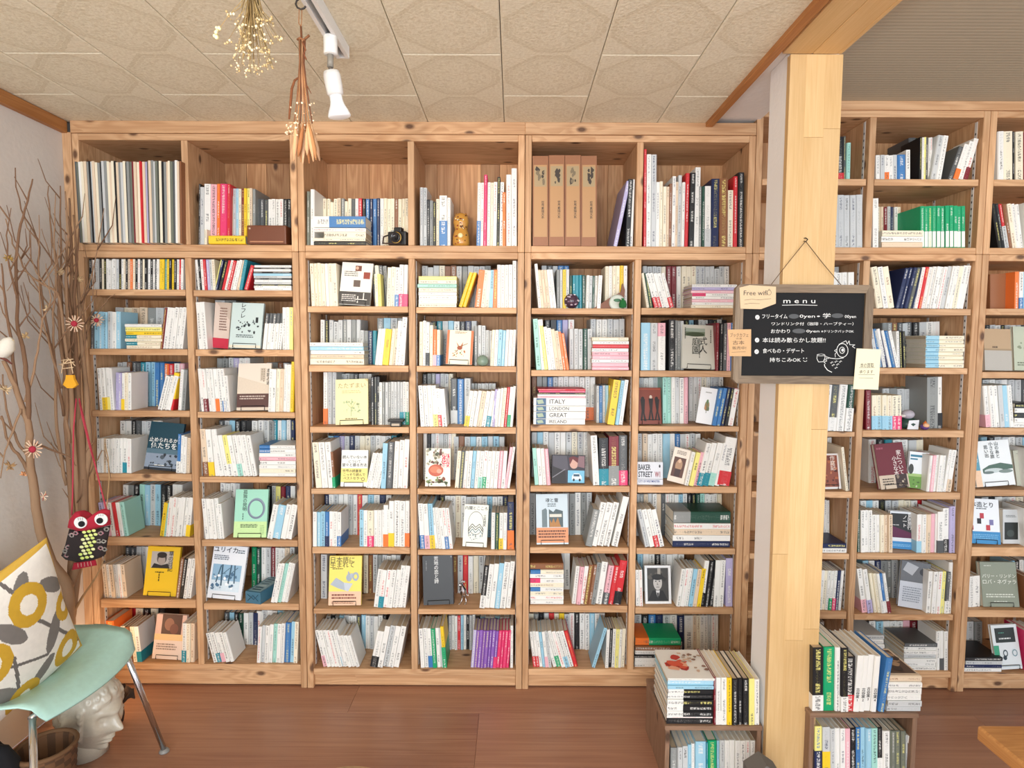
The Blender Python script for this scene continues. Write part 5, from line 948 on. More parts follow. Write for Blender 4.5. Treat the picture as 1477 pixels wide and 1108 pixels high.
s = MB(); s.lathe([(.0195, .015), (.0208, .016), (.0208, .018), (.0195, .019)], 20, lin('C9A24A'), axis=(0, -1, 0), origin=(.004, .001, .024)); s.obj('lens_ring', PAINT, o)
s = MB(); s.lathe([(.007, 0), (.007, .008), (.004, .009)], 12, lin('B9B9B4'), origin=(-.024, .02, .049)); s.obj('dial', PAINT, o)
s = MB(); s.tube([(-.036, .02, .042), (-.05, -.004, .03), (-.052, -.008, .006), (-.02, -.014, .003), (.02, -.013, .003)], .003, 6, lin('3A2A22')); s.obj('strap', CLOTH, o)
M, k = spotM('A2', 'c4r0', 1030, .012)
o = root('cat_doll', M, 'golden spotted cat doll with two round lobes between white spines', 'doll'); G = lin('C08A3C'); r = 52*k; Hh = 205*k
s = MB(); s.lathe([(.1*r, 0), (.95*r, 0), (1.02*r, .1*Hh), (1.0*r, .28*Hh), (.88*r, .42*Hh), (.72*r, .5*Hh), (.8*r, .58*Hh), (.92*r, .7*Hh), (.86*r, .84*Hh), (.6*r, .95*Hh), (.1*r, Hh)], 24, G, origin=(0, r, 0)); s.obj('doll_body', GLOSS, o)
s = MB()
for q in (-1, 1): s.lathe([(.24*r, 0), (.02*r, .4*r)], 8, lin('A8702C'), origin=(q*.55*r, r, .9*Hh))
s.obj('ears', GLOSS, o)
s = MB()
for q in range(26):
    a = R.uniform(-2.4, -.7); z = R.uniform(.06, .9)*Hh; rr = (1.0 if z < .45*Hh else .88)*r; s.ball((rr*math.cos(a), r+rr*math.sin(a), z), (.09*r, .05*r, .09*r), lin(R.choice(['5A2A18', '8A2A22', 'E8D6A4', '3A2418'])), 6, 4)
s.ball((-.28*r, r-.86*r, .76*Hh), (.14*r, .06*r, .09*r), lin('F0E4C0'), 8, 5); s.ball((.28*r, r-.86*r, .76*Hh), (.14*r, .06*r, .09*r), lin('F0E4C0'), 8, 5); s.ball((-.26*r, r-.92*r, .76*Hh), (.05*r,)*3, K, 6, 4); s.ball((.26*r, r-.92*r, .76*Hh), (.05*r,)*3, K, 6, 4)
s.ball((0, r-.93*r, .67*Hh), (.1*r, .06*r, .06*r), lin('8A2A22'), 8, 5); s.ball((0, r-1.02*r, .3*Hh), (.3*r, .1*r, .3*r), lin('E6D29A'), 10, 6)
q_ = s.obj('painted_spots', GLOSS, o)
# ball, wedge and green charm
M, k = spotM('B3', 'c5r1', 318, .02); r = 46*k
s = MB(); s.ball((0, r, r), r, lin('4A3444'), 18, 12); o = s.obj('glass_ball', GLOSS); o.matrix_world = M; tag(o, 'dark purple ball with pale swirls in front of the green spines', 'ornament')
s = MB()
for q in range(12):
    a, e = R.uniform(-2.8, -.4), R.uniform(-.7, 1.0); s.ball((r*.97*math.cos(a)*math.cos(e), r+r*.97*math.sin(a)*math.cos(e), r+r*.97*math.sin(e)), (.006, .004, .003), lin(R.choice(['C9B8C4', '8A6A80', 'E4DCE0'])), 6, 4)
s.obj('swirls', GLOSS, o)
M, k = spotM('B3', 'c5r1', 545, .018); 
def prism(s, pts, y0, y1, col):
    n = len(pts); s.add([(x, y0, z) for x, z in pts]+[(x, y1, z) for x, z in pts], [tuple(range(n)), tuple(range(2*n-1, n-1, -1))]+[(i, n+i, n+(i+1) % n, (i+1) % n) for i in range(n)], col)
s = MB(); prism(s, [(-95*k, 0), (85*k, 0), (92*k, 112*k), (78*k, 150*k), (70*k, 100*k), (0, 62*k), (-60*k, 22*k)], 0, .022, lin('7A4420')); o = s.obj('wooden_wedge', PAINT); o.matrix_world = M; tag(o, 'brown wooden wedge-shaped carving with a raised tip on the shelf', 'carving')
s = MB(); s.lathe([(0, 0), (.03, 0), (.031, .003), (.024, .005), (0, .004)], 18, lin('C9CFC4'), axis=(0, -1, 0), origin=(45*k, -.001, 34*k)); s.ball((45*k, -.006, 48*k), (.014, .003, .006), lin('4A7A5A')); s.obj('round_tag', PAINT, o)
M, k = spotM('B3', 'c5r1', 626, -.004); s = MB(); s.lathe([(.004, 0), (.013, .002), (.015, .014), (.011, .026), (.004, .031), (.006, .036)], 12, lin('1E6A34')); o = s.obj('green_pouch', CLOTH); o.matrix_world = M; tag(o, 'tiny green cloth pouch at the shelf edge by the wooden wedge', 'pouch')
# green glass pear, black weight, blue box
M, k = spotM('B2', 'c4r2', 1165, .02); r = 34*k
s = MB(); s.lathe([(.3*r, 0), (.8*r, .12*r), (1.05*r, .5*r), (1.08*r, .95*r), (.9*r, 1.45*r), (.5*r, 1.8*r), (.15*r, 1.95*r)], 20, lin('7F9484')); o = s.obj('glass_ball', GLOSS); o.matrix_world = M; tag(o, 'small grey-green glass ball beside the hummingbird cover book', 'ornament')
M, k = spotM('C2', 'c3r3', 635, .004)
o = root('tape_dispenser', M, 'small black desk weight with a wide flat top on a bare shelf edge', 'desk weight')
chbox('weight_base', (-33*k, 0, 0), (33*k, .035, 30*k), PAINT, lin('26221F'), o, .002); chbox('weight_top', (-48*k, -.003, 30*k), (48*k, .04, 44*k), PAINT, lin('1E1B19'), o, .002)
s = MB(); s.box((-24*k, -.0012, 6*k), (24*k, 0, 20*k), lin('B9A892')); s.obj('weight_plate', PAINT, o); o.name = 'desk_weight'
M, k = spotM('D1', 'c2r6', 1160, .004, -14)
o = root('tissue_box', M, 'blue paper box standing endwise to the room next to the snowy-scene magazine', 'box')
hw, hh = 54*k, 74*k
s = MB(); s.box((-hw, 0, 0), (hw, .17, hh), lin('3E7088')); s.obj('box_body', PAINT, o)
s = MB(); s.box((-hw*.8, .01, hh), (hw*.8, .16, hh+.0006), lin('8AA8B0')); 
for q in range(7): s.box((-hw*.6, .02+q*.019, hh+.0006), (hw*.6*R.uniform(.5, 1), .028+q*.019, hh+.001), lin(R.choice(['2A4A5A', '4A6A74', 'B4C6C8'])))
s.obj('box_print', FLAT, o)
s = MB(); s.tube([(-hw*.7, -.001, hh*.2), (0, -.001, hh*.7), (hw*.7, -.001, hh*.25)], .0012, 4, lin('1E4458')); s.tube([(-hw*.7, -.001, hh*.75), (hw*.1, -.001, hh*.35), (hw*.7, -.001, hh*.8)], .0012, 4, lin('1E4458')); s.obj('end_print', FLAT, o)
# metal mouse figure
M, k = spotM('D2', 'c4r6', 1048, .045)
o = root('metal_figure', M, 'grey metal mouse figure with thin legs beside the matt black book', 'figurine'); mg = lin('8A8F94'); u = k
s = MB(); s.tube([(2*u, .015, 50*u), (0, .014, 66*u), (-4*u, .012, 90*u), (-10*u, .01, 112*u), (-16*u, .006, 124*u), (-26*u, -.002, 128*u)], [16*u, 22*u, 19*u, 12*u, 11*u, 4*u], 10, mg); s.obj('figure_body', METAL, o)
s = MB(); s.tube([(-12*u, .015, 132*u), (-8*u, .014, 146*u)], [2*u, 8*u], 8, mg); s.tube([(-4*u, .015, 128*u), (4*u, .014, 142*u)], [2*u, 8*u], 8, mg); s.obj('ears', METAL, o)
for a, b in (((-8*u, 50*u), (-20*u, 0)), ((8*u, 48*u), (16*u, 0))):
    s = MB(); s.tube([(a[0], .014, a[1]), ((a[0]+b[0])/2+4*u, .006, 26*u), (b[0], .008, .002), (b[0]-8*u, -.002, .002)], [4*u, 3.4*u, 3*u, 2.6*u], 6, mg); s.obj('leg', METAL, o)
s = MB(); s.tube([(-12*u, .01, 96*u), (-26*u, -.004, 78*u), (-32*u, -.01, 86*u)], 3*u, 6, mg); s.obj('arm', METAL, o)
s = MB(); s.tube([(10*u, .02, 56*u), (26*u, .024, 40*u), (32*u, .02, 60*u), (26*u, .02, 84*u)], [3*u, 2.4*u, 2*u, 1.4*u], 6, mg); s.obj('tail', METAL, o)
# dark green duck toy with a white card, purple toy, pale shell
M, k = spotM('R2', 'c8r4', 862, .03)
o = root('duck_toy', M, 'dark green bird toy with a pale head in front of the grey boxed spine', 'toy')
s = MB(); s.lathe([(.01, 0), (.034, .003), (.038, .02), (.03, .036), (.012, .044)], 16, lin('24443A'), origin=(0, .03, 0)); s.ball((-.006, .02, .055), (.024, .022, .018), lin('B4AEB8'), 12, 8); s.ball((-.03, .012, .05), (.014, .008, .006), lin('D4CEC8'), 8, 5); s.obj('toy_body', PAINT, o)
s = MB(); prism(s, [(-.022, 0), (.02, 0), (.022, .036), (-.016, .034)], -.006, -.003, lin('E4E6EA')); s.obj('card', FLAT, o)
M, k = spotM('R2', 'c8r4', 945, -.002)
o = root('purple_toy', M, 'purple and orange round toy with a tuft at the shelf edge', 'toy')
s = MB(); s.ball((0, .014, .012), (.016, .014, .012), lin('5A3A7A'), 12, 8); s.ball((0, .006, .018), (.012, .009, .009), lin('E8B48A'), 10, 6); s.obj('toy_body', PAINT, o)
s = MB(); s.lathe([(.009, 0), (.004, .007), (.0005, .012)], 8, lin('D8702A'), origin=(0, .012, .023)); s.obj('tuft', PAINT, o)
M, k = spotM('R2', 'c9r2', 1440, .012); M = Matrix.Translation((0, 0, 0)) @ M
s = MB()
# ------------------------------------------------------------------ chalkboard on the pillar
YB_ = YP-.02-.022
cs_ = [at(x, y, YB_) for x, y in ((1063, 409), (1260, 412), (1256, 554), (1056, 554))]
c0 = sum(cs_, Vector())/4; bw = ((cs_[1]-cs_[0]).length+(cs_[2]-cs_[3]).length)/2; bh = ((cs_[3]-cs_[0]).length+(cs_[2]-cs_[1]).length)/2
rot = math.atan2(-(cs_[1]-cs_[0]).z-(cs_[2]-cs_[3]).z, 2*bw)
M = Matrix.Translation(c0) @ Matrix.Rotation(rot, 4, 'Y')
o = root('chalkboard_menu', M, 'black chalkboard menu in a weathered wooden frame, hung by cord on the pillar', 'menu board')
fw = .023; bk = lin('17181A')
def rail(pts, y0, y1, nm='frame_rail'):
    n = len(pts); L = max(range(2), key=lambda a: max(p[a] for p in pts)-min(p[a] for p in pts))
    vs = [(x, y0, z) for x, z in pts]+[(x, y1, z) for x, z in pts]; fs = [tuple(range(n)), tuple(range(2*n-1, n-1, -1))]+[(i, n+i, n+(i+1) % n, (i+1) % n) for i in range(n)]
    s = MB(); s.add(vs, fs, uvs=[[((vs[i][0], vs[i][2]+vs[i][1]) if L == 0 else (vs[i][2], vs[i][0]+vs[i][1])) for i in f] for f in fs]); return s.obj(nm, SLATEFR, o)
W2, H2, cc = bw/2, bh/2, .012
rail([(-W2+cc, H2), (-W2+fw, H2-fw), (W2-fw, H2-fw), (W2-cc, H2)], 0, .018); rail([(-W2+cc, -H2), (W2-cc, -H2), (W2-fw, -H2+fw), (-W2+fw, -H2+fw)], 0, .018)
rail([(-W2, H2-cc), (-W2, -H2+cc), (-W2+cc, -H2), (-W2+fw, -H2+fw), (-W2+fw, H2-fw), (-W2+cc, H2)], 0, .018); rail([(W2, H2-cc), (W2-cc, H2), (W2-fw, H2-fw), (W2-fw, -H2+fw), (W2-cc, -H2), (W2, -H2+cc)], 0, .018)
s = MB(); s.box((-W2+fw*.8, .006, -H2+fw*.8), (W2-fw*.8, .012, H2-fw*.8), bk); s.obj('slate', CLOTH, o)
# chalk writing, placed in the frame of an enlarged crop (1108 px for 250 px of the photograph)
iM = M.inverted()
def cp(x, y): p = iM @ at(1040+x/4.432, 330+y/4.432, YB_+.006); return p.x, p.z
ch = MB(); CH = lin('E6E6E2')
def chalk(x0, x1, y, hgt, txt, col=CH, tgt=None, yo=.0054, strokes=False):
    a, b = cp(x0, y), cp(x1, y); vv, ff = text_mesh(txt, .003); lo, hi = min(p[0] for p in vv), max(p[0] for p in vv); k = (b[0]-a[0])/(hi-lo)
    l2, h2 = min(p[1] for p in vv), max(p[1] for p in vv); kz = min(k*1.5, abs(cp(x0, y-hgt)[1]-a[1])/(h2-l2))
    (tgt or ch).add([(a[0]+(p-lo)*k, yo, a[1]+(q-(l2+h2)/2)*kz+(p-lo)*k*(b[1]-a[1])/(b[0]-a[0])) for p, q in vv], ff, col)
def cl(pts, wd=.0011, col=CH, tgt=None, yo=.0053):
    P = [cp(*p) for p in pts]
    for (x0, z0), (x1, z1) in zip(P, P[1:]):
        L = math.hypot(x1-x0, z1-z0) or 1; nx, nz = -(z1-z0)/L*wd/2, (x1-x0)/L*wd/2
        (tgt or ch).add([(x0+nx, yo, z0+nz), (x0-nx, yo, z0-nz), (x1-nx, yo, z1-nz), (x1+nx, yo, z1+nz)], [(0, 1, 2, 3)], col)
def arc(cx, cy, rx, ry, a0=0, a1=360, n=20): return [(cx+rx*math.cos(math.radians(a0+(a1-a0)*i/n)), cy+ry*math.sin(math.radians(a0+(a1-a0)*i/n))) for i in range(n+1)]
chalk(398, 602, 466, 20, 'm e n u'); cl([(390, 489), (500, 487), (615, 490)], .0014)
for x, y in ((232, 566), (230, 712), (227, 786)):
    p = [cp(*q) for q in arc(x, y, 14, 15, n=12)][:-1]; ch.add([(q[0], .0054, q[1]) for q in p], [tuple(range(len(p)))], CH); cl([(x-8, y+9), (x+9, y-8)], .001, bk, yo=.005)
chalk(262, 424, 560, 28, 'フリータイム'); chalk(502, 600, 562, 26, '0yen'); chalk(612, 632, 560, 8, '・'); chalk(650, 700, 556, 32, '学'); chalk(790, 862, 564, 24, '00yen')
chalk(322, 846, 608, 22, 'ワンドリンク付（珈琲・ハーブティー）'); chalk(318, 440, 655, 25, 'おかわり'); chalk(545, 628, 657, 22, '0yen'); chalk(640, 848, 656, 18, '※ドリンクバックOK')
chalk(265, 668, 712, 32, '本は読み散らかし放題!!'); chalk(266, 530, 780, 31, '食べもの・デザート'); chalk(310, 510, 838, 28, '持ちこみOK')
for x in (527, 546): cl(arc(x, 828, 2.5, 3, n=6), .0012)
cl(arc(537, 838, 12, 11, 20, 160, 8), .0012)
SM = lin('4A4B4C')
for x0, x1, y in ((432, 498, 560), (705, 782, 556), (455, 540, 654)):
    p = [cp(*q) for q in arc((x0+x1)/2, y, (x1-x0)/2, 15, n=14)][:-1]; ch.add([(q[0], .0056, q[1]) for q in p], [tuple(range(len(p)))], SM)
# chalk bird with a cup
cl(arc(775, 778, 36, 44, -70, 290), .0016); cl(arc(773, 777, 16, 20), .0016); cl([(738, 770), (724, 780), (740, 790), (728, 800), (730, 822)], .0013)
cl([(752, 740), (798, 716), (806, 738), (818, 716), (822, 742), (856, 742), (838, 752), (856, 764)], .0014)
p = [cp(*q) for q in arc(776, 776, 8, 10, n=10)][:-1]; ch.add([(q[0], .0052, q[1]) for q in p], [tuple(range(len(p)))], CH)
cl([(783, 826), (740, 832), (700, 828), (672, 818)], .0016); cl([(660, 866), (662, 880), (680, 904), (708, 918)], .002); cl([(690, 828), (668, 834), (676, 846), (656, 852), (668, 862)], .0013)
cl([(614, 806), (612, 830), (622, 852), (652, 850), (664, 826), (662, 806), (640, 800), (614, 806)], .0015); cl([(664, 812), (676, 820), (672, 834), (658, 842)], .0013); cl(arc(638, 807, 26, 6), .0012)
for x, y in ((706, 856), (734, 850), (762, 850), (716, 872), (744, 868), (734, 890)): cl([(x-9, y), (x-2, y+5), (x+2, y-6), (x+10, y-1)], .0013)
cw = ch.obj('chalk_writing', FLAT, o); cw['kind'] = 'stuff'
s = MB(); hk = iM @ at(1162, 346, YB_+.012)
for x in (1112, 1213):
    e_ = iM @ at(x, 411, YB_+.006); s.tube([(hk.x, hk.y, hk.z-.004), ((hk.x+e_.x)/2, hk.y, (hk.z+e_.z)/2-.002), (e_.x, e_.y, e_.z)], .0011, 5, lin('6A5238'))
s.obj('hanging_cord', BARK, o)
s = MB(); s.tube([(hk.x-.004, hk.y+.002, hk.z-.003), (hk.x, hk.y-.002, hk.z-.006), (hk.x+.005, hk.y-.002, hk.z+.001), (hk.x+.002, hk.y+.004, hk.z+.006), (hk.x, hk.y+.012, hk.z+.006)], .0016, 6, lin('5A4A38')); s.obj('hook', WIRE, o)
def note(name, pts, col, label, y=-.0016, th=.0012):
    P = [cp(*p) for p in pts]; cx = sum(p[0] for p in P)/len(P); cz = sum(p[1] for p in P)/len(P)
    s = MB(); prism(s, [(p[0]-cx, p[1]-cz) for p in P][::-1], 0, th, lin(col)); q = s.obj(name, PAPER); q.matrix_world = M @ Matrix.Translation((cx, y, cz)); tag(q, label, 'note', 'paper notes stuck on the chalkboard'); return q, cx, cz, y
def ink(q, cx, cz, y, items, col='3A3026'):
    t = MB()
    for it in items:
        if it[0] == 't': chalk(*it[1:], col=lin(col), tgt=t, yo=0)
        else: cl(it[1], .0009, lin(col), t, 0)
    t.v = [(p[0]-cx, -.0004, p[2]-cz) for p in t.v]; t.obj('handwriting', FLAT, q)
n_ = note('paper_tag', [(112, 378), (176, 362), (344, 372), (343, 480), (248, 515), (118, 512)], 'D9BE9A', 'kraft paper tag with cut corners reading Free wifi on the chalkboard frame')
ink(*n_, [('t', 138, 288, 412, 30, 'Free wifi'), ('l', arc(300, 410, 13, 15)), ('l', [(292, 398), (300, 386), (308, 398)]), ('l', [(142, 458), (190, 452), (240, 456), (312, 448)]), ('l', [(142, 484), (180, 478), (240, 480)])])
n_ = note('paper_tag', [(37, 645), (186, 643), (185, 815), (48, 814)], 'CFA87C', 'square brown paper tag with small dark writing on the frame side')
ink(*n_, [('t', 52, 168, 680, 26, 'ブックカフェ'), ('t', 90, 128, 702, 12, 'の本'), ('t', 68, 142, 728, 26, '古本'), ('t', 66, 154, 762, 20, '販売中!'), ('l', [(62, 790), (150, 786)])], '5A3E24')
n_ = note('paper_note', [(858, 765), (1012, 772), (995, 1028), (835, 1024)], 'EFE6C4', 'tall cream paper note with three written lines on the lower frame corner')
ink(*n_, [('t', 880, 966, 872, 28, '本の買取'), ('l', [(872, 888), (974, 886)]), ('t', 874, 962, 914, 22, '承ります'), ('l', [(868, 932), (972, 932)]), ('l', [(870, 952), (962, 954)])], '4A4640')
# ------------------------------------------------------------------ ceiling track, lamp, dried flowers
zt_ = ZC-.032
pE = atz(494, 83, zt_); xr0 = pE.x
o = empty('track_light', (xr0, pE.y, ZC), 'white ceiling track with one swivelling spot lamp hanging from it', 'lamp')
def part(s, name, mat, par):
    q = s.obj(name, mat, par); q.matrix_parent_inverse = par.matrix_world.inverted() if False else Matrix.Translation(-par.location); return q
WH = lin('ECECEA')
s = MB(); s.box((xr0-.017, -4.2, zt_), (xr0-.007, pE.y, ZC-.0005), WH); s.box((xr0+.007, -4.2, zt_), (xr0+.017, pE.y, ZC-.0005), WH); s.box((xr0-.007, -4.2, ZC-.006), (xr0+.007, pE.y, ZC-.0005), lin('2A2A2A')); part(s, 'track_rail', PAINT, o)
s = MB(); s.box((xr0-.0175, pE.y, zt_-.0005), (xr0+.0175, pE.y+.006, ZC-.0005), WH); part(s, 'end_cap', PAINT, o)
YA = atz(477, 54, zt_).y; a0 = at(477, 52, YA); a1 = at(477, 79, YA)
u = lambda x, y: at(x, y, YA)
s = MB(); s.lathe([(.016, 0), (.0175, .002), (.0175, (a0-a1).length-.002), (.015, (a0-a1).length)], 24, WH, origin=(xr0, YA, a1.z)); part(s, 'adaptor', PAINT, o)
s = MB(); s.tube([u(476.5, 79), u(476.5, 97)], .0078, 16, lin('8C8880')); s.tube([u(476.5, 97), u(477, 103)], .0055, 12, lin('6A625A')); part(s, 'swivel_neck', PAINT, o)
p0, p1, p2 = u(477.5, 102), u(482.5, 136), u(487.5, 166); k = 1/(F/(YA-CAM.y))
ax = (p2-p0).normalized(); L = (p2-p0).length
ax = (ax+Vector((0, .14, 0))).normalized()
s = MB(); s.lathe([(.006, 0), (10.5*k, .002), (11.8*k, .012), (11.8*k, .036*1), (11.2*k, .5*L), (9*k, .54*L)], 28, WH, axis=ax, origin=p0); part(s, 'lamp_socket', PAINT, o)
s = MB(); s.lathe([(8.5*k, .5*L), (8.8*k, .66*L), (10*k, .74*L), (14*k, .88*L), (15.8*k, .97*L), (15.2*k, 1.0*L), (12*k, 1.02*L), (.5*k, 1.03*L)], 28, lin('F2F2F0'), axis=ax, origin=p0); part(s, 'reflector_bulb', BULB, o)
# bunch of dried pods on a hook
YH = atz(437, 4, zt_).y; h_ = lambda x, y, d=0: at(x, y, YH+d)
o = empty('dried_bunch', h_(433, 14), 'dried bunch of orange-brown pods and stems hanging by a hook from the track', 'dried flowers')
s = MB(); s.tube([h_(441, 9, -.002), h_(438.5, 12), h_(434, 13.5), h_(429, 11), h_(426.5, 6), h_(428, 1), h_(433, -3), h_(438, -4)], .0022, 8, lin('2A2522')); part(s, 'hook', PAINT, o)
s = MB(); s.tube([h_(431.5, 13), h_(431, 34), h_(434, 38)], .0011, 5, lin('9A6A44')); s.tube([h_(435.5, 13), h_(435, 34), h_(434, 38)], .0011, 5, lin('9A6A44')); s.tube([h_(434, 38), h_(435, 56)], .0024, 6, lin('6A3E22'))
s.tube([h_(429, 57), h_(433, 55, -.006), h_(438, 58, -.004), h_(446, 51)], .0028, 6, lin('8A5A3A')); s.tube([h_(436, 60, -.006), h_(441, 72, -.008), h_(438, 77, -.006), h_(442, 86, -.004)], .0016, 5, lin('8A5234')); part(s, 'tie', DRY, o)
s = MB(); stc = [lin('8A5C3C'), lin('A8784E'), lin('6A4028'), lin('B88C66')]
for i in range(7):
    x = 432+i*1.4; s.tube([h_(x, 56, R.uniform(-.006, .006)), h_(432.5+i*1.0, 90, R.uniform(-.004, .004)), h_(430.5+i*1.8, 118), h_(428+i*3, 150+4*(i % 3)), h_(424+i*4.4, 178)], [.0022, .002, .002, .0018, .0016], 5, stc[i % 4])
s.tube([h_(431, 112), h_(425, 116), h_(421, 128), h_(419, 150), h_(417, 172)], [.002, .0026, .003, .003, .002], 6, lin('7E4A2A')); s.tube([h_(437, 114), h_(443, 124), h_(449, 135)], [.0014, .0012, .0008], 5, lin('7E4A2A')); part(s, 'stems', DRY, o)
for i, (xa, xb, yb) in enumerate(((428, 424, 232), (433, 434, 234), (438, 437, 236), (441, 446, 236), (444, 452, 233), (446, 456, 231), (448, 461, 232), (437, 430, 226), (443, 443, 224))):
    s = MB(); d = R.uniform(-.02, .02); s.tube([h_(xa-2+i*.4, 178, d), h_(xa+(xb-xa)*.3, 195, d), h_(xa+(xb-xa)*.7, 214, d), h_(xb, yb, d)], [.0016, .0046, .0054, .0012], 7, lin(['D0A078', 'B07C50', 'DAB08A', 'A46C42'][i % 4])); part(s, 'pod', DRY, o)
s = MB()
for i in range(70):
    t = R.random(); x, y = (424+30*t+R.gauss(0, 4), 145+50*R.random()) if i % 2 else (412+R.random()*18, 176+18*R.random()); s.ball(h_(x, y, R.uniform(-.02, .01)), R.uniform(.0014, .003), lin(R.choice(['E8CFAE', 'D8B48E', 'F0DDC2'])), 5, 4)
q_ = part(s, 'small_flowers', DRY, o); q_['kind'] = 'stuff'
# golden spray near the top edge
YS = -.95; g_ = lambda x, y, d=0: at(x, y, YS+d)
o = empty('dried_spray', g_(362, -30), 'golden dried flower spray hanging upside down from the ceiling', 'dried flowers')
s = MB(); s2 = MB(); s.tube([g_(364, -55), g_(362, 4), g_(357, 26), g_(355, 42)], [.003, .003, .004, .0012], 6, lin('7A5A28'))
for i in range(70):
    x, y = R.gauss(366, 17), R.uniform(20, 78) if i < 50 else R.uniform(80, 108); d = R.uniform(-.04, .04); y0 = R.uniform(-60, -20)
    if abs(x-366) > 30: y *= .6
    s.tube([g_(364+R.gauss(0, 4), y0, d*.2), g_((x+364)/2, y*.5, d*.6), g_(x, y, d)], [.0009, .0008, .0005], 4, lin(R.choice(['A28A58', 'B09A70', '8C744A'])))
    for j in range(4): s2.ball(g_(x+R.gauss(0, 4), y+R.gauss(0, 4), d+R.gauss(0, .006)), R.uniform(.0015, .0032), lin(R.choice(['DCCBA4', 'BFA677', 'E4D8BC', 'C8B084'])), 5, 4)
for j in range(10): s2.ball(g_(312+R.gauss(0, 3), 46+R.gauss(0, 5), R.gauss(0, .006)), R.uniform(.003, .005), lin('F2E6B8'), 5, 4)
s.tube([g_(350, 0), g_(330, 22), g_(314, 44)], .0006, 4, lin('B8985A'))
s.tube([g_(364, -70), at(364, -80, YS-.02)], .002, 5, lin('7A5A28')); part(s, 'stems', DRY, o)
q_ = part(s2, 'small_flowers', DRY, o); q_['kind'] = 'stuff'
# ------------------------------------------------------------------ branches in the corner
BK = [lin('8A6A50'), lin('7C5C44'), lin('9A7A5E')]
o = empty('branch_tree', (-1.42, -.25, 0), 'tall bare branches with hanging ornaments standing in the corner by the bookcase', 'branches')
rt = random.Random(3)
def branch(pts, r0, r1, name='branch', twigs=0, col=None):
    """pts: (x, y, Y) read off the photograph along the branch"""
    P = [at(x, y, Y) for x, y, Y in pts]
    for p in P: p.x = max(p.x, XW+.02); p.z = max(p.z, .002)
    Q = []
    for i in range(len(P)-1):
        a, b, c, d = P[max(i-1, 0)], P[i], P[i+1], P[min(i+2, len(P)-1)]
        for t in (0, .25, .5, .75):
            Q.append(.5*((2*b)+(-a+c)*t+(2*a-5*b+4*c-d)*t*t+(-a+3*b-3*c+d)*t**3))
    Q.append(P[-1]); n = len(Q); s = MB()
    for i in range(1, n-1): Q[i] = Q[i]+Vector((rt.gauss(0, .0014), rt.gauss(0, .001), 0))
    s.tube(Q, [r0+(r1-r0)*i/(n-1) for i in range(n)], 7, col or rt.choice(BK))
    for _ in range(twigs):
        i = rt.randrange(n//4, n-1); q = Q[i]; L = rt.uniform(.06, .2); sd = rt.choice((-1, 1))
        e1 = q+Vector((sd*L*.35, rt.uniform(-.02, .01), L*.5)); e2 = e1+Vector((sd*L*.1, rt.uniform(-.02, 0), L*.6))
        for e in (e1, e2): e.x = max(e.x, XW+.01); e.y = min(e.y, -.05)
        s.tube([q, e1, e2], [.0025, .0018, .0009], 5, rt.choice(BK))
    return part(s, name, BARK, o)
branch([(100, 1010, -.2), (99, 900, -.24), (96, 842, -.26), (74, 811, -.3), (58, 762, -.33), (48, 702, -.35), (43, 660, -.36), (42, 618, -.36), (32, 588, -.37), (16, 545, -.39), (5, 520, -.4)], .02, .006, 'trunk')
branch([(41, 620, -.36), (40, 560, -.37), (32, 500, -.38), (24, 460, -.38), (25, 352, -.39), (36, 302, -.39), (47, 258, -.4)], .008, .002, 'branch', 4)
branch([(97, 850, -.25), (115, 800, -.2), (121, 734, -.16), (118, 634, -.14), (108, 552, -.12), (102, 470, -.12), (104, 400, -.11), (102, 340, -.1), (100, 286, -.1)], .017, .003, 'branch', 3)
branch([(120, 720, -.15), (128, 640, -.13), (124, 560, -.1), (116, 480, -.09), (112, 400, -.08), (106, 310, -.08)], .012, .003, 'branch', 2)
branch([(99, 860, -.24), (104, 760, -.2), (97, 640, -.18), (94, 540, -.16), (90, 462, -.15), (88, 372, -.14), (87, 268, -.14)], .011, .002, 'branch', 4)
branch([(96, 560, -.17), (86, 470, -.18), (84, 390, -.18), (74, 336, -.18), (70, 268, -.18)], .006, .0015, 'branch', 2)
branch([(46, 690, -.35), (30, 660, -.38), (14, 640, -.4), (2, 600, -.42)], .006, .003)
branch([(50, 640, -.35), (76, 650, -.33), (100, 660, -.3), (110, 672, -.3)], .004, .0015)
branch([(44, 660, -.36), (24, 636, -.38), (10, 590, -.4), (4, 540, -.41)], .005, .002, 'branch', 2)
branch([(97, 520, -.18), (86, 432, -.22), (62, 410, -.26), (40, 394, -.3), (20, 352, -.36), (8, 316, -.42)], .005, .0015, 'branch', 3)
branch([(92, 600, -.18), (78, 520, -.22), (66, 462, -.24), (56, 390, -.26), (54, 346, -.26), (30, 302, -.32), (22, 242, -.36)], .005, .0015, 'branch', 3)
branch([(88, 560, -.19), (72, 500, -.24), (58, 440, -.26), (56, 310, -.26)], .004, .0012, 'branch', 2)
branch([(24, 560, -.38), (12, 470, -.42), (6, 420, -.44), (2, 380, -.45)], .005, .002, 'branch', 2)
branch([(110, 470, -.1), (122, 430, -.07), (136, 380, -.05), (150, 300, -.04)], .004, .001, 'branch', 1)
branch([(114, 520, -.1), (130, 470, -.06), (152, 436, -.04), (166, 424, -.03)], .003, .001)
branch([(122, 700, -.14), (138, 668, -.09), (150, 650, -.06), (160, 690, -.04)], .003, .001)
branch([(110, 850, -.2), (124, 800, -.16), (148, 760, -.1), (158, 690, -.06), (152, 640, -.05)], .0035, .0015, 'branch', 0, lin('B8946A'))
branch([(108, 880, -.22), (120, 860, -.18), (140, 830, -.12), (152, 800, -.08)], .005, .002, 'branch', 0, lin('B8946A'))
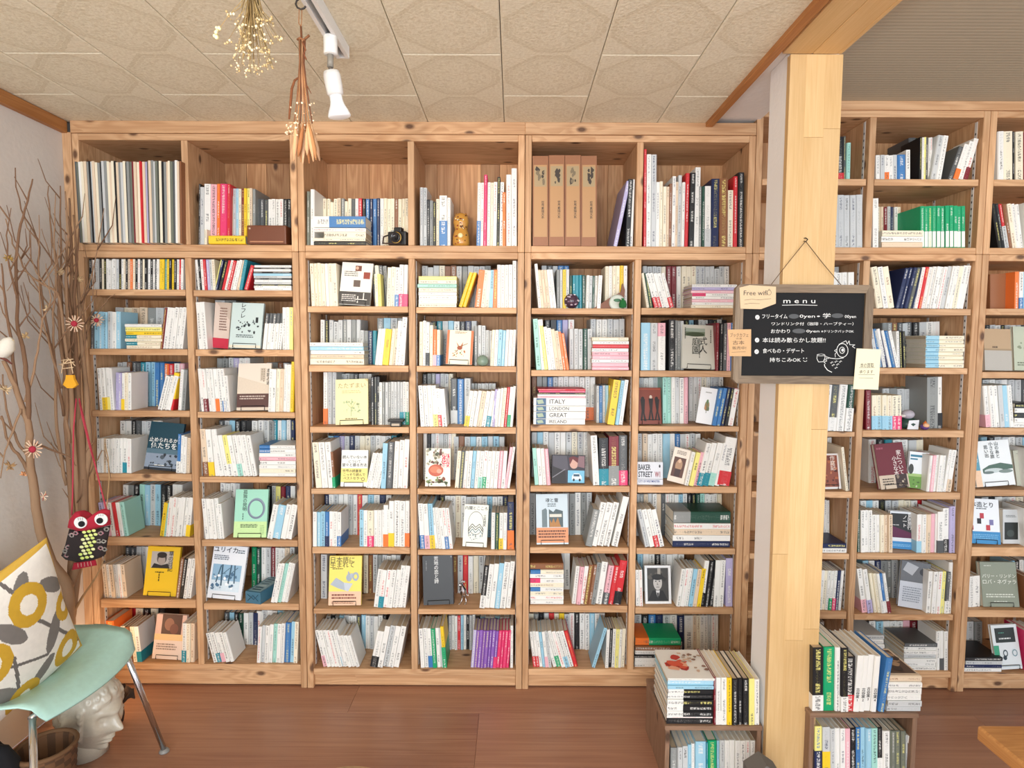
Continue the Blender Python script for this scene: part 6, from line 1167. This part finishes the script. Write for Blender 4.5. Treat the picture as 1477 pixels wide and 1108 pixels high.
branch([(101, 900, -.22), (112, 820, -.19), (108, 700, -.17), (104, 600, -.16), (98, 500, -.15), (96, 420, -.15), (98, 340, -.15), (94, 276, -.15)], .013, .002, 'branch', 5)
branch([(118, 760, -.17), (112, 660, -.15), (114, 560, -.13), (108, 470, -.12), (110, 390, -.11), (114, 330, -.1)], .011, .002, 'branch', 4)
branch([(96, 700, -.19), (82, 620, -.2), (80, 540, -.2), (76, 470, -.21), (80, 400, -.21), (78, 330, -.2), (80, 280, -.2)], .006, .0012, 'branch', 4)
branch([(100, 640, -.18), (92, 560, -.17), (100, 480, -.15), (92, 420, -.15), (76, 380, -.17), (60, 330, -.22)], .005, .001, 'branch', 3)
branch([(104, 460, -.14), (96, 400, -.14), (104, 340, -.13), (94, 300, -.14)], .004, .001, 'branch', 2)
branch([(106, 560, -.13), (122, 500, -.09), (120, 440, -.08), (126, 400, -.07), (122, 352, -.06)], .004, .001, 'branch', 2)
branch([(36, 580, -.37), (52, 520, -.35), (60, 470, -.33), (72, 430, -.31), (66, 380, -.31)], .0045, .001, 'branch', 3)
branch([(26, 430, -.39), (14, 390, -.41), (10, 340, -.42), (16, 300, -.42)], .0035, .001, 'branch', 2)
branch([(30, 590, -.38), (20, 620, -.4), (8, 650, -.42), (1, 690, -.43)], .004, .0015, 'branch', 1)
branch([(90, 470, -.16), (70, 440, -.2), (46, 400, -.26), (28, 392, -.3), (10, 420, -.36)], .003, .001, 'branch', 2)
# ornaments
def hang(name, x, y, Y, label, cat='ornament', grp='ornaments on the branches'):
    p = at(x, y, Y); q = empty(name, p, label, cat, grp); return q, 1/(F/(Y-CAM.y)), Vector(p)
def star(x, y, Y, r, label):
    q, k, p = hang('straw_star', x, y, Y, label); s = MB(); n = 14
    for i in range(n):
        a = 2*math.pi*i/n+.1; d = Vector((math.cos(a), R.uniform(-.2, .2), math.sin(a)))
        s.tube([p+d*r*k*.25, p+d*r*k], [.0016, .0024], 5, lin('E8CDB0') if i % 2 else lin('D8B094'))
    part(s, 'rays', DRY, q); s = MB(); s.ball(p+Vector((0, -.004, 0)), (r*k*.36, .008, r*k*.36), lin('A82A3C'), 12, 8); part(s, 'centre', CLOTH, q)
star(108, 467, -.22, 12, 'red-centred straw star ornament high on the branches'); star(48, 648, -.4, 14, 'red-centred straw star ornament on the thick grey trunk'); star(140, 462, -.06, 9, 'red straw star ornament over the edge of the bookcase')
q, k, p = hang('straw_figure', 98, 530, -.24, 'pale straw knot ornament above the yellow bell'); s = MB()
for a, b in (((-12, 4), (10, 8)), ((-10, 10), (8, 12)), ((-6, 12), (-9, -9)), ((4, 12), (8, -9)), ((-8, -2), (8, 0)), ((-10, 2), (2, 12)), ((0, 14), (10, 2))): s.tube([p+Vector((a[0]*k, R.uniform(-.004, .004), a[1]*k)), p+Vector((b[0]*k, R.uniform(-.004, .004), b[1]*k))], .0016, 5, lin('E2C49C'))
part(s, 'straws', DRY, q)
q, k, p = hang('felt_bell', 102, 551, -.235, 'yellow felt bell ornament hanging below the straw knot'); s = MB()
s.v = []; prism(s, [(p.x+a*k, p.z+b*k) for a, b in ((-10, -4), (-4, -9), (4, -9), (10, -4), (6, 4), (5, 10), (-5, 10), (-6, 4))], p.y-.005, p.y+.005, lin('E8A828')); part(s, 'bell_body', CLOTH, q)
q, k, p = hang('straw_star', 63, 716, -.33, 'tiny white and red straw ornament on the lower twig'); s = MB()
for i in range(10):
    a = math.pi*i/5; s.tube([p, p+Vector((math.cos(a)*7*k, R.uniform(-.006, .006), math.sin(a)*7*k))], .0014, 5, lin(['F0DCC8', 'C86A5A', 'E8C49C'][i % 3]))
part(s, 'rays', DRY, q)
for x, y, r, c in ((37, 484, 6, 'C8A87A'), (68, 445, 6, 'D8BC94'), (14, 672, 9, 'B08A5E'), (34, 684, 5, 'E0A070'), (12, 372, 7, 'B8944A'), (84, 392, 8, 'CDB08A'), (113, 402, 7, 'C8AA80'), (8, 562, 9, 'D8BC94')):
    q, k, p = hang('dried_seed_head', x, y, {37: -.37, 68: -.24, 84: -.185, 113: -.1, 34: -.37}.get(x, -.41), {(37, 484): 'small dried seed head near the white bird', (68, 445): 'pale curled dried leaf among the upper twigs', (14, 672): 'shaggy brown dried flower head below the striped star', (34, 684): 'thin orange dried pod under the shaggy flower head', (12, 372): 'yellowish dried leaf on the outermost twig', (84, 392): 'feathery dried head beside the uppermost stems', (113, 402): 'feathery dried head by the bookcase edge', (8, 562): 'pale dried flower head under the white bird'}[(x, y)], 'dried flowers', 'dried heads on the branches')
    s = MB()
    for i in range(14):
        a, e = R.uniform(0, 6.28), R.uniform(-1, 1.2); d = Vector((math.cos(a)*math.cos(e), math.sin(a)*math.cos(e), math.sin(e)))*r*k
        s.tube([p, p+d*.6+Vector((0, 0, -.002)), p+d], [.002, .0024, .0006], 5, shade(lin(c), R.uniform(.75, 1.1)))
    part(s, 'petals', DRY, q)
# white bird on a twig
q, k, p = hang('toy_bird', 8, 503, -.42, 'white toy bird with a brown tail perched at the edge of the branches', 'ornament')
s = MB(); s.tube([p+Vector((-16*k, 0, -8*k)), p+Vector((-6*k, 0, -4*k)), p+Vector((2*k, 0, 4*k)), p+Vector((6*k, 0, 12*k)), p+Vector((9*k, 0, 15*k))], [6*k, 12*k, 11*k, 7*k, 3*k], 12, lin('E6E0D2')); part(s, 'bird_body', CLOTH, q)
s = MB(); s.tube([p+Vector((9*k, 0, 13*k)), p+Vector((13*k, 0, 12*k))], [.002, .0005], 6, lin('C8A04A')); part(s, 'beak', PAINT, q)
s = MB(); s.tube([p+Vector((-12*k, -.006, -10*k)), p+Vector((4*k, -.01, -16*k)), p+Vector((12*k, -.01, -22*k))], [.003, .004, .002], 6, lin('6A3A30')); part(s, 'tail', CLOTH, q)
# ------------------------------------------------------------------ owl bag
YO = -.36; ow = lambda x, y, d=0: at(60+x/6.93, 700+y/6.925, YO+d)
o = empty('owl_bag', ow(470, 500), 'red owl-shaped cloth bag with big white eyes hanging by a red cord', 'bag')
def puff(poly, depth, col, name, par, mat=CLOTH, d0=0.0, crown=.6):
    P = [ow(*p) for p in poly]; c = sum(P, Vector())/len(P); s = MB(); vs = []; n = len(P)
    rings = [(0.0, -depth), (.6, -depth*.9), (.88, -depth*crown), (1.0, 0), (.88, depth*crown), (.6, depth*.9), (0.0, depth)]
    for f, d in rings: vs += [tuple(c+(q-c)*max(f, .01)+Vector((0, d+d0, 0))) for q in P]
    fs = [(i*n+j, i*n+(j+1) % n, (i+1)*n+(j+1) % n, (i+1)*n+j) for i in range(len(rings)-1) for j in range(n)]; s.add(vs, fs, col, smooth=True); return part(s, name, mat, par)
puff([(275, 440), (235, 600), (195, 705), (240, 745), (350, 770), (500, 755), (600, 720), (640, 690), (660, 560), (690, 400), (540, 440), (400, 455)], .02, lin('2E2426'), 'bag_body', o)
puff([(270, 420), (285, 340), (320, 290), (345, 262), (400, 250), (425, 295), (480, 312), (560, 296), (600, 240), (640, 232), (690, 250), (690, 330), (700, 392), (600, 420), (470, 458), (360, 452)], .022, lin('B01F36'), 'owl_head', o, d0=-.003)
puff([(320, 775), (540, 745), (555, 800), (300, 850)], .005, lin('A81C32'), 'red_fringe', o)
s = MB()
for i in range(5): a = ow(362+i*32, 780-i*5, -.0062); b = ow(366+i*33, 820-i*4, -.0062); s.tube([a, b], .0009, 4, lin('E8B8B0'))
part(s, 'fringe_stitches', CLOTH, o)
def disc(x, y, rx, ry, d, col, name, tilt=0):
    c = ow(x, y, d); k = 1/6.93/(F/(YO+d-CAM.y)); s = MB(); n = 24; vs = []
    for yy in (0, .0025): vs += [(c.x+rx*k*math.cos(2*math.pi*i/n)*math.cos(tilt)-ry*k*math.sin(2*math.pi*i/n)*math.sin(tilt), c.y-yy, c.z+rx*k*math.cos(2*math.pi*i/n)*math.sin(tilt)+ry*k*math.sin(2*math.pi*i/n)*math.cos(tilt)) for i in range(n)]
    s.add(vs, [tuple(range(2*n-1, n-1, -1))]+[(i, (i+1) % n, n+(i+1) % n, n+i) for i in range(n)], col); return part(s, name, CLOTH, o)
for x, y, px_, py_ in ((393, 372, 402, 386), (598, 340, 584, 354)):
    disc(x, y, 66, 60, -.0245, lin('EDEBEA'), 'eye', .12); disc(px_, py_, 33, 30, -.0275, lin('161418'), 'pupil', .12)
    s = MB()
    for i in range(3): s.tube([ow(x-24+i*20, y-22+(-10 if x > 500 else 0), -.029), ow(x-30+i*22, y-48, -.029)], .0006, 4, lin('2A2428'))
    part(s, 'eyelashes', CLOTH, o)
s = MB()
for r_ in range(8):
    for c_ in range(3):
        x = 425+c_*48-r_*7*(.6)+(24 if r_ % 2 else 0)-r_*2; y = 470+r_*37-c_*8
        if x < 330 or x > 560: continue
        c = ow(x, y, -.0208); k = 1/6.93/(F/(YO-CAM.y)); s.ball(c, (22*k, .002, 15*k), lin(R.choice(['E6EC96', 'D8E680', 'F0F2B4'])), 10, 6)
part(s, 'scale_patches', CLOTH, o)
s = MB(); rr = random.Random(5)
for (cx, cy) in ((300, 500), (330, 560), (260, 620), (300, 690), (250, 700), (340, 650), (590, 480), (620, 560), (590, 630), (650, 440), (570, 560), (340, 480), (235, 660), (630, 640)):
    for _ in range(5):
        pts = [ow(cx+26*math.cos(a)*rr.uniform(.5, 1.2), cy+20*math.sin(a)*rr.uniform(.5, 1.2), -.0165) for a in np.linspace(0, 5.2, 7)+rr.random()*6]
        s.tube(pts, .0011, 4, lin(rr.choice(['9A948E', 'B4AEA6', 'C0788A', '8A847E'])))
part(s, 'swirl_embroidery', CLOTH, o)
s = MB()
s.tube([ow(300, 300, 0), ow(310, 100, 0), at(106, 620, YO), at(110, 575, YO+.03)], .0022, 6, lin('B43A4A')); s.tube([ow(650, 250, 0), ow(590, 20, 0), at(132, 650, YO), at(114, 575, YO+.03)], .0022, 6, lin('B43A4A')); s.tube([at(114, 577, YO+.03), at(118, 600, YO), at(128, 640, YO-.01), at(136, 668, YO)], .0016, 5, lin('B43A4A')); part(s, 'cord', CLOTH, o)
# ------------------------------------------------------------------ chair with cushion
o = empty('shell_chair', (-1.35, -.62, 0), 'mint moulded shell chair on chromed tube legs by the bookcase', 'chair')
MINT = lin('AED6CC')
Pf = [atz(195, 916, .445), atz(52, 1043, .425)]      # ends of the front lip: far one, near one
fx = (Pf[0].x+Pf[1].x)/2; yf, yn = Pf[0].y, Pf[1].y
nu, nv = 20, 16; vs = []
for lay in (0, 1):
    for i in range(nu+1):
        f = i/nu    # 0 front lip .. 1 top of the back
        for j in range(nv+1):
            g = j/nv*2-1     # -1 near side .. 1 far side
            if f < .12: t = f/.12; x, z = .045-.06*t, .432+.018*t*t-.016*(1-t)
            elif f < .62: t = (f-.12)/.5; x, z = -.015-.36*t, .45-.022*math.sin(math.pi*t*.9)
            else: t = (f-.62)/.38; x, z = -.375-.05*t-.07*t*t, .443+.25*t**1.15
            hw = (.165+.05*min(1, f/.3))*(1-.22*max(0, (f-.7)/.3)**2)
            rise = .035*g*g*min(1, f/.25)*(1-.5*max(0, (f-.62)/.38)); xin = -.035*g*g*(1 if f < .12 else 0)*(1-f/.12 if f < .12 else 0)
            fwd = .04*g*g*max(0, (f-.6)/.4)
            nz = -.005*lay; y0 = (yf+yn)/2
            vs.append((fx+x+xin+fwd+(0 if f < .6 else -.005*lay), y0+g*hw*1.06, z+rise+(nz if f < .62 else 0)))
m_ = (nu+1)*(nv+1); fs = []
for i in range(nu):
    for j in range(nv):
        a = i*(nv+1)+j; q = (a, a+1, a+nv+2, a+nv+1); fs += [q, tuple(m_+z for z in q[::-1])]
ed = [i*(nv+1) for i in range(nu+1)]+[nu*(nv+1)+j for j in range(1, nv+1)]+[i*(nv+1)+nv for i in range(nu-1, -1, -1)]+[j for j in range(nv-1, 0, -1)]
for a, b in zip(ed, ed[1:]+ed[:1]): fs.append((a, b, m_+b, m_+a))
s = MB(); s.add(vs, fs, MINT, smooth=True); part(s, 'seat_shell', SHELL, o)
foot = atz(237, 1083, .004)
def leg(top, bot):
    s = MB(); d = (Vector(bot)-Vector(top)).normalized(); s.tube([top, bot], .0085, 12, lin('B0B0B4')); q = part(s, 'leg', METAL, o)
    s = MB(); s.lathe([(.004, 0), (.016, 0), (.016, .004), (.009, .012)], 14, lin('8A8884'), origin=(bot[0], bot[1], .0005)); z = s.obj('foot_glide', PAINT, q)
tf = at(186, 944, yf-.02); tf.z = .422
leg((fx-.025, yf-.03, .424), (foot.x, foot.y, .006))
leg((fx-.02, yn+.02, .424), (fx+.075, yn-.11, .006)); leg((fx-.30, yf-.03, .424), (fx-.42, foot.y, .006)); leg((fx-.30, yn+.02, .424), (fx-.42, yn-.11, .006))
s = MB(); s.tube([(fx-.025, yf-.03, .422), (fx-.025, yn+.02, .422)], .008, 10); s.tube([(fx-.30, yf-.03, .422), (fx-.30, yn+.02, .422)], .008, 10); s.tube([(fx-.025, (yf+yn)/2, .422), (fx-.30, (yf+yn)/2, .422)], .008, 10); part(s, 'under_frame', METAL, o)
# cushion leaning on the chair back
A = at(40, 768, -.70); B = atz(94, 924, .474); Wd = (atz(-20, 985, .474)-B).normalized(); Wd.z = 0
Hd = A-B; Lh = Hd.length; side = .40
Hn = Hd.normalized(); Wn = (Wd-Hn*Wd.dot(Hn)).normalized(); Nn = Hn.cross(Wn).normalized()
if Nn.dot(CAM-B) < 0: Nn = -Nn
def cushion_col(u, v):
    """white cloth printed with mustard flower heads, grey stems and leaves; u, v in 0..1"""
    c = lin('E9E6DE')
    for (a, b, a2, b2, w) in ((.02, .1, .3, .62, .012), (.3, .62, .36, .98, .012), (.55, .0, .5, .5, .012), (.5, .5, .62, .9, .012), (.75, .02, .85, .5, .012), (.3, .3, .62, .52, .01)):
        t = max(0, min(1, ((u-a)*(a2-a)+(v-b)*(b2-b))/((a2-a)**2+(b2-b)**2))); 
        if math.hypot(u-a-t*(a2-a), v-b-t*(b2-b)) < w: c = lin('6A6663')
    for (x, y, a, b, an) in ((.22, .42, .05, .14, .6), (.46, .66, .05, .13, -.5), (.36, .2, .05, .12, 1.0), (.62, .3, .05, .14, -.7), (.86, .66, .05, .13, .4), (.1, .72, .05, .12, -.8), (.72, .86, .05, .12, .7), (.92, .22, .05, .13, -.3), (.3, .86, .045, .11, .8)):
        du, dv = u-x, v-y; p, q = du*math.cos(an)+dv*math.sin(an), -du*math.sin(an)+dv*math.cos(an)
        if (p/a)**2+(q/b)**2 < 1: c = lin('77736F')
    for (x, y, r1, r2) in ((.14, .16, .12, .055), (.3, .74, .13, .06), (.62, .56, .13, .06), (.84, .36, .12, .055), (.5, .12, .12, .05), (.84, .9, .13, .06), (.06, .5, .1, .04), (.5, .96, .1, .0)):
        d = math.hypot(u-x, (v-y)*.92)
        if d < r1: c = lin('C9A02E')
        if d < r2: c = lin('ECE8DC')
    if v < .025 or v > .975 or u < .02 or u > .98: c = lin('C9A240')
    return c
G_ = 150; s = MB()
for sgn in (1, -1):
    vs = []
    for i in range(G_+1):
        for j in range(G_+1):
            a, b = 2*i/G_-1, 2*j/G_-1; th = .06*((1-a*a)*(1-b*b))**.55; pin = 1-.05*(1-abs(a*b))*0
            sh = .04; aa = a*(1-sh*(1-abs(b))**0*0-.06*(1-b*b)*0); e = 1-.07*(1-min(1, abs(a*b)*1.0))*max(abs(a), abs(b))**4
            vs.append(tuple(B+Nn*.06+Wn*side*(.5+.5*a*e)+Hn*Lh*(.5+.5*b*e)+Nn*(sgn*th)))
    b0 = len(s.v)
    for i in range(G_):
        for j in range(G_):
            a = i*(G_+1)+j; q = (a, a+G_+1, a+G_+2, a+1); q = q if sgn > 0 else q[::-1]
            s.f.append(tuple(b0+z for z in q)); s.c.append(cushion_col((i+.5)/G_, (j+.5)/G_)); s.ink.append((0, 0, 0, 0)); s.uv.append(None); s.smooth.append(True)
    s.v.extend(vs)
cu = s.obj('cushion', CLOTH); tag(cu, 'square white cushion with mustard flowers and grey leaves on the mint chair', 'cushion')
# ------------------------------------------------------------------ plaster head planter under the chair
hp = atz(126, 1086, 0); hp.z = 0
o = empty('head_planter', hp, 'glazed off-white classical head planter in profile on the floor under the chair', 'planter')
n1, n2 = 170, 120; HH = .27; vs = []; crn = random.Random(9)
curls = [(crn.uniform(-3.14, 3.14), crn.uniform(-.6, 1.5), crn.uniform(.09, .14)) for _ in range(170)]
def gau(x, s): return math.exp(-(x/s)**2)
for i in range(n2+1):
    ph = -math.pi/2+math.pi*i/n2*.93
    for j in range(n1):
        th = 2*math.pi*j/n1-math.pi     # 0 = facing direction
        z = math.sin(ph); rr_ = math.cos(ph)
        x, y = rr_*math.cos(th), rr_*math.sin(th)
        ex, ey, ez = .098, .078, .135
        if z < -.2: ex *= 1-.22*(-.2-z)/.8; ey *= 1-.25*(-.2-z)/.8
        X, Y2, Z = x*ex, y*ey, z*ez
        f = gau(th, .22); fr = gau(th, .55)
        X += f*rr_*(.036*gau(z+.12, .13)+.012*gau(z-.06, .12))       # nose
        X += fr*(.012*gau(z-.27, .09))                                # brow
        X -= gau(abs(th)-.42, .2)*.016*gau(z-.12, .11)                # eye sockets
        X += gau(abs(th)-.42, .13)*.006*gau(z-.1, .05)                # eyelids
        X += gau(th, .3)*(.017*gau(z+.42, .05)+.017*gau(z+.54, .05)-.004*gau(z+.48, .02))   # lips
        X += gau(th, .34)*.024*gau(z+.76, .13)                        # chin
        X += gau(abs(th)-.8, .3)*.006*gau(z+.1, .25)
        if abs(th) > .9 and z < .25: Y2 += math.copysign(.01, y)*gau(abs(th)-1.6, .18)*gau(z+.02, .22)   # ears
        hair = max(0, min(1, (z-.28-.35*gau(th, .7)*.6)/.12)) if abs(th) < 1.1 else max(0, min(1, (z+.55)/.2))
        if hair > 0:
            b = 0
            for ct, cp_, cr in curls:
                d2 = ((th-ct+math.pi) % (2*math.pi)-math.pi)**2*max(rr_, .2)**2+(ph-cp_)**2; b = max(b, math.exp(-d2/cr**2)*(1-.75*math.exp(-d2/(.35*cr)**2)))
            k = 1+hair*(.05+.16*b); X *= k; Y2 *= k; Z *= 1+.02*hair
        vs.append((X, Y2, Z+.135))
fs = [(i*n1+j, i*n1+(j+1) % n1, (i+1)*n1+(j+1) % n1, (i+1)*n1+j) for i in range(n2) for j in range(n1)]
fs.append(tuple(range(n1-1, -1, -1))); fs.append(tuple(n2*n1+j for j in range(n1)))
rm = Matrix.Translation((0, 0, .012)) @ Matrix.Rotation(math.radians(-14), 4, 'Z') @ Matrix.Rotation(math.radians(9), 4, 'Y')
s = MB(); s.add([tuple(rm @ Vector(v)) for v in vs], fs, lin('CFC6B4'), smooth=True); s.obj('head_shell', GLOSS, o)
s = MB(); s.lathe([(.03, .002), (.062, .002), (.058, .05), (.05, .08)], 24, lin('CFC6B4')); s.obj('neck_base', GLOSS, o)
# dark dried leaves behind it
q = empty('dried_leaf', atz(176, 1040, .004), 'dark brown curled dried leaves behind the plaster head', 'dried leaves'); p = q.location
for i in range(5):
    a = i*1.2; s = MB(); L = .05+.014*i; pts = []
    vs = []
    for t in range(7):
        f = t/6; w = .028*math.sin(math.pi*min(.98, f+.05)); c = Vector((math.cos(a)*L*f, math.sin(a)*L*f*.5, .05+.05*math.sin(f*2.4)+.012*i)); sd = Vector((-math.sin(a), math.cos(a), .3))
        vs += [tuple(c+sd*w), tuple(c-sd*w), tuple(c-sd*w+Vector((0, 0, .002))), tuple(c+sd*w+Vector((0, 0, .002)))]
    fs = [(t*4+g, t*4+(g+1) % 4, t*4+4+(g+1) % 4, t*4+4+g) for t in range(6) for g in range(4)]+[(3, 2, 1, 0), (24, 25, 26, 27)]
    s.add(vs, fs, lin(['3A2A22', '4A362A', '2E221C'][i % 3]), smooth=True); s.obj('leaf', DRY, q)
s = MB(); s.tube([(0, 0, 0), (.005, 0, .03), (0, 0, .07)], .005, 6, lin('3A2A20')); s.obj('stem', BARK, q)
# wicker basket and black bag at the chair's near leg
bc = atz(76, 1112, .12); q = empty('wicker_basket', (bc.x-.0, bc.y-.02, 0), 'round brown wicker basket beside the chair leg', 'basket')
s = MB(); prof = []
for i in range(24): prof += [(.058+.014*i/24+(.0035 if i % 2 else 0), .01+i*.0083)]
s.lathe(prof+[(.068, .21), (.064, .2), (.054, .03), (.005, .03)], 40, lin('5E4028'))
for i in range(len(s.c)): s.c[i] = shade(s.c[i], (.7, 1.25)[(i % 40//2+i//80) % 2])
s.obj('woven_side', DRY, q)
s = MB(); s.tube([(.073*math.cos(a), .073*math.sin(a), .208) for a in np.linspace(0, 6.2832, 25)], .0065, 8, lin('6E4E32'), cap=False); s.obj('rim', DRY, q)
bb = atz(18, 1108, .22); q = empty('black_bag', (bb.x-.14, bb.y+.0, 0), 'soft black bag slumped on the floor beside the basket', 'bag')
s = MB(); n = 20; rings = [(.02, .003), (.13, .003), (.15, .05), (.148, .14), (.135, .21), (.10, .255), (.05, .272), (.002, .275)]
s.lathe(rings, 24, lin('15151A')); s.v = [(x*1.05+.012*math.sin(z*30), y*.7, z+.012*math.sin(5*math.atan2(y, x))*(z/.27)) for x, y, z in s.v]; s.obj('bag_body', CLOTH, q)
s = MB(); s.tube([(-.07, -.03, .25), (-.06, -.06, .32), (.02, -.07, .34), (.08, -.03, .25)], .007, 8, lin('1A1A1E')); s.obj('handle', CLOTH, q)
# rattan stool whose rim just shows, table corner, patterned bag
ss = atz(513, 1104, .42); q = empty('rattan_stool', (ss.x, ss.y-.13, 0), 'pale rattan stool whose rim just shows on the floor side', 'stool')
s = MB(); s.lathe([(.02, .40), (.115, .405), (.125, .415), (.12, .424), (.08, .43), (.002, .43)], 40, lin('C8A982')); s.v = [(x, y, z+.002*math.sin(40*math.hypot(x, y)/.02)) for x, y, z in s.v]; s.obj('seat', DRY, q)
for i in range(4):
    a = math.pi/4+i*math.pi/2; s = MB(); s.tube([(.08*math.cos(a), .08*math.sin(a), .405), (.12*math.cos(a), .12*math.sin(a), .002)], .01, 8, lin('A67E50')); s.obj('leg', DRY, q)
tp = atz(1409, 1046, .70); t2 = atz(1500, 1042, .70)
q = empty('table', (tp.x+.5, tp.y-.4, 0), 'light wooden table whose corner shows beyond the pillar', 'table')
def tb(nm, lo, hi, g): return board(nm, lo, hi, g, TABLEW, q, .003)
tb('table_top', (tp.x, tp.y-.8, .674), (tp.x+1.1, tp.y, .70), 'x'); 
for ax_, ay_ in ((.12, -.72), (.12, -.12), (.98, -.72), (.98, -.12)): tb('leg', (tp.x+ax_, tp.y+ay_, 0), (tp.x+ax_+.05, tp.y+ay_+.05, .674), 'z')
pb = at(1100, 1094, -.66); q = empty('patterned_bag', (min(pb.x, px0-.06), -.66, 0), 'black and white zigzag-patterned paper bag in front of the crate', 'bag')
s = MB(); hz = pb.z; w_ = .042
prism(s, [(-w_, 0), (w_, 0), (w_, hz-.03), (0, hz), (-w_, hz-.03)], -.03, .03, lin('6A6662')); s.obj('bag_body', PAPER, q)
s = MB()
for r_ in range(9):
    z = .02+r_*(hz-.06)/9
    for c_ in range(4): x = -w_+c_*w_/2; s.add([(x+.002, -.0306, z), (x+w_/4, -.0306, z+.018), (x+w_/2-.002, -.0306, z), (x+w_/2-.002, -.0306, z+.009), (x+w_/4, -.0306, z+.027), (x+.002, -.0306, z+.009)], [(0, 1, 4, 5), (1, 2, 3, 4)], lin('D0CCC6'))
for i in range(5): s.add([(-.03+i*.012, -.0306, hz-.034+abs(i-2)*-.002), (-.024+i*.012, -.0306, hz-.026-abs(i-2)*.004), (-.02+i*.012, -.0306, hz-.034-abs(i-2)*.002)], [(0, 1, 2)], lin('1E1C1C'))
s.obj('zigzag_print', FLAT, q)
